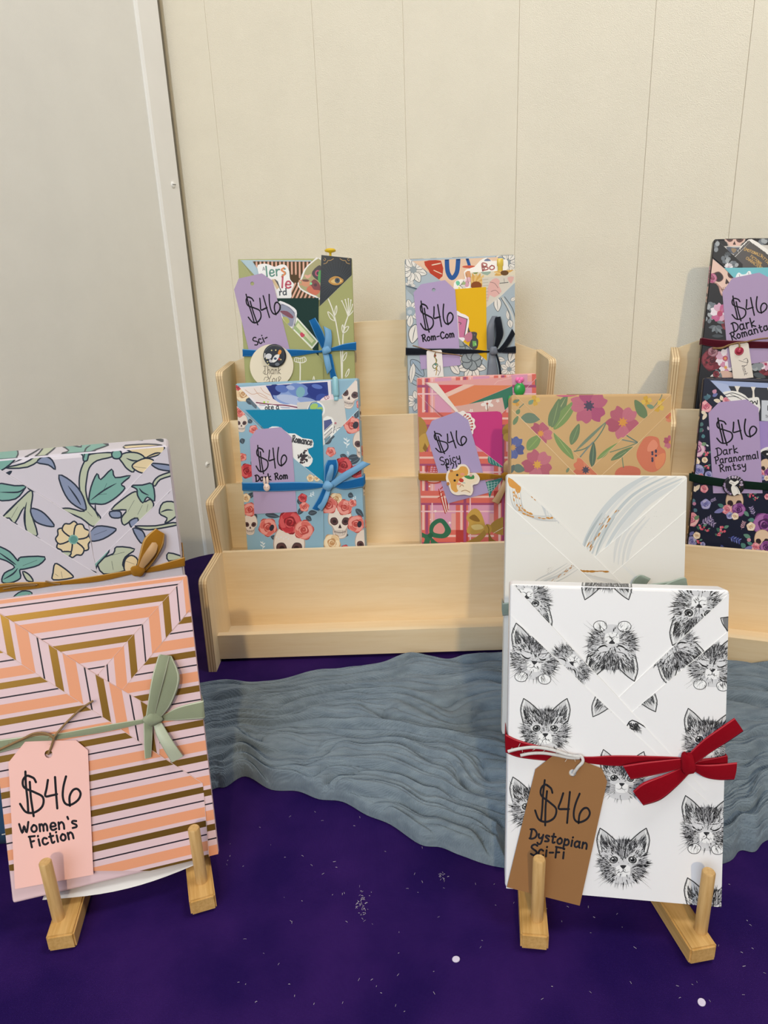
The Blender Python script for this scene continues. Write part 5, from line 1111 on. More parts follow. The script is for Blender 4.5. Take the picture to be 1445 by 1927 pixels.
for x, y, rx, ry, co in ((560, 270, 110, 70, '8aa2d6'), (680, 210, 100, 60, '6f8bca'), (620, 300, 140, 40, 'b5c2e2'), (470, 210, 60, 50, '2a3578'), (850, 220, 90, 70, '2b3a86'), (700, 230, 40, 50, '7fb0bc'), (760, 310, 90, 30, '8fa4d4'), (530, 200, 60, 35, '5a74bc'), (900, 290, 60, 45, '3c50a0'), (850, 180, 50, 20, '5b74c2'), (610, 190, 40, 20, 'a2b4de')): a.ell((x, y), rx, ry, 12, co, 20)
a.poly([(160, 195), (380, 178), (425, 235), (455, 300), (520, 340), (330, 340)], 'efe2dc', 0)
for P in (((200, 210), (260, 250), (330, 240), (400, 280)), ((280, 200), (330, 260), (420, 300)), ((340, 190), (370, 230), (430, 260))): a.stroke(P, 5, 'd3a98f', 4)
a.stroke([(300, 325), (450, 345), (560, 350), (680, 372)], 10, '7c2a4c'); a.stroke([(330, 345), (480, 365), (600, 372)], 8, 'a8b0c8'); a.dot((372, 322), 9, 'a8d84a'); a.dot((405, 320), 7, 'c8e06a')
sheet('painted_card', 'card with a painted blue cloudy sky tucked in the blue skull book', 'card', B.fr, c((148, 186), (974, 122), (990, 430), (360, 430)), 0.0003, 0.0003, 'eee6ea', a, M_CARD, conv=True)
a = Art('H'); write(a, 'oke a', (380, 392), (505, 385), 48, 9, '24242a'); 
sheet('word_sticker', 'small white sticker with black lettering above the teal card', 'sticker', B.fr, c((350, 372), (410, 345), (480, 352), (525, 372), (535, 430), (350, 430)), 0.0008, 0.0002, 'f2f0ee', a, M_STICK, smooth=2, group=GS)
a = Art('H'); write(a, 'ED', (925, 300), (962, 285), 30, 5, '8a3a4c')
sheet('pink_sticker', 'pale pink slanted sticker beside the light blue pen', 'sticker', B.fr, c((880, 302), (920, 272), (985, 250), (1025, 262), (1020, 290), (960, 310), (890, 330)), 0.0008, 0.0002, 'efd6da', a, M_STICK, smooth=2, group=GS)
a = Art('H'); skull(a.loc(1150, 245, 215, 14), 'e9d9cd'); rose(a.loc(1250, 340, 45), CRL, 2)
B.panel(c((1235, 80), (1060, 272), (840, 505), (900, 720), (1010, 605), (1270, 345)), a, 0.0010, (0, 4), fold='dfe6ea')
a = Art('H'); rose(a.loc(180, 250, 70), CRM, 3); lv(a, (205, 300), (295, 330), 60, LF); lv(a, (250, 280), (300, 380), 46, LF2); rose(a.loc(135, 190, 26), RD)
B.panel(c((80, 130), (150, 186), (345, 392), (345, 560), (80, 330)), a, 0.0011, (1,), fold='f0ecea')
sheet('white_card', 'off-white card tucked into the right fold of the blue skull book', 'card', B.fr, c((668, 325), (1092, 290), (1118, 500), (880, 760), (700, 700)), 0.0014, 0.0003, 'd6d1cb', None, M_CARD)
a = Art('H'); a.dot((838, 392), 68, '4f93c2', 28); a.poly([(785, 365), (815, 335), (855, 340), (850, 375), (810, 400)], '9cc048', 3); a.poly([(850, 375), (895, 365), (900, 400), (860, 410)], '9cc048', 3); a.poly([(800, 420), (830, 405), (850, 440), (820, 450)], '86b23f', 3); a.stroke([(770, 390), (800, 330), (850, 320)], 6, '2c4a66')
sheet('globe_sticker', 'round globe sticker peeking out over the teal card', 'sticker', B.fr, c(*[(842+80*math.cos(t), 395+80*math.sin(t)) for t in [2*math.pi*i/24 for i in range(24)]]), 0.0018, 0.0002, 'f1eee8', a, M_STICK, group=GS)
a = Art('H'); a.poly([(912, 490), (975, 475), (990, 510), (915, 580)], '39407c'); a.poly([(916, 588), (988, 520), (990, 545), (918, 620)], 'f2efe9'); a.poly([(918, 628), (985, 562), (985, 590), (918, 660)], 'd9d4cc'); a.poly([(918, 660), (970, 620), (972, 650), (920, 700)], '6a8a96')
for y in (588, 622, 658): a.stroke([(916, y), (988, y-68)], 5, '2a2c44', 0)
for p_ in (((1000, 580), (1020, 560), (1030, 600)), ((1030, 560), (1060, 550)), ((1008, 540), (1000, 600))): a.stroke(p_, 5, '3a3a44', 0)
a.dot((1017, 512), 10, 'b86a70')
sheet('book_stack_sticker', 'sticker with a stack of drawn books right of the teal card', 'sticker', B.fr, c((905, 470), (980, 458), (1005, 500), (1000, 560), (1055, 545), (1050, 600), (985, 690), (930, 730), (905, 700)), 0.0018, 0.0002, 'efece6', a, M_STICK, smooth=2, group=GS)
a = Art('H'); b = a.loc(1170, 530, 78); rose(b, CRL, 4); a.ell((1200, 530), 26, 34, 20, '2c2430'); lv(a, (1190, 440), (1235, 380), 50, LF)
for x, y, r, cs in ((975, 772, 44, CRL), (1090, 895, 76, RD), (1220, 950, 66, RD), (955, 1255, 78, CRL), (1100, 1275, 70, CRL), (1172, 1236, 36, CRL), (985, 1595, 78, CRM), (1205, 1425, 78, CRL), (1105, 1650, 36, RD)): pass
for p_ in (((1060, 800), (1130, 840)), ((1130, 830), (1235, 810)), ((1150, 880), (1240, 830)), ((1130, 1160), (1180, 1175)), ((1200, 1290), (1270, 1360)), ((1040, 1530), (1135, 1525)), ((1220, 400), (1200, 470)), ((910, 660), (1010, 630)), ((920, 700), (985, 650)), ((890, 1640), (830, 1660)), ((880, 1560), (820, 1600))): lv(a, *p_, 48, LF)
skull(a.loc(1058, 1400, 250), 'eadccf'); skull(a.loc(1262, 700, 200), 'e4d2c4'); skull(a.loc(1290, 1610, 220), 'e4d2c4'); rose(a.loc(1020, 1205, 62), CRM, 6)
for k, (x, y, r, cs) in enumerate(((975, 772, 44, CRL), (1090, 895, 76, RD), (1220, 950, 66, RD), (955, 1255, 78, CRL), (1100, 1275, 70, CRL), (1172, 1236, 36, CRL), (985, 1595, 78, CRM), (1205, 1425, 78, CRL), (1105, 1650, 36, RD))): rose(a.loc(x, y, r), cs, k)
a.ell((1235, 1428), 20, 30, 10, '2c2430'); sprig(a, 1118, 690, 75); sprig(a, 1130, 785, 30); sprig(a, 1185, 1195, 40, 'e8eef0', 60)
B.panel(c((1310, 305), (1010, 605), (900, 720), (900, 1900), (1320, 1900)), a, 0.0020, (0, 1), fold='dfe6ea')
sheet('teal_card', 'plain teal blue card in the front fold of the blue skull book', 'card', B.fr, c((199, 392), (893, 385), (915, 1075), (880, 1075)), 0.0029, 0.0003, '0b83ab', None, M_CARD)
a = Art('H'); write(a, 'Romance', (622, 682), (800, 712), 62, 11, '2a2428'); r_ = random.Random(5)
for k in range(46):
    t, q = r_.uniform(0, 6.3), abs(r_.gauss(0, 1)); a.ell((725+26*q*math.cos(t), 820+40*q*math.sin(t)), r_.uniform(4, 17), r_.uniform(4, 14), r_.uniform(0, 180), r_.choice(['2a1a20', '3a1f26', '201418', '4a2a30']), 8)
write(a, 'Gx', (770, 832), (795, 830), 22, 4, '3a3034')
sheet('romance_sticker', 'white sticker with the word Romance and a black splatter on the teal card', 'sticker', B.fr, c((415, 555), (480, 542), (530, 558), (590, 604), (650, 606), (720, 648), (808, 662), (814, 728), (772, 742), (775, 785), (812, 835), (792, 890), (735, 905), (600, 790), (450, 640)), 0.0033, 0.0002, 'f1eeea', a, M_STICK, smooth=2, group=GS)
a = Art('H')
for p_ in (((250, 860), (300, 900)), ((380, 1340), (510, 1360)), ((680, 1340), (740, 1260)), ((690, 1250), (700, 1180)), ((770, 1330), (850, 1320)), ((750, 1360), (800, 1395)), ((500, 1560), (430, 1540)), ((570, 1530), (650, 1540)), ((230, 1150), (260, 1190)), ((250, 1180), (275, 1140)), ((270, 1330), (300, 1390)), ((165, 650), (180, 700)), ((230, 480), (260, 510))): lv(a, *p_, 46, LF)
skull(a.loc(598, 1640, 330), 'e9dbcf'); skull(a.loc(165, 510, 130), 'e6d6c9'); skull(a.loc(245, 1430, 150), 'e6d6c9')
for k, (x, y, r, cs) in enumerate(((405, 1455, 82, CRL), (605, 1410, 105, RD), (730, 1480, 88, CRL), (735, 1270, 44, CRL), (720, 1190, 40, RD), (215, 945, 66, RD), (150, 400, 56, CRL), (275, 570, 40, CRL), (240, 1295, 62, CRL), (205, 1190, 40, CRM), (790, 1010, 34, CRM), (175, 820, 36, CRL), (850, 1010, 30, CRM))): rose(a.loc(x, y, r), cs, k)
a.ell((440, 1460), 20, 30, 20, '2c2430'); sprig(a, 358, 1620, 60); sprig(a, 800, 1160, 50, 'e8eef0', 60)
for k in range(6): a.dot((480+k*22, 1545+(k % 2)*16), 6, 'e3e9ec', 7)
B.panel(c((80, 320), (204, 430), (640, 830), (905, 1042), (912, 1900), (80, 1900)), a, 0.0039, (0, 1, 2), fold='dfe6ea')
B.finish()
B.band('ribbon', bst('H', (172, 1050, 1124), (400, 1050, 1132), (650, 1045, 1125), (830, 1050, 1108), (920, 1062, 1090), (1000, 1058, 1092), (1100, 1038, 1112), (1274, 992, 1088)), 0.0058, V_BLUE)
B.loop3('bow_loop', c((915, 1055), (912, 985), (918, 905), (945, 848)), c((1000, 1030), (1036, 955), (1042, 885), (1030, 842)), [0.0055, 0.009, 0.010, 0.008], V_BLUE)
B.loop3('bow_loop', c((925, 1050), (935, 990), (958, 920), (968, 860)), c((985, 1030), (1000, 960), (1000, 910), (990, 855)), [0.007, 0.0105, 0.0115, 0.009], S_BLUE)
B.loop3('bow_tail', c((965, 1052), (1080, 965), (1180, 908), (1262, 855)), c((1000, 1100), (1110, 1025), (1220, 955), (1336, 882)), [0.006, 0.009, 0.010, 0.009], S_BLUE, label='pale blue satin underside of the tail')
B.loop3('bow_tail', c((905, 1090), (870, 1170), (832, 1240), (803, 1285)), c((962, 1100), (930, 1190), (895, 1260), (862, 1305)), [0.006, 0.008, 0.008, 0.007], V_BLUE)
B.loop3('bow_tail', c((940, 1100), (910, 1180), (880, 1240), (845, 1262)), c((978, 1105), (955, 1190), (925, 1260), (893, 1308)), [0.007, 0.0095, 0.0095, 0.008], S_BLUE)
B.knot('knot', c((945, 1082))[0], 10, 9, 0.0078, S_BLUE, None, 10, 0.0030, 1)
a = Art('H'); price_at(a, ((285, 715), (572, 700), (300, 975)), 15.5); write(a, 'Dark Rom', (292, 1040), (586, 1014), 58, 12)
sheet('price_tag', 'lilac price tag reading $46 Dark Rom on the blue skull book', 'price tag', B.fr, c((240, 655), (298, 570), (522, 548), (618, 640), (668, 1316), (282, 1335)), 0.0045, 0.0003, 'b39dc0', a, M_CARD, group=GT)
m = MB(); 
for q, rx, ry, rz, dx, dz in ((0, 0.0042, 0.0022, 0.0048, 0, 0), (1, 0.0016, 0.0014, 0.0052, -0.0024, 0.0078), (2, 0.0016, 0.0014, 0.0052, 0.0016, 0.0082)):
    rows = [[(dx+rx*math.cos(p)*math.cos(t), -0.002+ry*math.cos(p)*math.sin(t), dz+rz*math.sin(p)) for t in [2*math.pi*k/14 for k in range(14)]] for p in [-1.57+3.14*i/8 for i in range(9)]]
    m.grid(rows, hx('ecd3c6'), True)
for sx in (-1, 1): m.grid([[(sx*0.0015+0.0004*math.cos(p)*math.cos(t), -0.0040+0.0003*math.cos(p)*math.sin(t), 0.0004+0.0005*math.sin(p)) for t in [2*math.pi*k/8 for k in range(8)]] for p in [-1.57+3.14*i/5 for i in range(6)]], hx('6a4a48'), True)
solid('rabbit_charm', 'small pale pink rabbit-head charm pinned on the blue ribbon', 'charm', B.fr, c((397, 1092))[0], 0.0064, m, M_PLASTIC)
m = MB(); m.lathe([(0.0006, 0.0), (0.0030, 0.0012), (0.0036, 0.003), (0.0036, -0.02+0.04), (0.0030, 0.0225), (0.0008, 0.024)][0:1]+[(0.0030, 0.0005), (0.0036, 0.003), (0.0036, 0.0205), (0.0028, 0.0232), (0.0008, 0.0242)], Matrix.Diagonal((1, 0.6, 1, 1)), 18, hx('8fc3cf'))
m.lathe([(0.0025, -0.004), (0.0027, -0.003), (0.0027, 0.0), (0.0020, 0.0005)], Matrix.Diagonal((1, 0.6, 1, 1)), 14, hx('8fc3cf'))
solid('pen', 'light blue capped pen tucked in the top right of the blue skull book', 'pen', B.fr, c((1022, 275))[0], 0.0026, m, M_PLASTIC)
# ------------------------------------------------------------------ grey-blue floral book
sc = 0.946
B = Yb = Book('wrapped_book', 'grey-blue wrapped book with white outlined flowers, upper right of the middle stand', scaled((.1153, 1.0092, .2283, -3.1, 8.8, 0.1), sc), .1498*sc, .2173*sc, .024, 'a3b1bb', ext=-0.0015)
c = lambda *p: cp('I', *p)
FW, FL, GRY = 'e6e0d8', '4c545a', '8a959b'
def petal(a, p, q, w, fill=FW): leafat(a, p, q, w, fill, FL, FL)
def daisy(a, x, y, r, n=7, t0=0.0, span=6.28):
    for k in range(n):
        t = t0+span*k/n; petal(a, (x+0.2*r*math.cos(t), y+0.2*r*math.sin(t)), (x+r*math.cos(t), y+r*math.sin(t)), 0.5*r)
    a.dot((x, y), 0.24*r, GRY)
b = Art('I'); daisy(b, 200, 95, 90); daisy(b, 560, 95, 70); daisy(b, 960, 88, 80); petal(b, (300, 110), (430, 80), 40, '8fa0b4'); B.top = b
q = Art('I')
for y in (300, 560, 820, 1080): daisy(q, 105, y, 60)
B.left = q
a = Art('I'); daisy(a, 970, 150, 110); petal(a, (890, 110), (960, 170), 50, '8fa6c4'); daisy(a, 1010, 240, 60); B.front = a
a = Art('I'); a.poly([(262, 145), (405, 138), (418, 270), (350, 300), (300, 220)], 'bf412c', 2); a.stroke([(455, 120), (462, 230), (498, 285), (540, 235), (552, 118)], 38, '2b589a', 5); a.stroke([(628, 122), (645, 175), (658, 225)], 26, '2b589a'); a.stroke([(330, 175), (400, 160)], 10, 'ecd0b6', 0); a.stroke([(345, 220), (410, 250)], 8, 'ecd0b6', 0); a.ell((645, 190), 60, 12, 0, 'd0604a')
sheet('lettered_card', 'peach card with red and blue letter shapes in the grey-blue floral book', 'card', B.fr, c((150, 142), (890, 108), (890, 460), (430, 460)), 0.0004, 0.0003, 'ecc8aa', a, M_CARD, conv=True)
a = Art('I'); a.stroke([(758, 170), (772, 205), (760, 225)], 12, '8a2f3a'); write(a, 'Bo', (752, 222), (862, 212), 60, 11, '9a3440'); a.poly([(770, 140), (800, 118), (830, 140)], '34558a', 2)
sheet('lettered_sticker', 'white sticker with maroon lettering beside the yellow pen', 'sticker', B.fr, c((630, 215), (690, 190), (735, 140), (790, 112), (840, 140), (900, 135), (960, 125), (975, 170), (940, 240), (700, 270)), 0.0009, 0.0002, 'f0ece8', a, M_STICK, smooth=2, group=GS)
a = Art('I'); a.poly([(610, 240), (650, 225), (660, 290), (625, 290)], 'c9824a', 2); a.ell((640, 300), 26, 22, 0, 'e0a8b8'); a.ell((625, 335), 20, 28, 0, 'c98aa4'); a.stroke([(620, 250), (640, 330)], 4, '5a3a3a', 0); a.ell((600, 330), 16, 14, 0, '8aa46a')
sheet('flower_sticker', 'small pink flower sticker left of the sunflower strip', 'sticker', B.fr, c((600, 235), (640, 205), (672, 225), (672, 380), (590, 380), (580, 320), (610, 290)), 0.0012, 0.0002, 'f0ebe6', a, M_STICK, smooth=2, group=GS)
a = Art('I'); a.poly([(530, 320), (550, 308), (568, 330), (545, 352)], '3fb58a', 2); a.stroke([(570, 350), (600, 310)], 6, '3a4a44', 0); a.stroke([(585, 340), (605, 335)], 8, '7a8a6a', 0); a.dot((560, 368), 9, 'd8d84a'); a.stroke([(590, 370), (560, 345)], 5, '6a5a5a', 0)
sheet('sprig_sticker', 'shiny green leaf sticker above the yellow card', 'sticker', B.fr, c((515, 330), (550, 300), (605, 300), (615, 345), (605, 400), (520, 400)), 0.0012, 0.0002, 'efeae6', a, M_STICK, smooth=2, group=GS)
a = Art('I')
for x0, y0, R_, ccx in ((705, 345, 110, 0), (945, 235, 90, 1)):
    for k in range(11):
        t = math.pi+k*0.314 if not ccx else math.pi*0.9+k*0.31
        leafat(a, (x0, y0), (x0+R_*math.cos(t), y0+R_*math.sin(t)*0.95), 32, ('dba95a', 'e9c27c')[k % 2])
a.ell((705, 350), 46, 36, 0, '8a4a24'); a.ell((945, 242), 34, 22, 0, '6a4a2a'); a.poly([(670, 232), (720, 225), (715, 245), (690, 250)], '7a8a4a', 2); a.poly([(740, 235), (830, 225), (800, 262)], '9ab0a0', 2)
a.poly([(755, 282), (1030, 262), (1030, 340), (790, 545), (760, 545)], 'd8d0c2')
a.poly([(820, 320), (870, 285), (905, 310), (895, 350), (920, 400), (860, 450), (820, 430), (800, 490), (798, 400)], 'e3b2aa', 2); a.poly([(970, 280), (1025, 275), (1005, 330), (985, 320)], 'dfb0a6', 2); a.stroke([(905, 330), (975, 322)], 7, '6a6a66', 0); a.stroke([(940, 290), (945, 330)], 4, '8a8a80', 0)
for k in range(8): a.stroke([(762, 300+k*26), (805, 296+k*26)], 5, 'b8b0a2', 0)
a.stroke([(820, 320), (860, 330), (890, 370)], 4, '8a6a68'); a.stroke([(830, 400), (870, 390), (900, 420)], 4, '8a6a68')
sheet('sunflower_card', 'card with sunflowers and a pale pink map tucked under the right fold', 'card', B.fr, c((658, 240), (1036, 214), (1036, 350), (780, 600), (660, 600)), 0.0032, 0.0003, 'e2d6bc', a, M_CARD, conv=True)
m = MB(); m.lathe([(0.0030, -0.045), (0.0032, -0.04), (0.0032, 0.0), (0.0040, 0.0005), (0.0040, 0.0085), (0.0036, 0.0095), (0.001, 0.0098)], Matrix.Diagonal((1, 0.34, 1, 1)), 18, hx('e9c84f'))
solid('pen', 'yellow pen cap showing above the sunflower card', 'pen', B.fr, c((908, 185))[0], 0.0022, m, M_PLASTIC)
a = Art('I'); petal(a, (880, 450), (890, 570), 60); a.stroke([(925, 450), (990, 560), (1020, 640), (1030, 760)], 16, 'c8cac6', 5); a.stroke([(915, 455), (980, 570), (1000, 700)], 6, FL, 5); a.stroke([(945, 445), (1010, 540), (1040, 640)], 6, FL, 5); petal(a, (985, 640), (1000, 710), 44); petal(a, (1000, 480), (1040, 450), 30); daisy(a, 985, 1060, 80); petal(a, (880, 970), (950, 985), 40); petal(a, (1030, 880), (990, 1000), 70)
petal(a, (980, 640), (965, 560), 26); daisy(a, 1020, 1180, 60)
B.panel(c((1060, 296), (915, 438), (790, 535), (790, 1700), (1060, 1700)), a, 0.0040, (0, 1), fold='ccd4d8')
sheet('yellow_card', 'plain yellow card standing in the front fold of the grey-blue book', 'card', B.fr, c((440, 385), (788, 361), (796, 1030), (600, 1030)), 0.0045, 0.0003, 'e8b417', None, M_CARD)
a = Art('I'); a.poly([(548, 605), (628, 635), (602, 790), (560, 790)], 'c4618f'); a.stroke([(628, 635), (602, 790)], 7, '2a1a24', 0); a.stroke([(548, 606), (628, 635)], 6, '2a1a24', 0); a.stroke([(555, 660), (575, 668), (570, 680)], 6, '2a1a24'); a.poly([(600, 780), (660, 740), (670, 800), (630, 830)], 'b96a86', 2)
sheet('pink_sticker', 'white-edged pink sticker half behind the Rom-Com tag', 'sticker', B.fr, c((520, 575), (575, 585), (640, 618), (638, 700), (612, 800), (580, 830), (530, 820)), 0.0050, 0.0002, 'efe6ea', a, M_STICK, smooth=2, group=GS)
a = Art('I'); a.poly([(672, 820), (704, 822), (708, 860), (676, 868)], '5fa84a'); a.poly([(690, 840), (704, 842), (704, 858)], 'a9d88a'); a.dot((690, 768), 6, '5a5058')
sheet('black_sticker', 'black splash-shaped sticker with a green square on the yellow card', 'sticker', B.fr, c((638, 700), (652, 740), (690, 742), (712, 755), (706, 790), (722, 820), (712, 880), (672, 890), (645, 860), (660, 800), (635, 760)), 0.0050, 0.0002, '231f24', a, M_STICK, smooth=3, group=GS)
a = Art('I'); daisy(a, 170, 215, 120, 8, 0.3); daisy(a, 140, 350, 50)
B.panel(c((60, 60), (118, 112), (405, 310), (420, 440), (60, 330)), a, 0.0046, (1,), fold='d6d2de')
a = Art('I')
daisy(a, 145, 560, 95); a.dot((145, 570), 42, '93a4b0'); a.dot((140, 575), 20, 'b5c0c8'); petal(a, (190, 680), (160, 840), 90); petal(a, (140, 700), (150, 600), 50); petal(a, (150, 980), (260, 1120), 80, '93a6b8'); petal(a, (130, 1120), (260, 1200), 70, '9fb0be'); daisy(a, 200, 1330, 90); petal(a, (170, 1010), (150, 1180), 46)
daisy(a, 630, 860, 105); 
for k in range(5): b = a.loc(610, 860, 1, k*72); b.blob([(12, -20), (70, -40), (90, 0), (70, 38), (12, 20)], '8d979c', FL, 8, 3)
daisy(a, 665, 1030, 125, 7, 0.2); 
for k in range(6): b = a.loc(665, 985, 1, k*60+20); b.blob([(12, -22), (70, -36), (88, 0), (70, 34), (12, 20)], '8d979c', FL, 8, 3)
petal(a, (420, 1000), (330, 900), 60); petal(a, (560, 1100), (480, 1000), 60)
B.panel(c((60, 335), (420, 690), (560, 800), (800, 992), (806, 1700), (60, 1700)), a, 0.0054, (0, 1, 2, 3), fold='ccd4d8')
B.finish()
B.band('ribbon', bst('I', (105, 876, 940), (300, 884, 938), (500, 884, 932), (700, 893, 925), (790, 903, 918), (870, 893, 915), (960, 875, 922), (1040, 862, 924)), 0.0076, V_BLACK)
B.loop3('bow_loop', c((800, 890), (798, 790), (802, 690), (840, 608)), c((850, 890), (858, 790), (862, 690), (885, 608)), [0.0075, 0.011, 0.012, 0.009], S_GREY, label='grey satin inner side of the bow loop')
B.loop3('bow_loop', c((850, 890), (868, 790), (862, 690), (852, 622)), c((880, 892), (934, 775), (928, 690), (912, 612)), [0.0075, 0.0125, 0.0135, 0.0095], V_BLACK)
B.loop3('bow_tail', c((885, 900), (935, 840), (980, 770), (1008, 714)), c((905, 922), (960, 875), (1005, 815), (1035, 762)), [0.0075, 0.010, 0.011, 0.009], V_BLACK)
B.loop3('bow_tail', c((815, 925), (806, 1000), (800, 1060), (795, 1115)), c((862, 925), (876, 1000), (886, 1060), (890, 1115)), [0.0075, 0.009, 0.009, 0.009], S_GREY)
B.loop3('bow_tail', c((866, 925), (886, 1000), (897, 1060), (902, 1115)), c((880, 925), (905, 1000), (915, 1060), (920, 1115)), [0.0072, 0.008, 0.008, 0.008], V_BLACK)
B.knot('knot', c((848, 905))[0], 8, 8, 0.0092, S_GREY, None, 0, 0.0030, 2)
a = Art('I'); price_at(a, ((208, 482), (498, 478), (238, 748)), 15.5); write(a, 'Rom-Com', (248, 826), (520, 786), 58, 11.5)
sheet('price_tag', 'lilac price tag reading $46 Rom-Com on the grey-blue floral book', 'price tag', B.fr, c((172, 410), (235, 338), (440, 303), (525, 385), (572, 1025), (235, 1062)), 0.0062, 0.0003, 'b39dc6', a, M_CARD, (c((343, 386))[0], 3.4), group=GT)
a = Art('I'); GD = hx('a58a4a', 0.6); a.stroke([(352, 930), (348, 955), (368, 980), (362, 1005), (335, 1030), (350, 1055), (378, 1030), (365, 1010), (345, 1018)], 8, '6f7f5e', 4); a.stroke([(350, 925), (362, 990), (370, 1060), (362, 1110)], 6, GD, 4); a.dot((355, 945), 11, '8a4a3a'); a.dot((360, 1020), 10, '5f8f86'); a.stroke([(395, 1030), (400, 1070), (380, 1115)], 4, '5a4a44'); a.stroke([(345, 1075), (370, 1065), (385, 1080)], 4, '5a4a44'); a.dot((366, 1058), 8, GD)
T = sheet('thank_you_tag', 'small white tag with a green and gold charm hanging under the Rom-Com tag', 'gift tag', B.fr, c((282, 912), (290, 902), (404, 896), (412, 904), (430, 1150), (290, 1150)), 0.0078, 0.0004, 'efe9e4', a, M_CARD)
cord_part(B, T, 'twine', c((165, 858), (240, 880), (330, 905), (430, 925), (520, 935), (585, 948)), 0.0006, M_TWINE, [0.0078, 0.008, 0.0088, 0.0085, 0.008, 0.008], fuzz=4); cord_part(B, T, 'twine', c((355, 908), (360, 920), (352, 935)), 0.0005, M_TWINE, [0.0088, 0.009, 0.0086])
# ------------------------------------------------------------------ pink plaid book
B = Pb = Book('wrapped_book', 'pink and red plaid wrapped book with printed bows, lower right of the middle stand', (.1160, .8345, .1060, -2.8, 7.7, 0.4), .1408*1.008, .2030*1.008, .022, 'e6a49e', ext=0.0045)
c = lambda *p: cp('J', *p)
def plaid(a, ox=0, oy=0):
    for k in range(-1, 4):
        x = 470+k*345+ox; y = 1530+k*-355+oy
        a.poly([(x-190, -200), (x-40, -200), (x-40, 2000), (x-190, 2000)], 'd998b4'); a.poly([(-200, y-330), (1600, y-330), (1600, y-200), (-200, y-200)], 'd894b0')
    for k in range(-1, 4):
        x = 470+k*345+ox; y = 1530+k*-355+oy
        a.poly([(x, -200), (x+110, -200), (x+110, 2000), (x, 2000)], 'd9685c'); a.poly([(-200, y-50), (1600, y-50), (1600, y+60), (-200, y+60)], 'd9685c')
        a.poly([(x+40, -200), (x+62, -200), (x+62, 2000), (x+40, 2000)], 'efc0b4'); a.poly([(-200, y-5), (1600, y-5), (1600, y+14), (-200, y+14)], 'efc0b4')
        a.poly([(x-275, -200), (x-250, -200), (x-250, 2000), (x-275, 2000)], 'a24a70'); a.poly([(-200, y-300), (1600, y-300), (1600, y-276), (-200, y-276)], 'a24a70')
        a.poly([(x, y-50), (x+110, y-50), (x+110, y+60), (x, y+60)], 'b03a34')
        a.poly([(x-220, -200), (x-208, -200), (x-208, 2000), (x-220, 2000)], 'efc0c4'); a.poly([(-200, y-225), (1600, y-225), (1600, y-212), (-200, y-212)], 'efc0c4')
GB = ['a8813a', 'c39a48', '8a6428']
b = Art('J'); plaid(b, 20); b.poly([(300, 60), (360, 60), (350, 130), (310, 130)], '6d9a6a'); b.poly([(480, 60), (560, 60), (540, 110), (500, 110)], '7da878'); b.poly([(900, 60), (1000, 60), (990, 100), (910, 100)], GB[0]); B.top = b
q = Art('J'); plaid(q, -345); 
for y in (620, 1400): q.ell((130, y), 60, 90, 20, GB[0])
B.left = q
a = Art('J'); plaid(a); B.front = a
a = Art('J'); a.poly([(280, 160), (985, 160), (985, 95), (190, 145)], 'e6a3a0'); a.poly([(290, 165), (545, 165), (370, 250)], 'd74c50'); a.poly([(545, 162), (640, 162), (395, 275), (365, 245)], 'eec4b4'); a.poly([(640, 168), (985, 170), (560, 350), (420, 360), (395, 275)], 'e2855c'); a.poly([(985, 175), (1010, 420), (500, 440), (560, 350)], '3d7862'); a.stroke([(820, 160), (850, 130), (985, 100)], 4, 'f0c2bc', 0)
sheet('striped_card', 'card of pink, red, orange and green diagonal bands in the pink plaid book', 'card', B.fr, c((195, 142), (977, 94), (1000, 480), (500, 480)), 0.0004, 0.0003, 'e6a3a0', a, M_CARD, conv=True)
a = Art('J'); 
for x, y, r in ((755, 335, 62), (850, 310, 18), (610, 400, 20)):
    for k in range(5): t = k*1.2566+0.4; a.ell((x+0.55*r*math.cos(t), y+0.5*r*math.sin(t)), 0.42*r, 0.26*r, math.degrees(t), 'efe4de', 12)
    a.dot((x, y), 0.16*r, 'b8584a')
a.stroke([(755, 340), (760, 400)], 7, '8a5a4a', 0)
sheet('blossom_card', 'dusty pink card with white blossom in the pink plaid book', 'card', B.fr, c((440, 368), (892, 280), (965, 640), (700, 700), (480, 480)), 0.0008, 0.0003, 'd8aca2', a, M_CARD, conv=True)
a = Art('J'); plaid(a); a.ell((935, 570), 40, 60, 30, GB[0]); a.ell((945, 640), 46, 40, 0, GB[1]); a.poly([(1190, 110), (1215, 130), (1210, 210), (1190, 160)], '3d7862'); 
B.panel(c((1260, 40), (1090, 215), (890, 420), (890, 1800), (1260, 1800)), a, 0.0012, (0, 1), fold='f0d8d4')
a = Art('J'); sheet('pink_card', 'plain bright pink round-cornered card in the front fold of the plaid book', 'card', B.fr, c((540, 416), (845, 404), (874, 412), (890, 438), (893, 960), (800, 960), (540, 640)), 0.0018, 0.0003, 'c93c7e', None, M_CARD)
a = Art('J'); plaid(a); B.panel(c((80, 60), (130, 90), (490, 402), (490, 560), (80, 220)), a, 0.0016, (1,), fold='f2e4de')
sheet('paper_sheet', 'cream envelope strip along the upper left fold of the pink plaid book', 'paper', B.fr, c((205, 145), (300, 150), (495, 405), (470, 410)), 0.0021, 0.0002, 'eee0d4')
a = Art('J')
for k in range(10): t = -1.2+k*0.27; a.dot((520+100*math.cos(t), 530+100*math.sin(t)), 9, 'b8453e', 8)
for k in range(8): t = -1.3+k*0.3; a.stroke([(520+80*math.cos(t), 530+80*math.sin(t)), (520+92*math.cos(t), 530+92*math.sin(t))], 8, 'c8605a', 0)
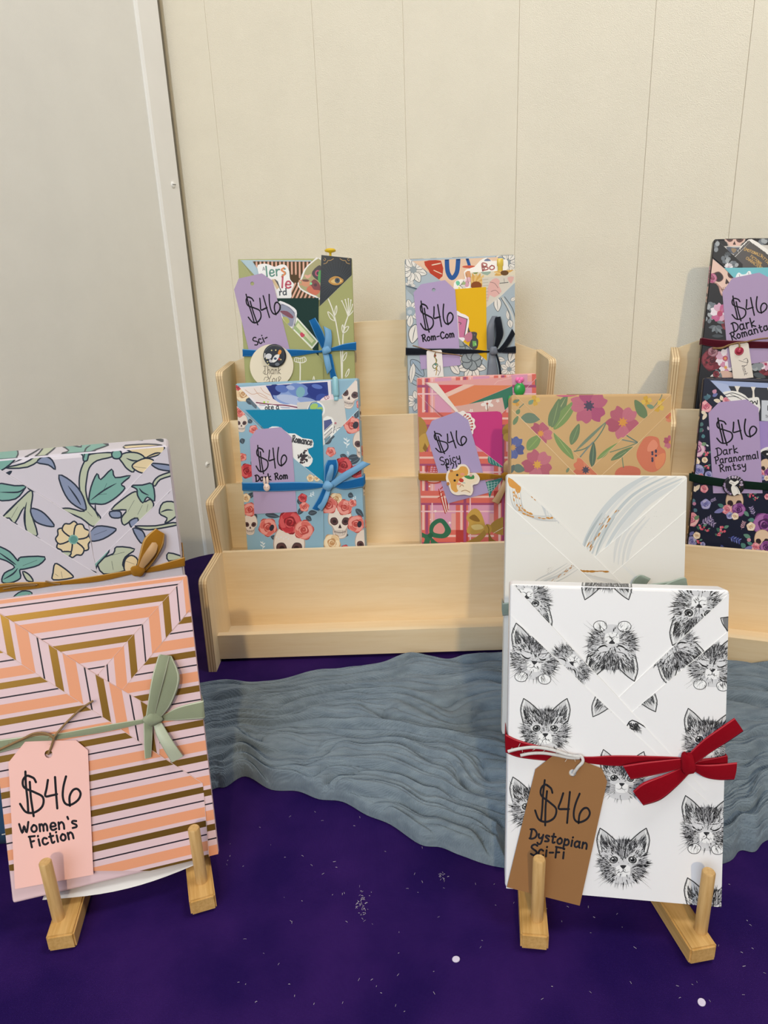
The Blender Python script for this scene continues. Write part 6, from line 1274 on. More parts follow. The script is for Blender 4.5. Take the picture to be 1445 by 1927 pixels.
sheet('scalloped_sticker', 'white scalloped sticker half behind the Spicy tag', 'sticker', B.fr, c(*[(520+(126+7*math.sin(12*t))*math.cos(t), 530+(126+7*math.sin(12*t))*math.sin(t)) for t in [2*math.pi*i/60 for i in range(60)]]), 0.0030, 0.0002, 'f2eae4', a, M_STICK, group=GS)
a = Art('J'); plaid(a)
a.stroke([(215, 905), (300, 900), (300, 960)], 7, 'b8392c', 0)
for k in range(4): a.stroke([(210+k*28, 895), (200+k*28, 955)], 7, 'b8392c', 0); a.stroke([(205, 900+k*18), (300, 905+k*18)], 6, 'b8392c', 0)
a.ell((270, 1040), 70, 22, 0, 'c0483a'); a.ell((270, 1036), 54, 13, 0, 'e9b8ac')
for k in range(6): a.stroke([(315+k*18, 1110+k*22), (335+k*14, 1200+k*10), (375+k*6, 1330-k*8)], 8, ('b8392c', 'efd8cc')[k % 2], 4)
for k in range(3): a.stroke([(310+k*10, 1190-k*40), (350, 1170-k*40)], 9, 'b8392c', 0)
for x, y, r in ((285, 1310, 11), (415, 1415, 11), (240, 1385, 6), (190, 400, 6), (232, 1085, 8), (330, 800, 7)): a.dot((x, y), r, 'f3dcd6')
DG = '2f6a4c'; a.poly([(240, 1530), (235, 1440), (290, 1385), (350, 1378), (400, 1430), (428, 1490), (390, 1545), (320, 1555)], DG, 4); a.poly([(270, 1500), (275, 1450), (320, 1415), (350, 1430), (372, 1480), (345, 1515)], 'e0948e', 4); a.poly([(150, 1500), (200, 1520), (245, 1530), (215, 1640), (165, 1640), (190, 1560), (150, 1540)], DG, 3); a.poly([(240, 1540), (285, 1580), (350, 1625), (260, 1630)], DG, 3); a.dot((240, 1530), 24, '265a40')
a.poly([(740, 1450), (700, 1330), (650, 1285), (600, 1310), (565, 1370), (590, 1420), (570, 1500), (640, 1520), (740, 1490)], GB[1], 4); a.poly([(590, 1370), (640, 1340), (690, 1400), (640, 1400)], GB[2], 3); a.poly([(610, 1440), (690, 1430), (720, 1465), (640, 1480)], 'dfc27a', 3); a.poly([(740, 1470), (660, 1540), (520, 1615), (640, 1620), (740, 1530)], GB[0], 3); a.poly([(780, 1440), (850, 1380), (930, 1370), (930, 1520), (800, 1500)], GB[0], 3); a.poly([(770, 1490), (800, 1560), (900, 1620), (780, 1620)], GB[2], 3); a.ell((762, 1470), 34, 44, -10, 'b98f40'); a.stroke([(750, 1430), (770, 1470), (765, 1510)], 8, GB[2])
for k in range(6): a.stroke([(810+k*8, 1510-k*5), (880+k*5, 1470-k*3)], 3, 'f0e4d0', 0)
a.ell((150, 560), 60, 110, -15, GB[0]); a.ell((175, 690), 55, 90, 20, GB[1]); a.poly([(190, 690), (215, 740), (195, 775), (170, 740)], GB[2])
TB = '3f8478'; a.poly([(765, 808), (800, 812), (880, 870), (905, 915), (840, 900), (765, 870)], TB, 2); a.poly([(890, 1010), (800, 1030), (742, 1045), (760, 1110), (775, 1190), (800, 1130), (860, 1060)], TB, 2)
for k in range(4): a.stroke([(760+k*30, 1040), (775+k*22, 1150-k*20)], 4, 'b8d4cc', 0); a.stroke([(750, 1060+k*28), (850-k*15, 1045+k*22)], 4, 'b8d4cc', 0); a.stroke([(770+k*28, 815+k*18), (785+k*28, 870+k*12)], 4, 'b8d4cc', 0)
B.panel(c((80, 210), (130, 250), (320, 440), (650, 715), (895, 905), (905, 1900), (80, 1900)), a, 0.0025, (0, 1, 2, 3), fold='f0d8d4')
B.finish()
B.band('ribbon', bst('J', (145, 966, 1032), (300, 966, 1036), (500, 962, 1036), (680, 962, 1032), (800, 970, 1018), (905, 985, 1005), (1000, 970, 1010), (1180, 950, 1015)), 0.0047, V_GOLD)
B.loop3('bow_loop', c((915, 990), (900, 940), (905, 880), (930, 850)), c((960, 990), (990, 930), (985, 880), (960, 850)), [0.005, 0.008, 0.009, 0.007], S_GOLD)
B.loop3('bow_tail', c((905, 1000), (880, 1080), (835, 1160), (795, 1218)), c((945, 1010), (930, 1090), (895, 1180), (860, 1246)), [0.005, 0.008, 0.008, 0.007], S_GOLD, label='tan underside of the ribbon tail')
B.knot('knot', c((930, 990))[0], 10, 8, 0.0062, V_GOLD, None, 0, 0.0030, 3)
a = Art('J'); price_at(a, ((248, 590), (545, 548), (300, 800)), 15.5); write(a, 'Spicy', (335, 895), (515, 850), 72, 10); write(a, 'F21', (392, 950), (490, 922), 62, 10)
sheet('price_tag', 'lilac price tag reading $46 Spicy on the pink plaid book', 'price tag', B.fr, c((200, 600), (254, 490), (478, 408), (582, 482), (768, 1142), (398, 1240)), 0.0033, 0.0003, 'ab9bc6', a, M_CARD, group=GT)
out = [(395, 950), (440, 930), (475, 925), (500, 890), (560, 890), (595, 935), (600, 970), (650, 965), (688, 1010), (670, 1060), (625, 1075), (628, 1120), (605, 1168), (545, 1160), (480, 1165), (430, 1140), (405, 1080), (380, 1020)]
a = Art('J'); a.poly([(410, 960), (450, 945), (490, 935), (515, 905), (560, 908), (582, 945), (570, 990), (520, 1010), (490, 1060), (500, 1110), (470, 1140), (430, 1110), (420, 1060), (400, 1010)], 'e0a44e', 4); a.poly([(520, 1010), (570, 990), (600, 1000), (650, 985), (670, 1010), (655, 1045), (605, 1070), (610, 1110), (600, 1140), (540, 1135), (490, 1120), (480, 1070)], 'f3e2c6', 4); a.dot((483, 982), 11, '241c1c'); a.dot((460, 1032), 11, '241c1c'); a.ell((430, 925+20), 16, 12, 0, 'b8743a'); a.ell((400, 1062), 14, 16, 0, 'b8743a'); a.ell((520, 1030), 22, 18, 20, 'c23a2e'); a.ell((498, 1062), 20, 12, 0, 'e9967a'); a.ell((530, 975), 20, 12, 0, 'e9967a')
a.poly([(545, 992), (590, 985), (632, 982), (636, 1015), (592, 1020), (560, 1008)], '3f8a4c', 2); a.ell((606, 985), 14, 12, 0, 'd8b0a8'); a.stroke([(505, 1090), (525, 1070), (540, 1085)], 6, 'b8743a'); a.stroke([(530, 1050), (555, 1055)], 5, '6aa4b0', 0); a.stroke([(600, 1140), (560, 1120), (520, 1130)], 5, '9a6a3a')
sheet('animal_sticker', 'chunky orange and cream animal sticker holding a green bottle over the ochre ribbon', 'sticker', B.fr, c(*out), 0.0052, 0.0026, 'f2e6d6', a, M_STICK, smooth=3)
m = MB()
def blobm(m, x, z, rx, ry, rz, col, rib=0, y=0.0):
    rows = []
    for i in range(11):
        p = -1.5708+3.1416*i/10; rows.append([(x+rx*(1+rib*abs(math.sin(5*t)))*math.cos(p)*math.cos(t), y+ry*math.cos(p)*math.sin(t), z+rz*math.sin(p)) for t in [2*math.pi*k/30 for k in range(30)]])
    m.grid(rows, hx(col), True)
blobm(m, 0, 0, 0.0062, 0.0028, 0.0080, '2f9a48', 0.10); blobm(m, -0.0112, -0.0128, 0.0026, 0.0018, 0.0060, '2f9a48', 0.06)
for sx in (-1, 1): blobm(m, sx*0.0022, 0.0112, 0.0029, 0.0018, 0.0030, 'f06fae')
blobm(m, 0, 0.0092, 0.0026, 0.0017, 0.0034, 'f06fae'); m.lathe([(0.002, -0.07), (0.0026, -0.065), (0.0026, -0.004), (0.002, -0.003)], Matrix.Diagonal((1, 0.6, 1, 1)), 14, hx('2f9a48'))
solid('pen', 'green cactus pen with a pink heart flower in the pink plaid book', 'pen', B.fr, c((1048, 205))[0], 0.0032, m, M_PLASTIC)
# ================================================================== books on the right stand
SD = '17151b'
B = Sb = Book('wrapped_book', 'black wrapped book printed with skulls and burgundy flowers, top of the right stand', (.4664, .8850, .2374, -18.1, 7.7, -1.4), .1400, .2146, .020, SD, ext=-0.004)
c = lambda *p: cp('L', *p)
WF, BG, PKW, GL_ = ('a04a78', 'e9d9e2', 'c890b0'), ('4a1420', '6e1f2c', '8a3440'), ['efe2ea', 'd8a8c0'], '7d848a'
def euc(a, x, y, n=5, s=34, seed=0):
    r = random.Random(seed)
    for k in range(n): t = k*1.3+seed; a.ell((x+s*1.3*math.cos(t)*r.uniform(0.5, 1.2), y+s*1.3*math.sin(t)*r.uniform(0.5, 1.2)), s*0.8, s, r.uniform(0, 180), r.choice(['8a9096', '6d747c', 'a3a8ac']), 12)
b = Art('L'); skull(b.loc(900, 60, 330), 'e6bcae', '5a3434'); blossom(b.loc(1120, 100, 60), ['c05070', 'e0a8b0'], 5, 'd88a5a'); b.poly([(1050, 96), (1330, 92), (1330, 108), (1050, 112)], 'e09a80'); B.top = b
q = Art('L'); rose(q.loc(600, 560, 110), ('7a2f4a', 'b0507a', 'c87a98'), 1); skull(q.loc(600, 800, 160), 'd8a8a0'); rose(q.loc(560, 1650, 120), ('7a2f3a', 'a04a58', 'b86a74'), 3); rose(q.loc(575, 1150, 70), BG, 2); B.left = q
a = Art('L')
for k, (X_, Y_) in enumerate(((1600, 300), (1750, 700), (1560, 1050), (1720, 1500), (1560, 1800), (1450, 560), (1800, 1100))):
    (skull(a.loc(X_, Y_, 300, 8), 'e6bcae', '5a3434') if k % 3 == 0 else blossom(a.loc(X_, Y_, 120), PKW, 6, 'd88a4a', k)); rose(a.loc(X_+150, Y_+130, 90), BG, k); euc(a, X_-120, Y_+120, 5, 34, k)
skull(a.loc(915, 120, 300, 4), 'e6bcae', '5a3434'); leafat(a, (1190, 190), (1330, 130), 80, '555a60'); euc(a, 1260, 170, 4, 30, 2); B.front = a
a = Art('L'); a.poly([(810, 222), (900, 230), (1000, 235), (930, 310), (860, 290)], '6a6f7c', 2); a.poly([(870, 240), (940, 250), (900, 300)], 'a08a70', 2)
sheet('painted_card', 'pale painted card behind the black rhombus sticker', 'card', B.fr, c((780, 214), (1500, 196), (1500, 520), (1000, 520)), 0.0004, 0.0003, 'd9d2ca', a, M_CARD, conv=True)
a = Art('L'); a.poly([(1095, 168), (1200, 240), (1330, 330), (1420, 400), (1400, 620), (980, 560), (915, 350)], '2d2426', 0); r_ = random.Random(3)
for k in range(46):
    t = k/22; p = (915+(1095-915)*t, 345-(345-168)*t) if t <= 1 else (1095+(1400-1095)*(t-1), 168+(390-168)*(t-1)); leafat(a, p, (p[0]-18+r_.uniform(-8, 8), p[1]-26), 14, '2d2426')
YG = 'd9a84e'
write(a, 'EMOTIONALLY', (1025, 262), (1240, 345), 34, 4.6, YG, 0, 1.2); write(a, 'ATTACHED', (1225, 345), (1400, 520), 34, 4.6, YG, 0, 1.2); write(a, 'FICTIONAL', (1098, 345), (1235, 450), 34, 4.6, YG, 0, 1.2); write(a, 'CHARACTERS', (1045, 365), (1235, 500), 34, 4.6, YG, 0, 1.2)
sheet('lettered_sticker', 'dark rhombus sticker with golden capitals in the black skull book', 'sticker', B.fr, c((890, 345), (1000, 205), (1080, 132), (1120, 128), (1190, 165), (1320, 260), (1480, 400), (1450, 640), (960, 560)), 0.0010, 0.0003, 'efeae4', a, M_STICK, group=GS)
a = Art('L'); euc(a, 810, 370, 6, 30, 1); euc(a, 900, 430, 5, 28, 4); euc(a, 710, 210, 3, 32, 2); a.ell((720, 130), 22, 24, 0, '9aa0a6'); blossom(a.loc(840, 470, 56), ['f0eaec', 'd8d0d6'], 6, 'c0a0b0')
for k in range(6): leafat(a, (830, 320), (830+44*math.cos(k*0.6+3.4), 320+44*math.sin(k*0.6+3.4)), 18, '4a5056')
B.panel(c((640, 60), (690, 128), (1010, 430), (1010, 640), (640, 340)), a, 0.0015, (1,), fold='4a464c')
sheet('turquoise_card', 'light turquoise card behind the Dark Romantasy tag', 'card', B.fr, c((775, 476), (1500, 470), (1500, 900), (1000, 760)), 0.0020, 0.0003, '7cc7d2', None, M_CARD)
a = Art('L'); a.stroke([(970, 555), (975, 580)], 5, '6a7078', 0); a.stroke([(1080, 530), (1085, 555)], 5, '6a7078', 0)
sheet('cloud_sticker', 'white scalloped sticker on the turquoise card', 'sticker', B.fr, c((925, 590), (950, 540), (975, 535), (1000, 555), (1050, 550), (1075, 518), (1100, 515), (1115, 545), (1130, 640), (940, 640)), 0.0024, 0.0002, 'eef0f0', a, M_STICK, smooth=2, group=GS)
a = Art('L')
b = a.loc(800, 560, 430, -14); skull(b, 'e8c4b4', '5a3838', '2a2026', 'b98a80'); rose(a.loc(640, 600, 60), ('7a2f4a', 'b0507a', 'c87a98'), 1)
euc(a, 640, 950, 6, 34, 3); euc(a, 600, 1080, 4, 28, 5); blossom(a.loc(735, 1020, 120), PKW+['c05a8a'], 6, 'd88a4a', 0.2); a.dot((735, 1030), 34, 'b8446a'); rose(a.loc(820, 1160, 70), BG, 3)
for k, q in enumerate(((600, 1200), (640, 1250), (700, 1270), (760, 1270), (770, 1210))): leafat(a, (690, 1180), q, 40, ('5d646c', '7a8289')[k % 2])
leafat(a, (640, 1300), (780, 1300), 40, '3f444a'); leafat(a, (700, 1130), (790, 1140), 34, '6d747c')
b = a.loc(640, 1600, 1); rose(a.loc(640, 1590, 130), BG, 5); blossom(a.loc(575, 1620, 48), ['6e1f2c', '8a3440'], 6, 'd89a3a', 0.2); a.dot((575, 1620), 16, '3a1a1a'); blossom(a.loc(800, 1570, 120), PKW, 6, 'd88a4a', 0.5); blossom(a.loc(805, 1680, 80), ['f0e6ec', 'd088a8'], 5, 'e0a04a', 0.2); a.dot((800, 1570), 32, 'b8506a'); a.dot((800, 1570), 16, 'e09a5a')
rose(a.loc(650, 1490, 60), ('6a3040', '9a5a6a', 'b0808a'), 2); rose(a.loc(1290, 1690, 90), BG, 2); blossom(a.loc(1290, 1640, 80), PKW, 5, 'b03a5a'); euc(a, 1180, 1670, 5, 36, 7); leafat(a, (1140, 1760), (1290, 1800), 60, '4a5056'); a.poly([(660, 1790), (760, 1720), (880, 1740), (900, 1800)], 'd8b0a0', 2); leafat(a, (760, 1800), (680, 1700), 46, '6d747c'); leafat(a, (620, 1790), (740, 1740), 30, 'e0d8d8')
rose(a.loc(690, 1760, 40), BG, 1)
B.panel(c((560, 270), (660, 372), (800, 490), (1000, 700), (1400, 1080), (1400, 2300), (480, 2300), (480, 900)), a, 0.0030, (0, 1, 2, 3), fold='4a464c')
B.finish()
B.band('ribbon', bst('L', (522, 1318, 1405), (620, 1335, 1425), (800, 1350, 1440), (1100, 1362, 1446), (1317, 1368, 1448), (1500, 1372, 1450)), 0.0049, V_BURG)
a = Art('L'); price_at(a, ((850, 820), (1292, 780), (890, 1130)), 15); write(a, 'Dark', (895, 1250), (1172, 1182), 112, 17); write(a, 'Romantasy', (878, 1352), (1440, 1190), 92, 16)
sheet('price_tag', 'lilac price tag reading $46 Dark Romantasy on the black skull book', 'price tag', B.fr, c((765, 770), (885, 600), (1210, 533), (1420, 640), (1500, 1575), (840, 1680)), 0.0036, 0.0003, 'b29bbf', a, M_CARD, group=GT)
a = Art('L'); a.stroke([(1020, 1590), (1060, 1570), (1075, 1620), (1010, 1610), (965, 1592)], 5, '4a4448', 4); a.stroke([(1068, 1580), (1060, 1650), (1000, 1660)], 5, '4a4448', 4)
b = Art(items=a.items, M=a.M@np.array([[0.19, -0.98, 1010], [0.98, 0.19, 1600], [0, 0, 1]])); write(b, 'hank', (60, 20), (180, 12), 46, 5, '4a4448')
T = sheet('thank_you_tag', 'small cream thank-you tag with a red stud hanging on the burgundy ribbon', 'gift tag', B.fr, c((845, 1432), (860, 1412), (1060, 1378), (1080, 1390), (1140, 1800), (900, 1830)), 0.0056, 0.0004, 'eadfd4', a, M_CARD)
cord_part(B, T, 'twine', c((650, 1450), (760, 1440), (840, 1410), (930, 1385), (1030, 1375), (1130, 1350), (1250, 1330), (1400, 1320)), 0.0009, M_TWINE, [0.0056, 0.006, 0.0065, 0.007, 0.0072, 0.0065, 0.006, 0.006], fuzz=9); cord_part(B, T, 'twine', c((650, 1440), (750, 1450), (860, 1405), (960, 1380)), 0.0008, M_TWINE, [0.0056, 0.006, 0.0068, 0.0072], fuzz=8); cord_part(B, T, 'twine', c((965, 1380), (975, 1420), (970, 1460)), 0.0009, M_TWINE, [0.0074, 0.0076, 0.0066])
m = MB(); m.lathe([(0.0058, 0), (0.0056, 0.0008), (0.0044, 0.0011), (0.0042, 0.0006), (0.0038, 0.0022), (0.0014, 0.0030)], Matrix.Rotation(math.pi/2, 4, 'X')@Matrix.Scale(0.9, 4), 18, hx('b0304a', 0.3))
u_, v_ = B.fr.uv(*c((968, 1482))[0], 0.0061); o = m.build('stud', M_PLASTIC); o.matrix_world = B.fr.matrix(u_, v_, 0.0061); child_of(o, T, B)
# ------------------------------------------------------------------ navy floral book
ND = '11152c'
B = Nb = Book('wrapped_book', 'navy wrapped book printed with purple flowers and small skulls, lower on the right stand', scaled((.4307, .7856, .1051, -17.9, 7.9, -0.5), 0.992), .1400*.992, .1963*.992, .0135, ND, ext=0.006)
c = lambda *p: cp('M', *p)
PP, PK2, LV, CRB = ('4a1f52', '7a3a80', 'a86aa8'), ('b8506a', 'e08090', 'f0b0b4'), ('5a5a9a', '8a8ac4', 'b4b0d8'), ('c8a07a', 'ecd4b4', 'f6e6d0')
def berries(a, x, y, s, seed=0):
    r = random.Random(seed); leafat(a, (x-s*0.4, y+s*0.4), (x-s*1.3, y-s*0.3), s*0.7, '3f6a5a'); leafat(a, (x+s*0.3, y-s*0.3), (x+s*1.3, y-s*0.8), s*0.6, '5f8a78')
    for k in range(7): a.dot((x+r.uniform(-s, s)*0.7, y+r.uniform(-s, s)*0.6), s*0.26, r.choice(['d8586c', 'e88090', 'c84a60']), 9)
def spray(a, x, y, s, rot, cols=('8a7aa8', 'b0a0c4')):
    b = a.loc(x, y, s, rot); b.stroke([(0, 0), (0.5, -0.06), (1, 0)], 0.03, cols[0])
    for k in range(4): leafat(b, (0.2+0.2*k, -0.03), (0.38+0.2*k, -0.26), 0.11, cols[k % 2]); leafat(b, (0.2+0.2*k, -0.02), (0.38+0.2*k, 0.22), 0.11, cols[(k+1) % 2])
def cluster(a, x, y, s, seed=0):
    r = random.Random(seed); skull(a.loc(x, y-s*0.3, s*1.7), 'e3c4a6', '4a2c30', '2e2026', 'b08a70')
    rose(a.loc(x-s*0.62, y+s*0.25, s*0.42), PK2, seed); rose(a.loc(x+s*0.35, y+s*0.25, s*0.58), PP, seed+1); rose(a.loc(x-s*0.4, y+s*0.75, s*0.30), LV, seed+2); rose(a.loc(x+s*0.05, y+s*0.8, s*0.3), CRB, seed+3)
    leafat(a, (x-s*0.9, y+s*0.2), (x-s*1.7, y+s*0.5), s*0.35, '7a7ab4'); leafat(a, (x-s*0.9, y), (x-s*1.4, y-s*0.2), s*0.3, '4f8078'); leafat(a, (x+s*0.8, y+s*0.4), (x+s*1.2, y+s*0.8), s*0.3, '5f8a78')
b = Art('M')
for k, x in enumerate((520, 600, 680, 860, 1000)): rose(b.loc(x, 105, 30), (CRB, PK2, LV, PP, CRB)[k], k)
b.poly([(480, 112), (730, 128), (730, 136), (480, 124)], 'ecd4b4'); B.top = b
q = Art('M')
for k, y in enumerate((160, 240, 380, 520, 640, 800, 960, 1080, 1300, 1480, 1640, 1740)): rose(q.loc(390-(y-160)*0.07, y, 42), (CRB, LV, PK2, CRB, PP)[k % 5], k)
B.left = q
a = Art('M')
for k, (X_, Y_) in enumerate(((1330, 300), (1480, 560), (1300, 820), (1460, 1080), (1300, 1340), (1450, 1600), (1600, 800), (1600, 350), (1620, 1300))):
    (cluster(a, X_, Y_, 105, k) if k % 2 else rose(a.loc(X_, Y_, 90), (PP, PK2, LV)[k % 3], k)); berries(a, X_+140, Y_+60, 36, k); spray(a, X_-90, Y_+110, 110, -40)
B.front = a
a = Art('M'); a.poly([(700, 195), (1200, 220), (1200, 700), (760, 700), (720, 260)], '3c3e46')
for x in (790, 950, 1110): a.poly([(x-30, 185), (x+28, 190), (x+8, 240), (x+14, 330), (x-10, 330), (x-8, 250)], 'efe6da', 3)
a.poly([(510, 140), (1200, 170), (1200, 215), (680, 190)], 'a3b2da')
a.poly([(510, 140), (690, 180), (735, 262), (640, 270)], 'b4c0e2')
sheet('striped_card', 'dark card with cream drips and a pale blue edge in the navy floral book', 'card', B.fr, c((512, 138), (1250, 172), (1250, 700), (900, 700)), 0.0004, 0.0003, 'a3b2da', a, M_CARD, conv=True)
a = Art('M'); a.stroke([(650, 290), (740, 265), (840, 300), (900, 340)], 7, '2a282c'); a.stroke([(660, 310), (760, 300), (830, 330)], 6, '2a282c'); a.stroke([(910, 355), (935, 345), (945, 370), (965, 350), (985, 380), (990, 340)], 10, '1f1d22'); a.stroke([(720, 280), (800, 310)], 5, '2a282c', 0)
sheet('drawing_sticker', 'white sticker with black pen drawing behind the Dark Paranormal tag', 'sticker', B.fr, c((628, 270), (700, 245), (790, 250), (870, 290), (900, 318), (985, 305), (1012, 340), (1000, 480), (800, 480), (660, 340)), 0.0010, 0.0002, 'f1ede6', a, M_STICK, smooth=2, group=GS)
a = Art('M'); write(a, 'I', (1088, 440), (1104, 440), 46, 9, '2a2a30'); write(a, 'The', (1072, 515), (1118, 515), 26, 4, '4a4a50')
sheet('small_card', 'pale grey card with small type at the right picture edge', 'card', B.fr, c((1032, 338), (1260, 345), (1260, 560), (1030, 545)), 0.0013, 0.0003, 'cfd3dc', a, M_CARD)
a = Art('M'); sheet('lilac_card', 'plain lilac card right of the Dark Paranormal tag', 'card', B.fr, c((1000, 548), (1260, 556), (1260, 1000), (1000, 900)), 0.0018, 0.0003, 'a48cc8', None, M_CARD)
a = Art('M'); a.dot((1110, 950), 120, '16161a', 30); a.stroke([(1035, 850), (1080, 838), (1130, 850)], 6, 'f0ece8'); a.dot((1045, 925), 15, 'f2eeea'); a.dot((1090, 880), 10, 'f2eeea'); a.ell((1085, 960), 40, 34, 0, '3a2a30')
sheet('round_sticker', 'round black sticker cut off by the right picture edge', 'sticker', B.fr, c(*[(1115+145*math.cos(t), 955+148*math.sin(t)) for t in [2*math.pi*i/36 for i in range(36)]]), 0.0023, 0.0002, 'f2eeea', a, M_STICK, group=GS)
a = Art('M'); spray(a, 470, 330, 60, -60, ('6f8a94', '8aa4a8')); leafat(a, (480, 310), (520, 290), 40, '4f7484'); leafat(a, (540, 300), (590, 270), 34, '6a70a8'); leafat(a, (545, 270), (575, 230), 40, 'c88aa4'); leafat(a, (620, 350), (550, 335), 38, 'ead8c0'); leafat(a, (640, 340), (620, 290), 36, 'ead8c0'); rose(a.loc(680, 345, 40), PK2, 1); leafat(a, (500, 325), (450, 300), 40, '3f6474')
B.panel(c((420, 60), (470, 92), (720, 345), (720, 560), (420, 290)), a, 0.0015, (1,), fold='4a5070')
a = Art('M')
rose(a.loc(475, 400, 62), PK2, 3); leafat(a, (470, 470), (420, 450), 34, 'ead8c0'); leafat(a, (475, 470), (440, 535), 36, 'ead8c0'); leafat(a, (420, 600), (435, 560), 40, '4f7474'); a.dot((432, 640), 16, 'c0809a'); leafat(a, (440, 620), (400, 660), 36, '3f6a64'); leafat(a, (450, 720), (440, 680), 36, '4f8088'); rose(a.loc(385, 830, 80), ('8a4a78', 'c890b0', 'e6c0d0'), 2); leafat(a, (430, 790), (475, 770), 36, '7a9a78'); berries(a, 485, 880, 34, 1); rose(a.loc(360, 960, 50), CRB, 2); rose(a.loc(395, 1045, 62), LV, 4); rose(a.loc(460, 940, 30), CRB, 1); berries(a, 480, 1010, 30, 2); rose(a.loc(500, 1090, 40), LV, 1); rose(a.loc(420, 1110, 34), PK2, 2)
leafat(a, (500, 640), (490, 600), 20, 'c8bcd0'); leafat(a, (500, 800), (470, 785), 16, 'd8dce4')
leafat(a, (360, 1250), (410, 1190), 40, 'ead8c0'); leafat(a, (370, 1260), (345, 1200), 36, 'ead8c0'); rose(a.loc(455, 1230, 40), PK2, 1); rose(a.loc(470, 1385, 52), LV, 3); spray(a, 510, 1360, 70, -25); cluster(a, 760, 1410, 120, 1)
leafat(a, (350, 1330), (340, 1390), 36, '4f7484'); a.dot((355, 1380), 18, 'b87a9a'); leafat(a, (380, 1460), (350, 1430), 36, '4f7484'); rose(a.loc(330, 1540, 70), ('b8607a', 'e0909c', 'f0c0c0'), 2); leafat(a, (360, 1540), (400, 1500), 40, '6a8a68'); spray(a, 420, 1590, 140, -30); spray(a, 460, 1540, 120, 30); berries(a, 430, 1620, 40, 3); berries(a, 485, 1645, 24, 5); berries(a, 640, 1640, 48, 4); berries(a, 600, 1690, 28, 6); berries(a, 940, 1295, 40, 7); berries(a, 975, 1330, 24, 8)
spray(a, 960, 1500, 100, -110); spray(a, 830, 1640, 90, -70, ('b88a9a', 'd0a8b4')); rose(a.loc(1060, 1590, 120), PP, 6); rose(a.loc(925, 1610, 44), CRB, 3); leafat(a, (960, 1540), (895, 1545), 40, '4f8078'); leafat(a, (920, 1720), (850, 1690), 40, '5f8a78'); a.dot((905, 1745), 20, 'c88a9a'); leafat(a, (870, 1820), (825, 1780), 46, '4f8078'); spray(a, 700, 1720, 130, 20, ('4a54a0', '6a74b8')); spray(a, 620, 1790, 60, 60, ('4a54a0', '6a74b8'))
cluster(a, 1040, 1790, 110, 4); rose(a.loc(330, 1760, 52), LV, 5); rose(a.loc(380, 1700, 36), CRB, 4); rose(a.loc(440, 1790, 26), LV, 2); leafat(a, (310, 1700), (350, 1660), 34, '6a6aa8'); berries(a, 400, 1760, 28, 9)
cluster(a, 1080, 1050, 90, 8); rose(a.loc(1090, 1310, 30), PK2, 4)
B.panel(c((380, 260), (440, 308), (560, 425), (760, 640), (1240, 1060), (1240, 2200), (260, 2200), (260, 700)), a, 0.0028, (0, 1, 2, 3), fold='4a5070')
B.finish()
B.band('ribbon', bst('M', (302, 1072, 1150), (420, 1092, 1178), (640, 1128, 1210), (860, 1150, 1232), (1097, 1172, 1246), (1300, 1188, 1262)), 0.0049, V_GREEN)
a = Art('M'); price_at(a, ((553, 520), (972, 490), (588, 800)), 14.5); write(a, 'Dark', (580, 896), (796, 866), 78, 12); write(a, 'Paranormal', (565, 980), (1005, 922), 72, 12); write(a, 'Rmtsy', (612, 1060), (878, 1022), 72, 12)
sheet('price_tag', 'lilac price tag reading $46 Dark Paranormal Rmtsy on the navy floral book', 'price tag', B.fr, c((498, 465), (605, 358), (882, 330), (1002, 415), (1042, 1275), (545, 1275)), 0.0036, 0.0003, 'b29bc4', a, M_CARD, group=GT)
a = Art('M')
def arc(a, text, cx_, cy_, r, t0, t1, h, w, col, flip=False):
    for k, ch in enumerate(text):
        t = math.radians(t0+(t1-t0)*(k+0.5)/len(text)); x, y = cx_+r*math.cos(t), cy_+r*math.sin(t)
        tx, ty = (-math.sin(t), math.cos(t)) if not flip else (math.sin(t), -math.cos(t)); wd = r*abs(math.radians(t1-t0))/len(text)*0.72
        write(a, ch, (x-tx*wd/2, y-ty*wd/2), (x+tx*wd/2, y+ty*wd/2), h, w, col)
arc(a, 'Feeling', 752, 1195, 74, -125, 5, 30, 7, 'd8c4e0'); arc(a, 'unproductive', 752, 1195, 100, 195, 105, 24, 5, 'b49cc4', True)
a.poly([(705, 1170), (722, 1140), (760, 1160), (790, 1145), (805, 1160), (780, 1185), (765, 1200), (790, 1215), (822, 1285), (790, 1280), (755, 1300), (735, 1270), (725, 1220), (735, 1190)], 'f2eee6', 3); a.stroke([(760, 1200), (790, 1230), (800, 1270)], 4, '8a8488'); a.stroke([(715, 1165), (750, 1175)], 5, '8a8488', 0); a.dot((812, 1212), 4, 'd8a84a')
badge('round_badge', 'round black badge with a white bird reading Feeling unproductive on the green ribbon', B.fr, c((752, 1200))[0], 21.0, 0.0056, '17151b', a, 0.0022)
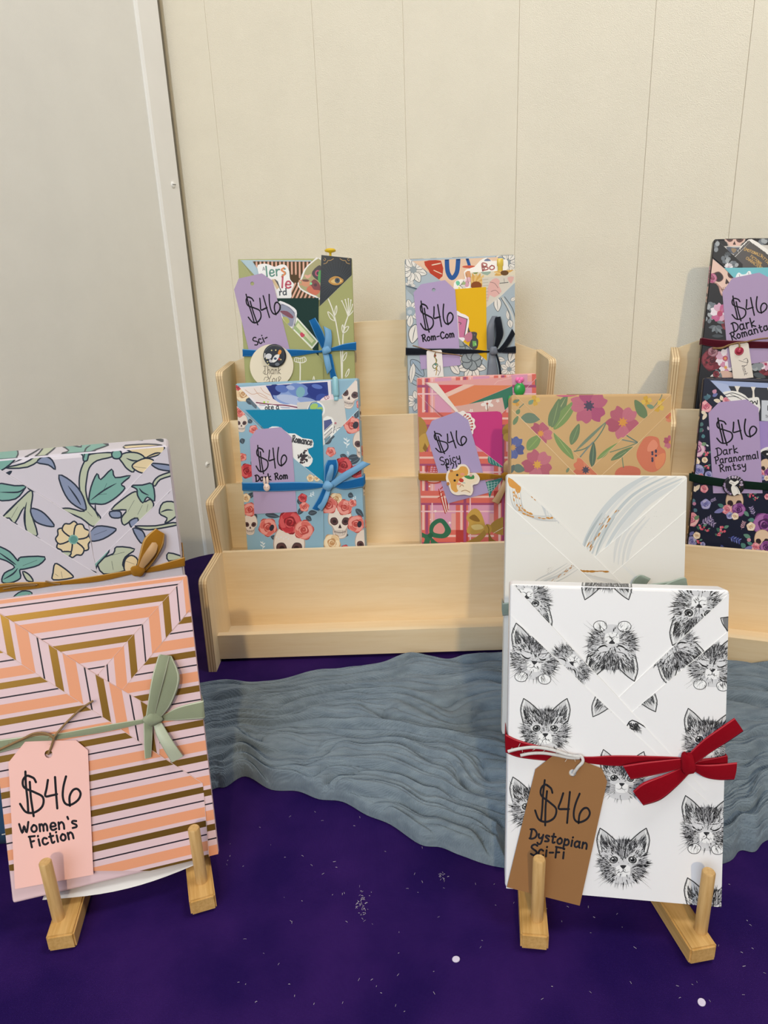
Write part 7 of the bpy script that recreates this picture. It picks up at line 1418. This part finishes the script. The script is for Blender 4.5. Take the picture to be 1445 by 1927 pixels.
# ================================================================== small things on the table
def disc(px, r, label, rot):
    p = onz(*px); m = MB(); m.lathe([(r, 0), (r, 0.0005), (r*0.9, 0.0007)], Matrix.Diagonal((1, 0.86, 1, 1)), 20, hx('d6cbe0')); o = m.build('paper_dot', M_CARD); o.location = (p[0], p[1], 0.0002); o.rotation_euler = (0, 0, rot); tag(o, label, 'paper dot', 'paper dots on the purple cloth')
disc((858, 1806), 0.0026, 'small round white paper dot left of the kitten easel', 0.2); disc((1320, 1887), 0.0027, 'small round white paper dot in front of the right easel foot', 0.9)
m = MB(); r_ = random.Random(12); c0 = onz(700, 1750)
for k in range(170):
    px = (r_.uniform(420, 1440), r_.uniform(1520, 1920)) if k < 110 else ((680+r_.gauss(0, 6), 1702+r_.gauss(0, 12)) if k < 155 else (830+r_.gauss(0, 5), 1650+r_.gauss(0, 5)))
    p = onz(*px)-c0; l = r_.uniform(0.0003, 0.0011); t = r_.uniform(0, 6.28); dx, dy = l*math.cos(t), l*math.sin(t)
    m.tube([(p[0]-dx, p[1]-dy, 0.0003), (p[0], p[1]+r_.uniform(-1, 1)*l*0.3, 0.0005), (p[0]+dx, p[1]+dy, 0.0003)], r_.uniform(0.00007, 0.00018), hx('b9b0bd'), 4)
o = m.build('lint', M_CARD); o.location = c0; tag(o, 'pale lint specks scattered on the purple cloth', 'lint', None, 'stuff')
# blue woven pouch at the left edge of the table
M_DENIM = mat_flat('blue_denim', hx('2c4f74'), 0.9, bsc=1800, bst=0.6)
bm = bmesh.new(); bmesh.ops.create_cube(bm, size=1); bmesh.ops.subdivide_edges(bm, edges=list(bm.edges), cuts=5, use_grid_fill=True)
for v in bm.verts:
    x, y, z = v.co; k = 1-1.1*max(0, abs(z)-0.2)**2-0.25*(z+0.5); v.co = (x*0.055*(0.92+0.08*k)+0.0015*noise.noise(v.co*6), y*0.05*k+0.002*noise.noise(v.co*5), (z+0.5)*0.085)
m = MB()
for f in bm.faces: m.face([tuple(v.co) for v in f.verts], smooth=True)
bm.free()
pr = empty('denim_pouch', Matrix.Translation((-0.3315+0.0, 0.497, 0.0012))@Matrix.Rotation(0.25, 4, 'Z'), 'blue woven denim pouch at the left picture edge beside the striped book', 'pouch')
m.build('pouch_body', M_DENIM, pr, merge=1e-5)
m = MB()
for k in range(9): m.tube([(-0.02+k*0.005, -0.0262, 0.012), (-0.0172+k*0.005, -0.0262, 0.012)], 0.0005, n=5)
m.build('stitching', M_CORD, pr)
# ------------------------------------------------------------------ crinkled runner, pressed flat under the easel feet
FLAT = FOOT+RAILS+BARS
NS, NT = 620, 300
upw = [onz(*p) for p in catmull(up_px, 6)]; low = [onz(*p) for p in catmull(lo_px, 6)]
U_ = resample([(p[0], p[1]) for p in upw], NS); L_ = resample([(p[0], p[1]) for p in low], NS)
ox_, oy_ = 0.05, 0.58
m = MB(); rows = []
def nz(x, y, z=0): return noise.noise(Vector((x, y, z)))
for i in range(NS):
    row = []; s = i/(NS-1)*0.8
    for j in range(NT):
        t = j/(NT-1)
        x = L_[i, 0]*(1-t)+U_[i, 0]*t; y = L_[i, 1]*(1-t)+U_[i, 1]*t
        warp = 1.3*nz(s*3.6, t*2.2, 3)+0.62*nz(s*8.5, t*4, 9)+0.30*nz(s*24, t*7, 5)
        ph = t*7.5+warp*1.5; k1 = math.floor(ph); f1 = 2*(ph-k1)-1
        r1 = math.sqrt(max(0, 1-f1*f1)); a1 = 0.62+0.5*nz(k1*3.7, s*4, 1)
        ph2 = t*19+warp*2.6+1.1*nz(s*5, t*4, 20); k2 = math.floor(ph2); f2 = 2*(ph2-k2)-1
        r2 = math.sqrt(max(0, 1-f2*f2)); a2 = max(0.05, 0.55+0.8*nz(k2*2.3, s*6, 60))
        ph3 = t*46+warp*5+1.2*nz(s*9, t*7, 40); f3 = 2*(ph3-math.floor(ph3))-1
        r3 = math.sqrt(max(0, 1-f3*f3)); a3 = max(0, 0.5+0.8*nz(s*8, t*6, 70))
        h = 0.0120*a1*r1+0.0115*a2*r2+0.0048*a3*r3
        e = min(1, t/0.03, (1-t)/0.03); e = math.sqrt(max(0, 1-(1-e)**2))
        z = 0.0006+e*(0.0025+max(0, h))
        for (p0, p1, hw) in FLAT:
            ax, ay = p1[0]-p0[0], p1[1]-p0[1]; l2 = ax*ax+ay*ay; k = min(1, max(0, ((x-p0[0])*ax+(y-p0[1])*ay)/l2)); dd = math.hypot(x-p0[0]-k*ax, y-p0[1]-k*ay)
            if dd < hw+0.012: z = min(z, 0.0004+max(0.0, dd-hw)*1.6)
        row.append((x-ox_, y-oy_, z))
    rows.append(row)
m.grid(rows)
o = m.build('table_runner', M_GAUZE); o.location = (ox_, oy_, 0); tag(o, 'crinkled blue-grey gauze runner laid across the purple table', 'table runner')
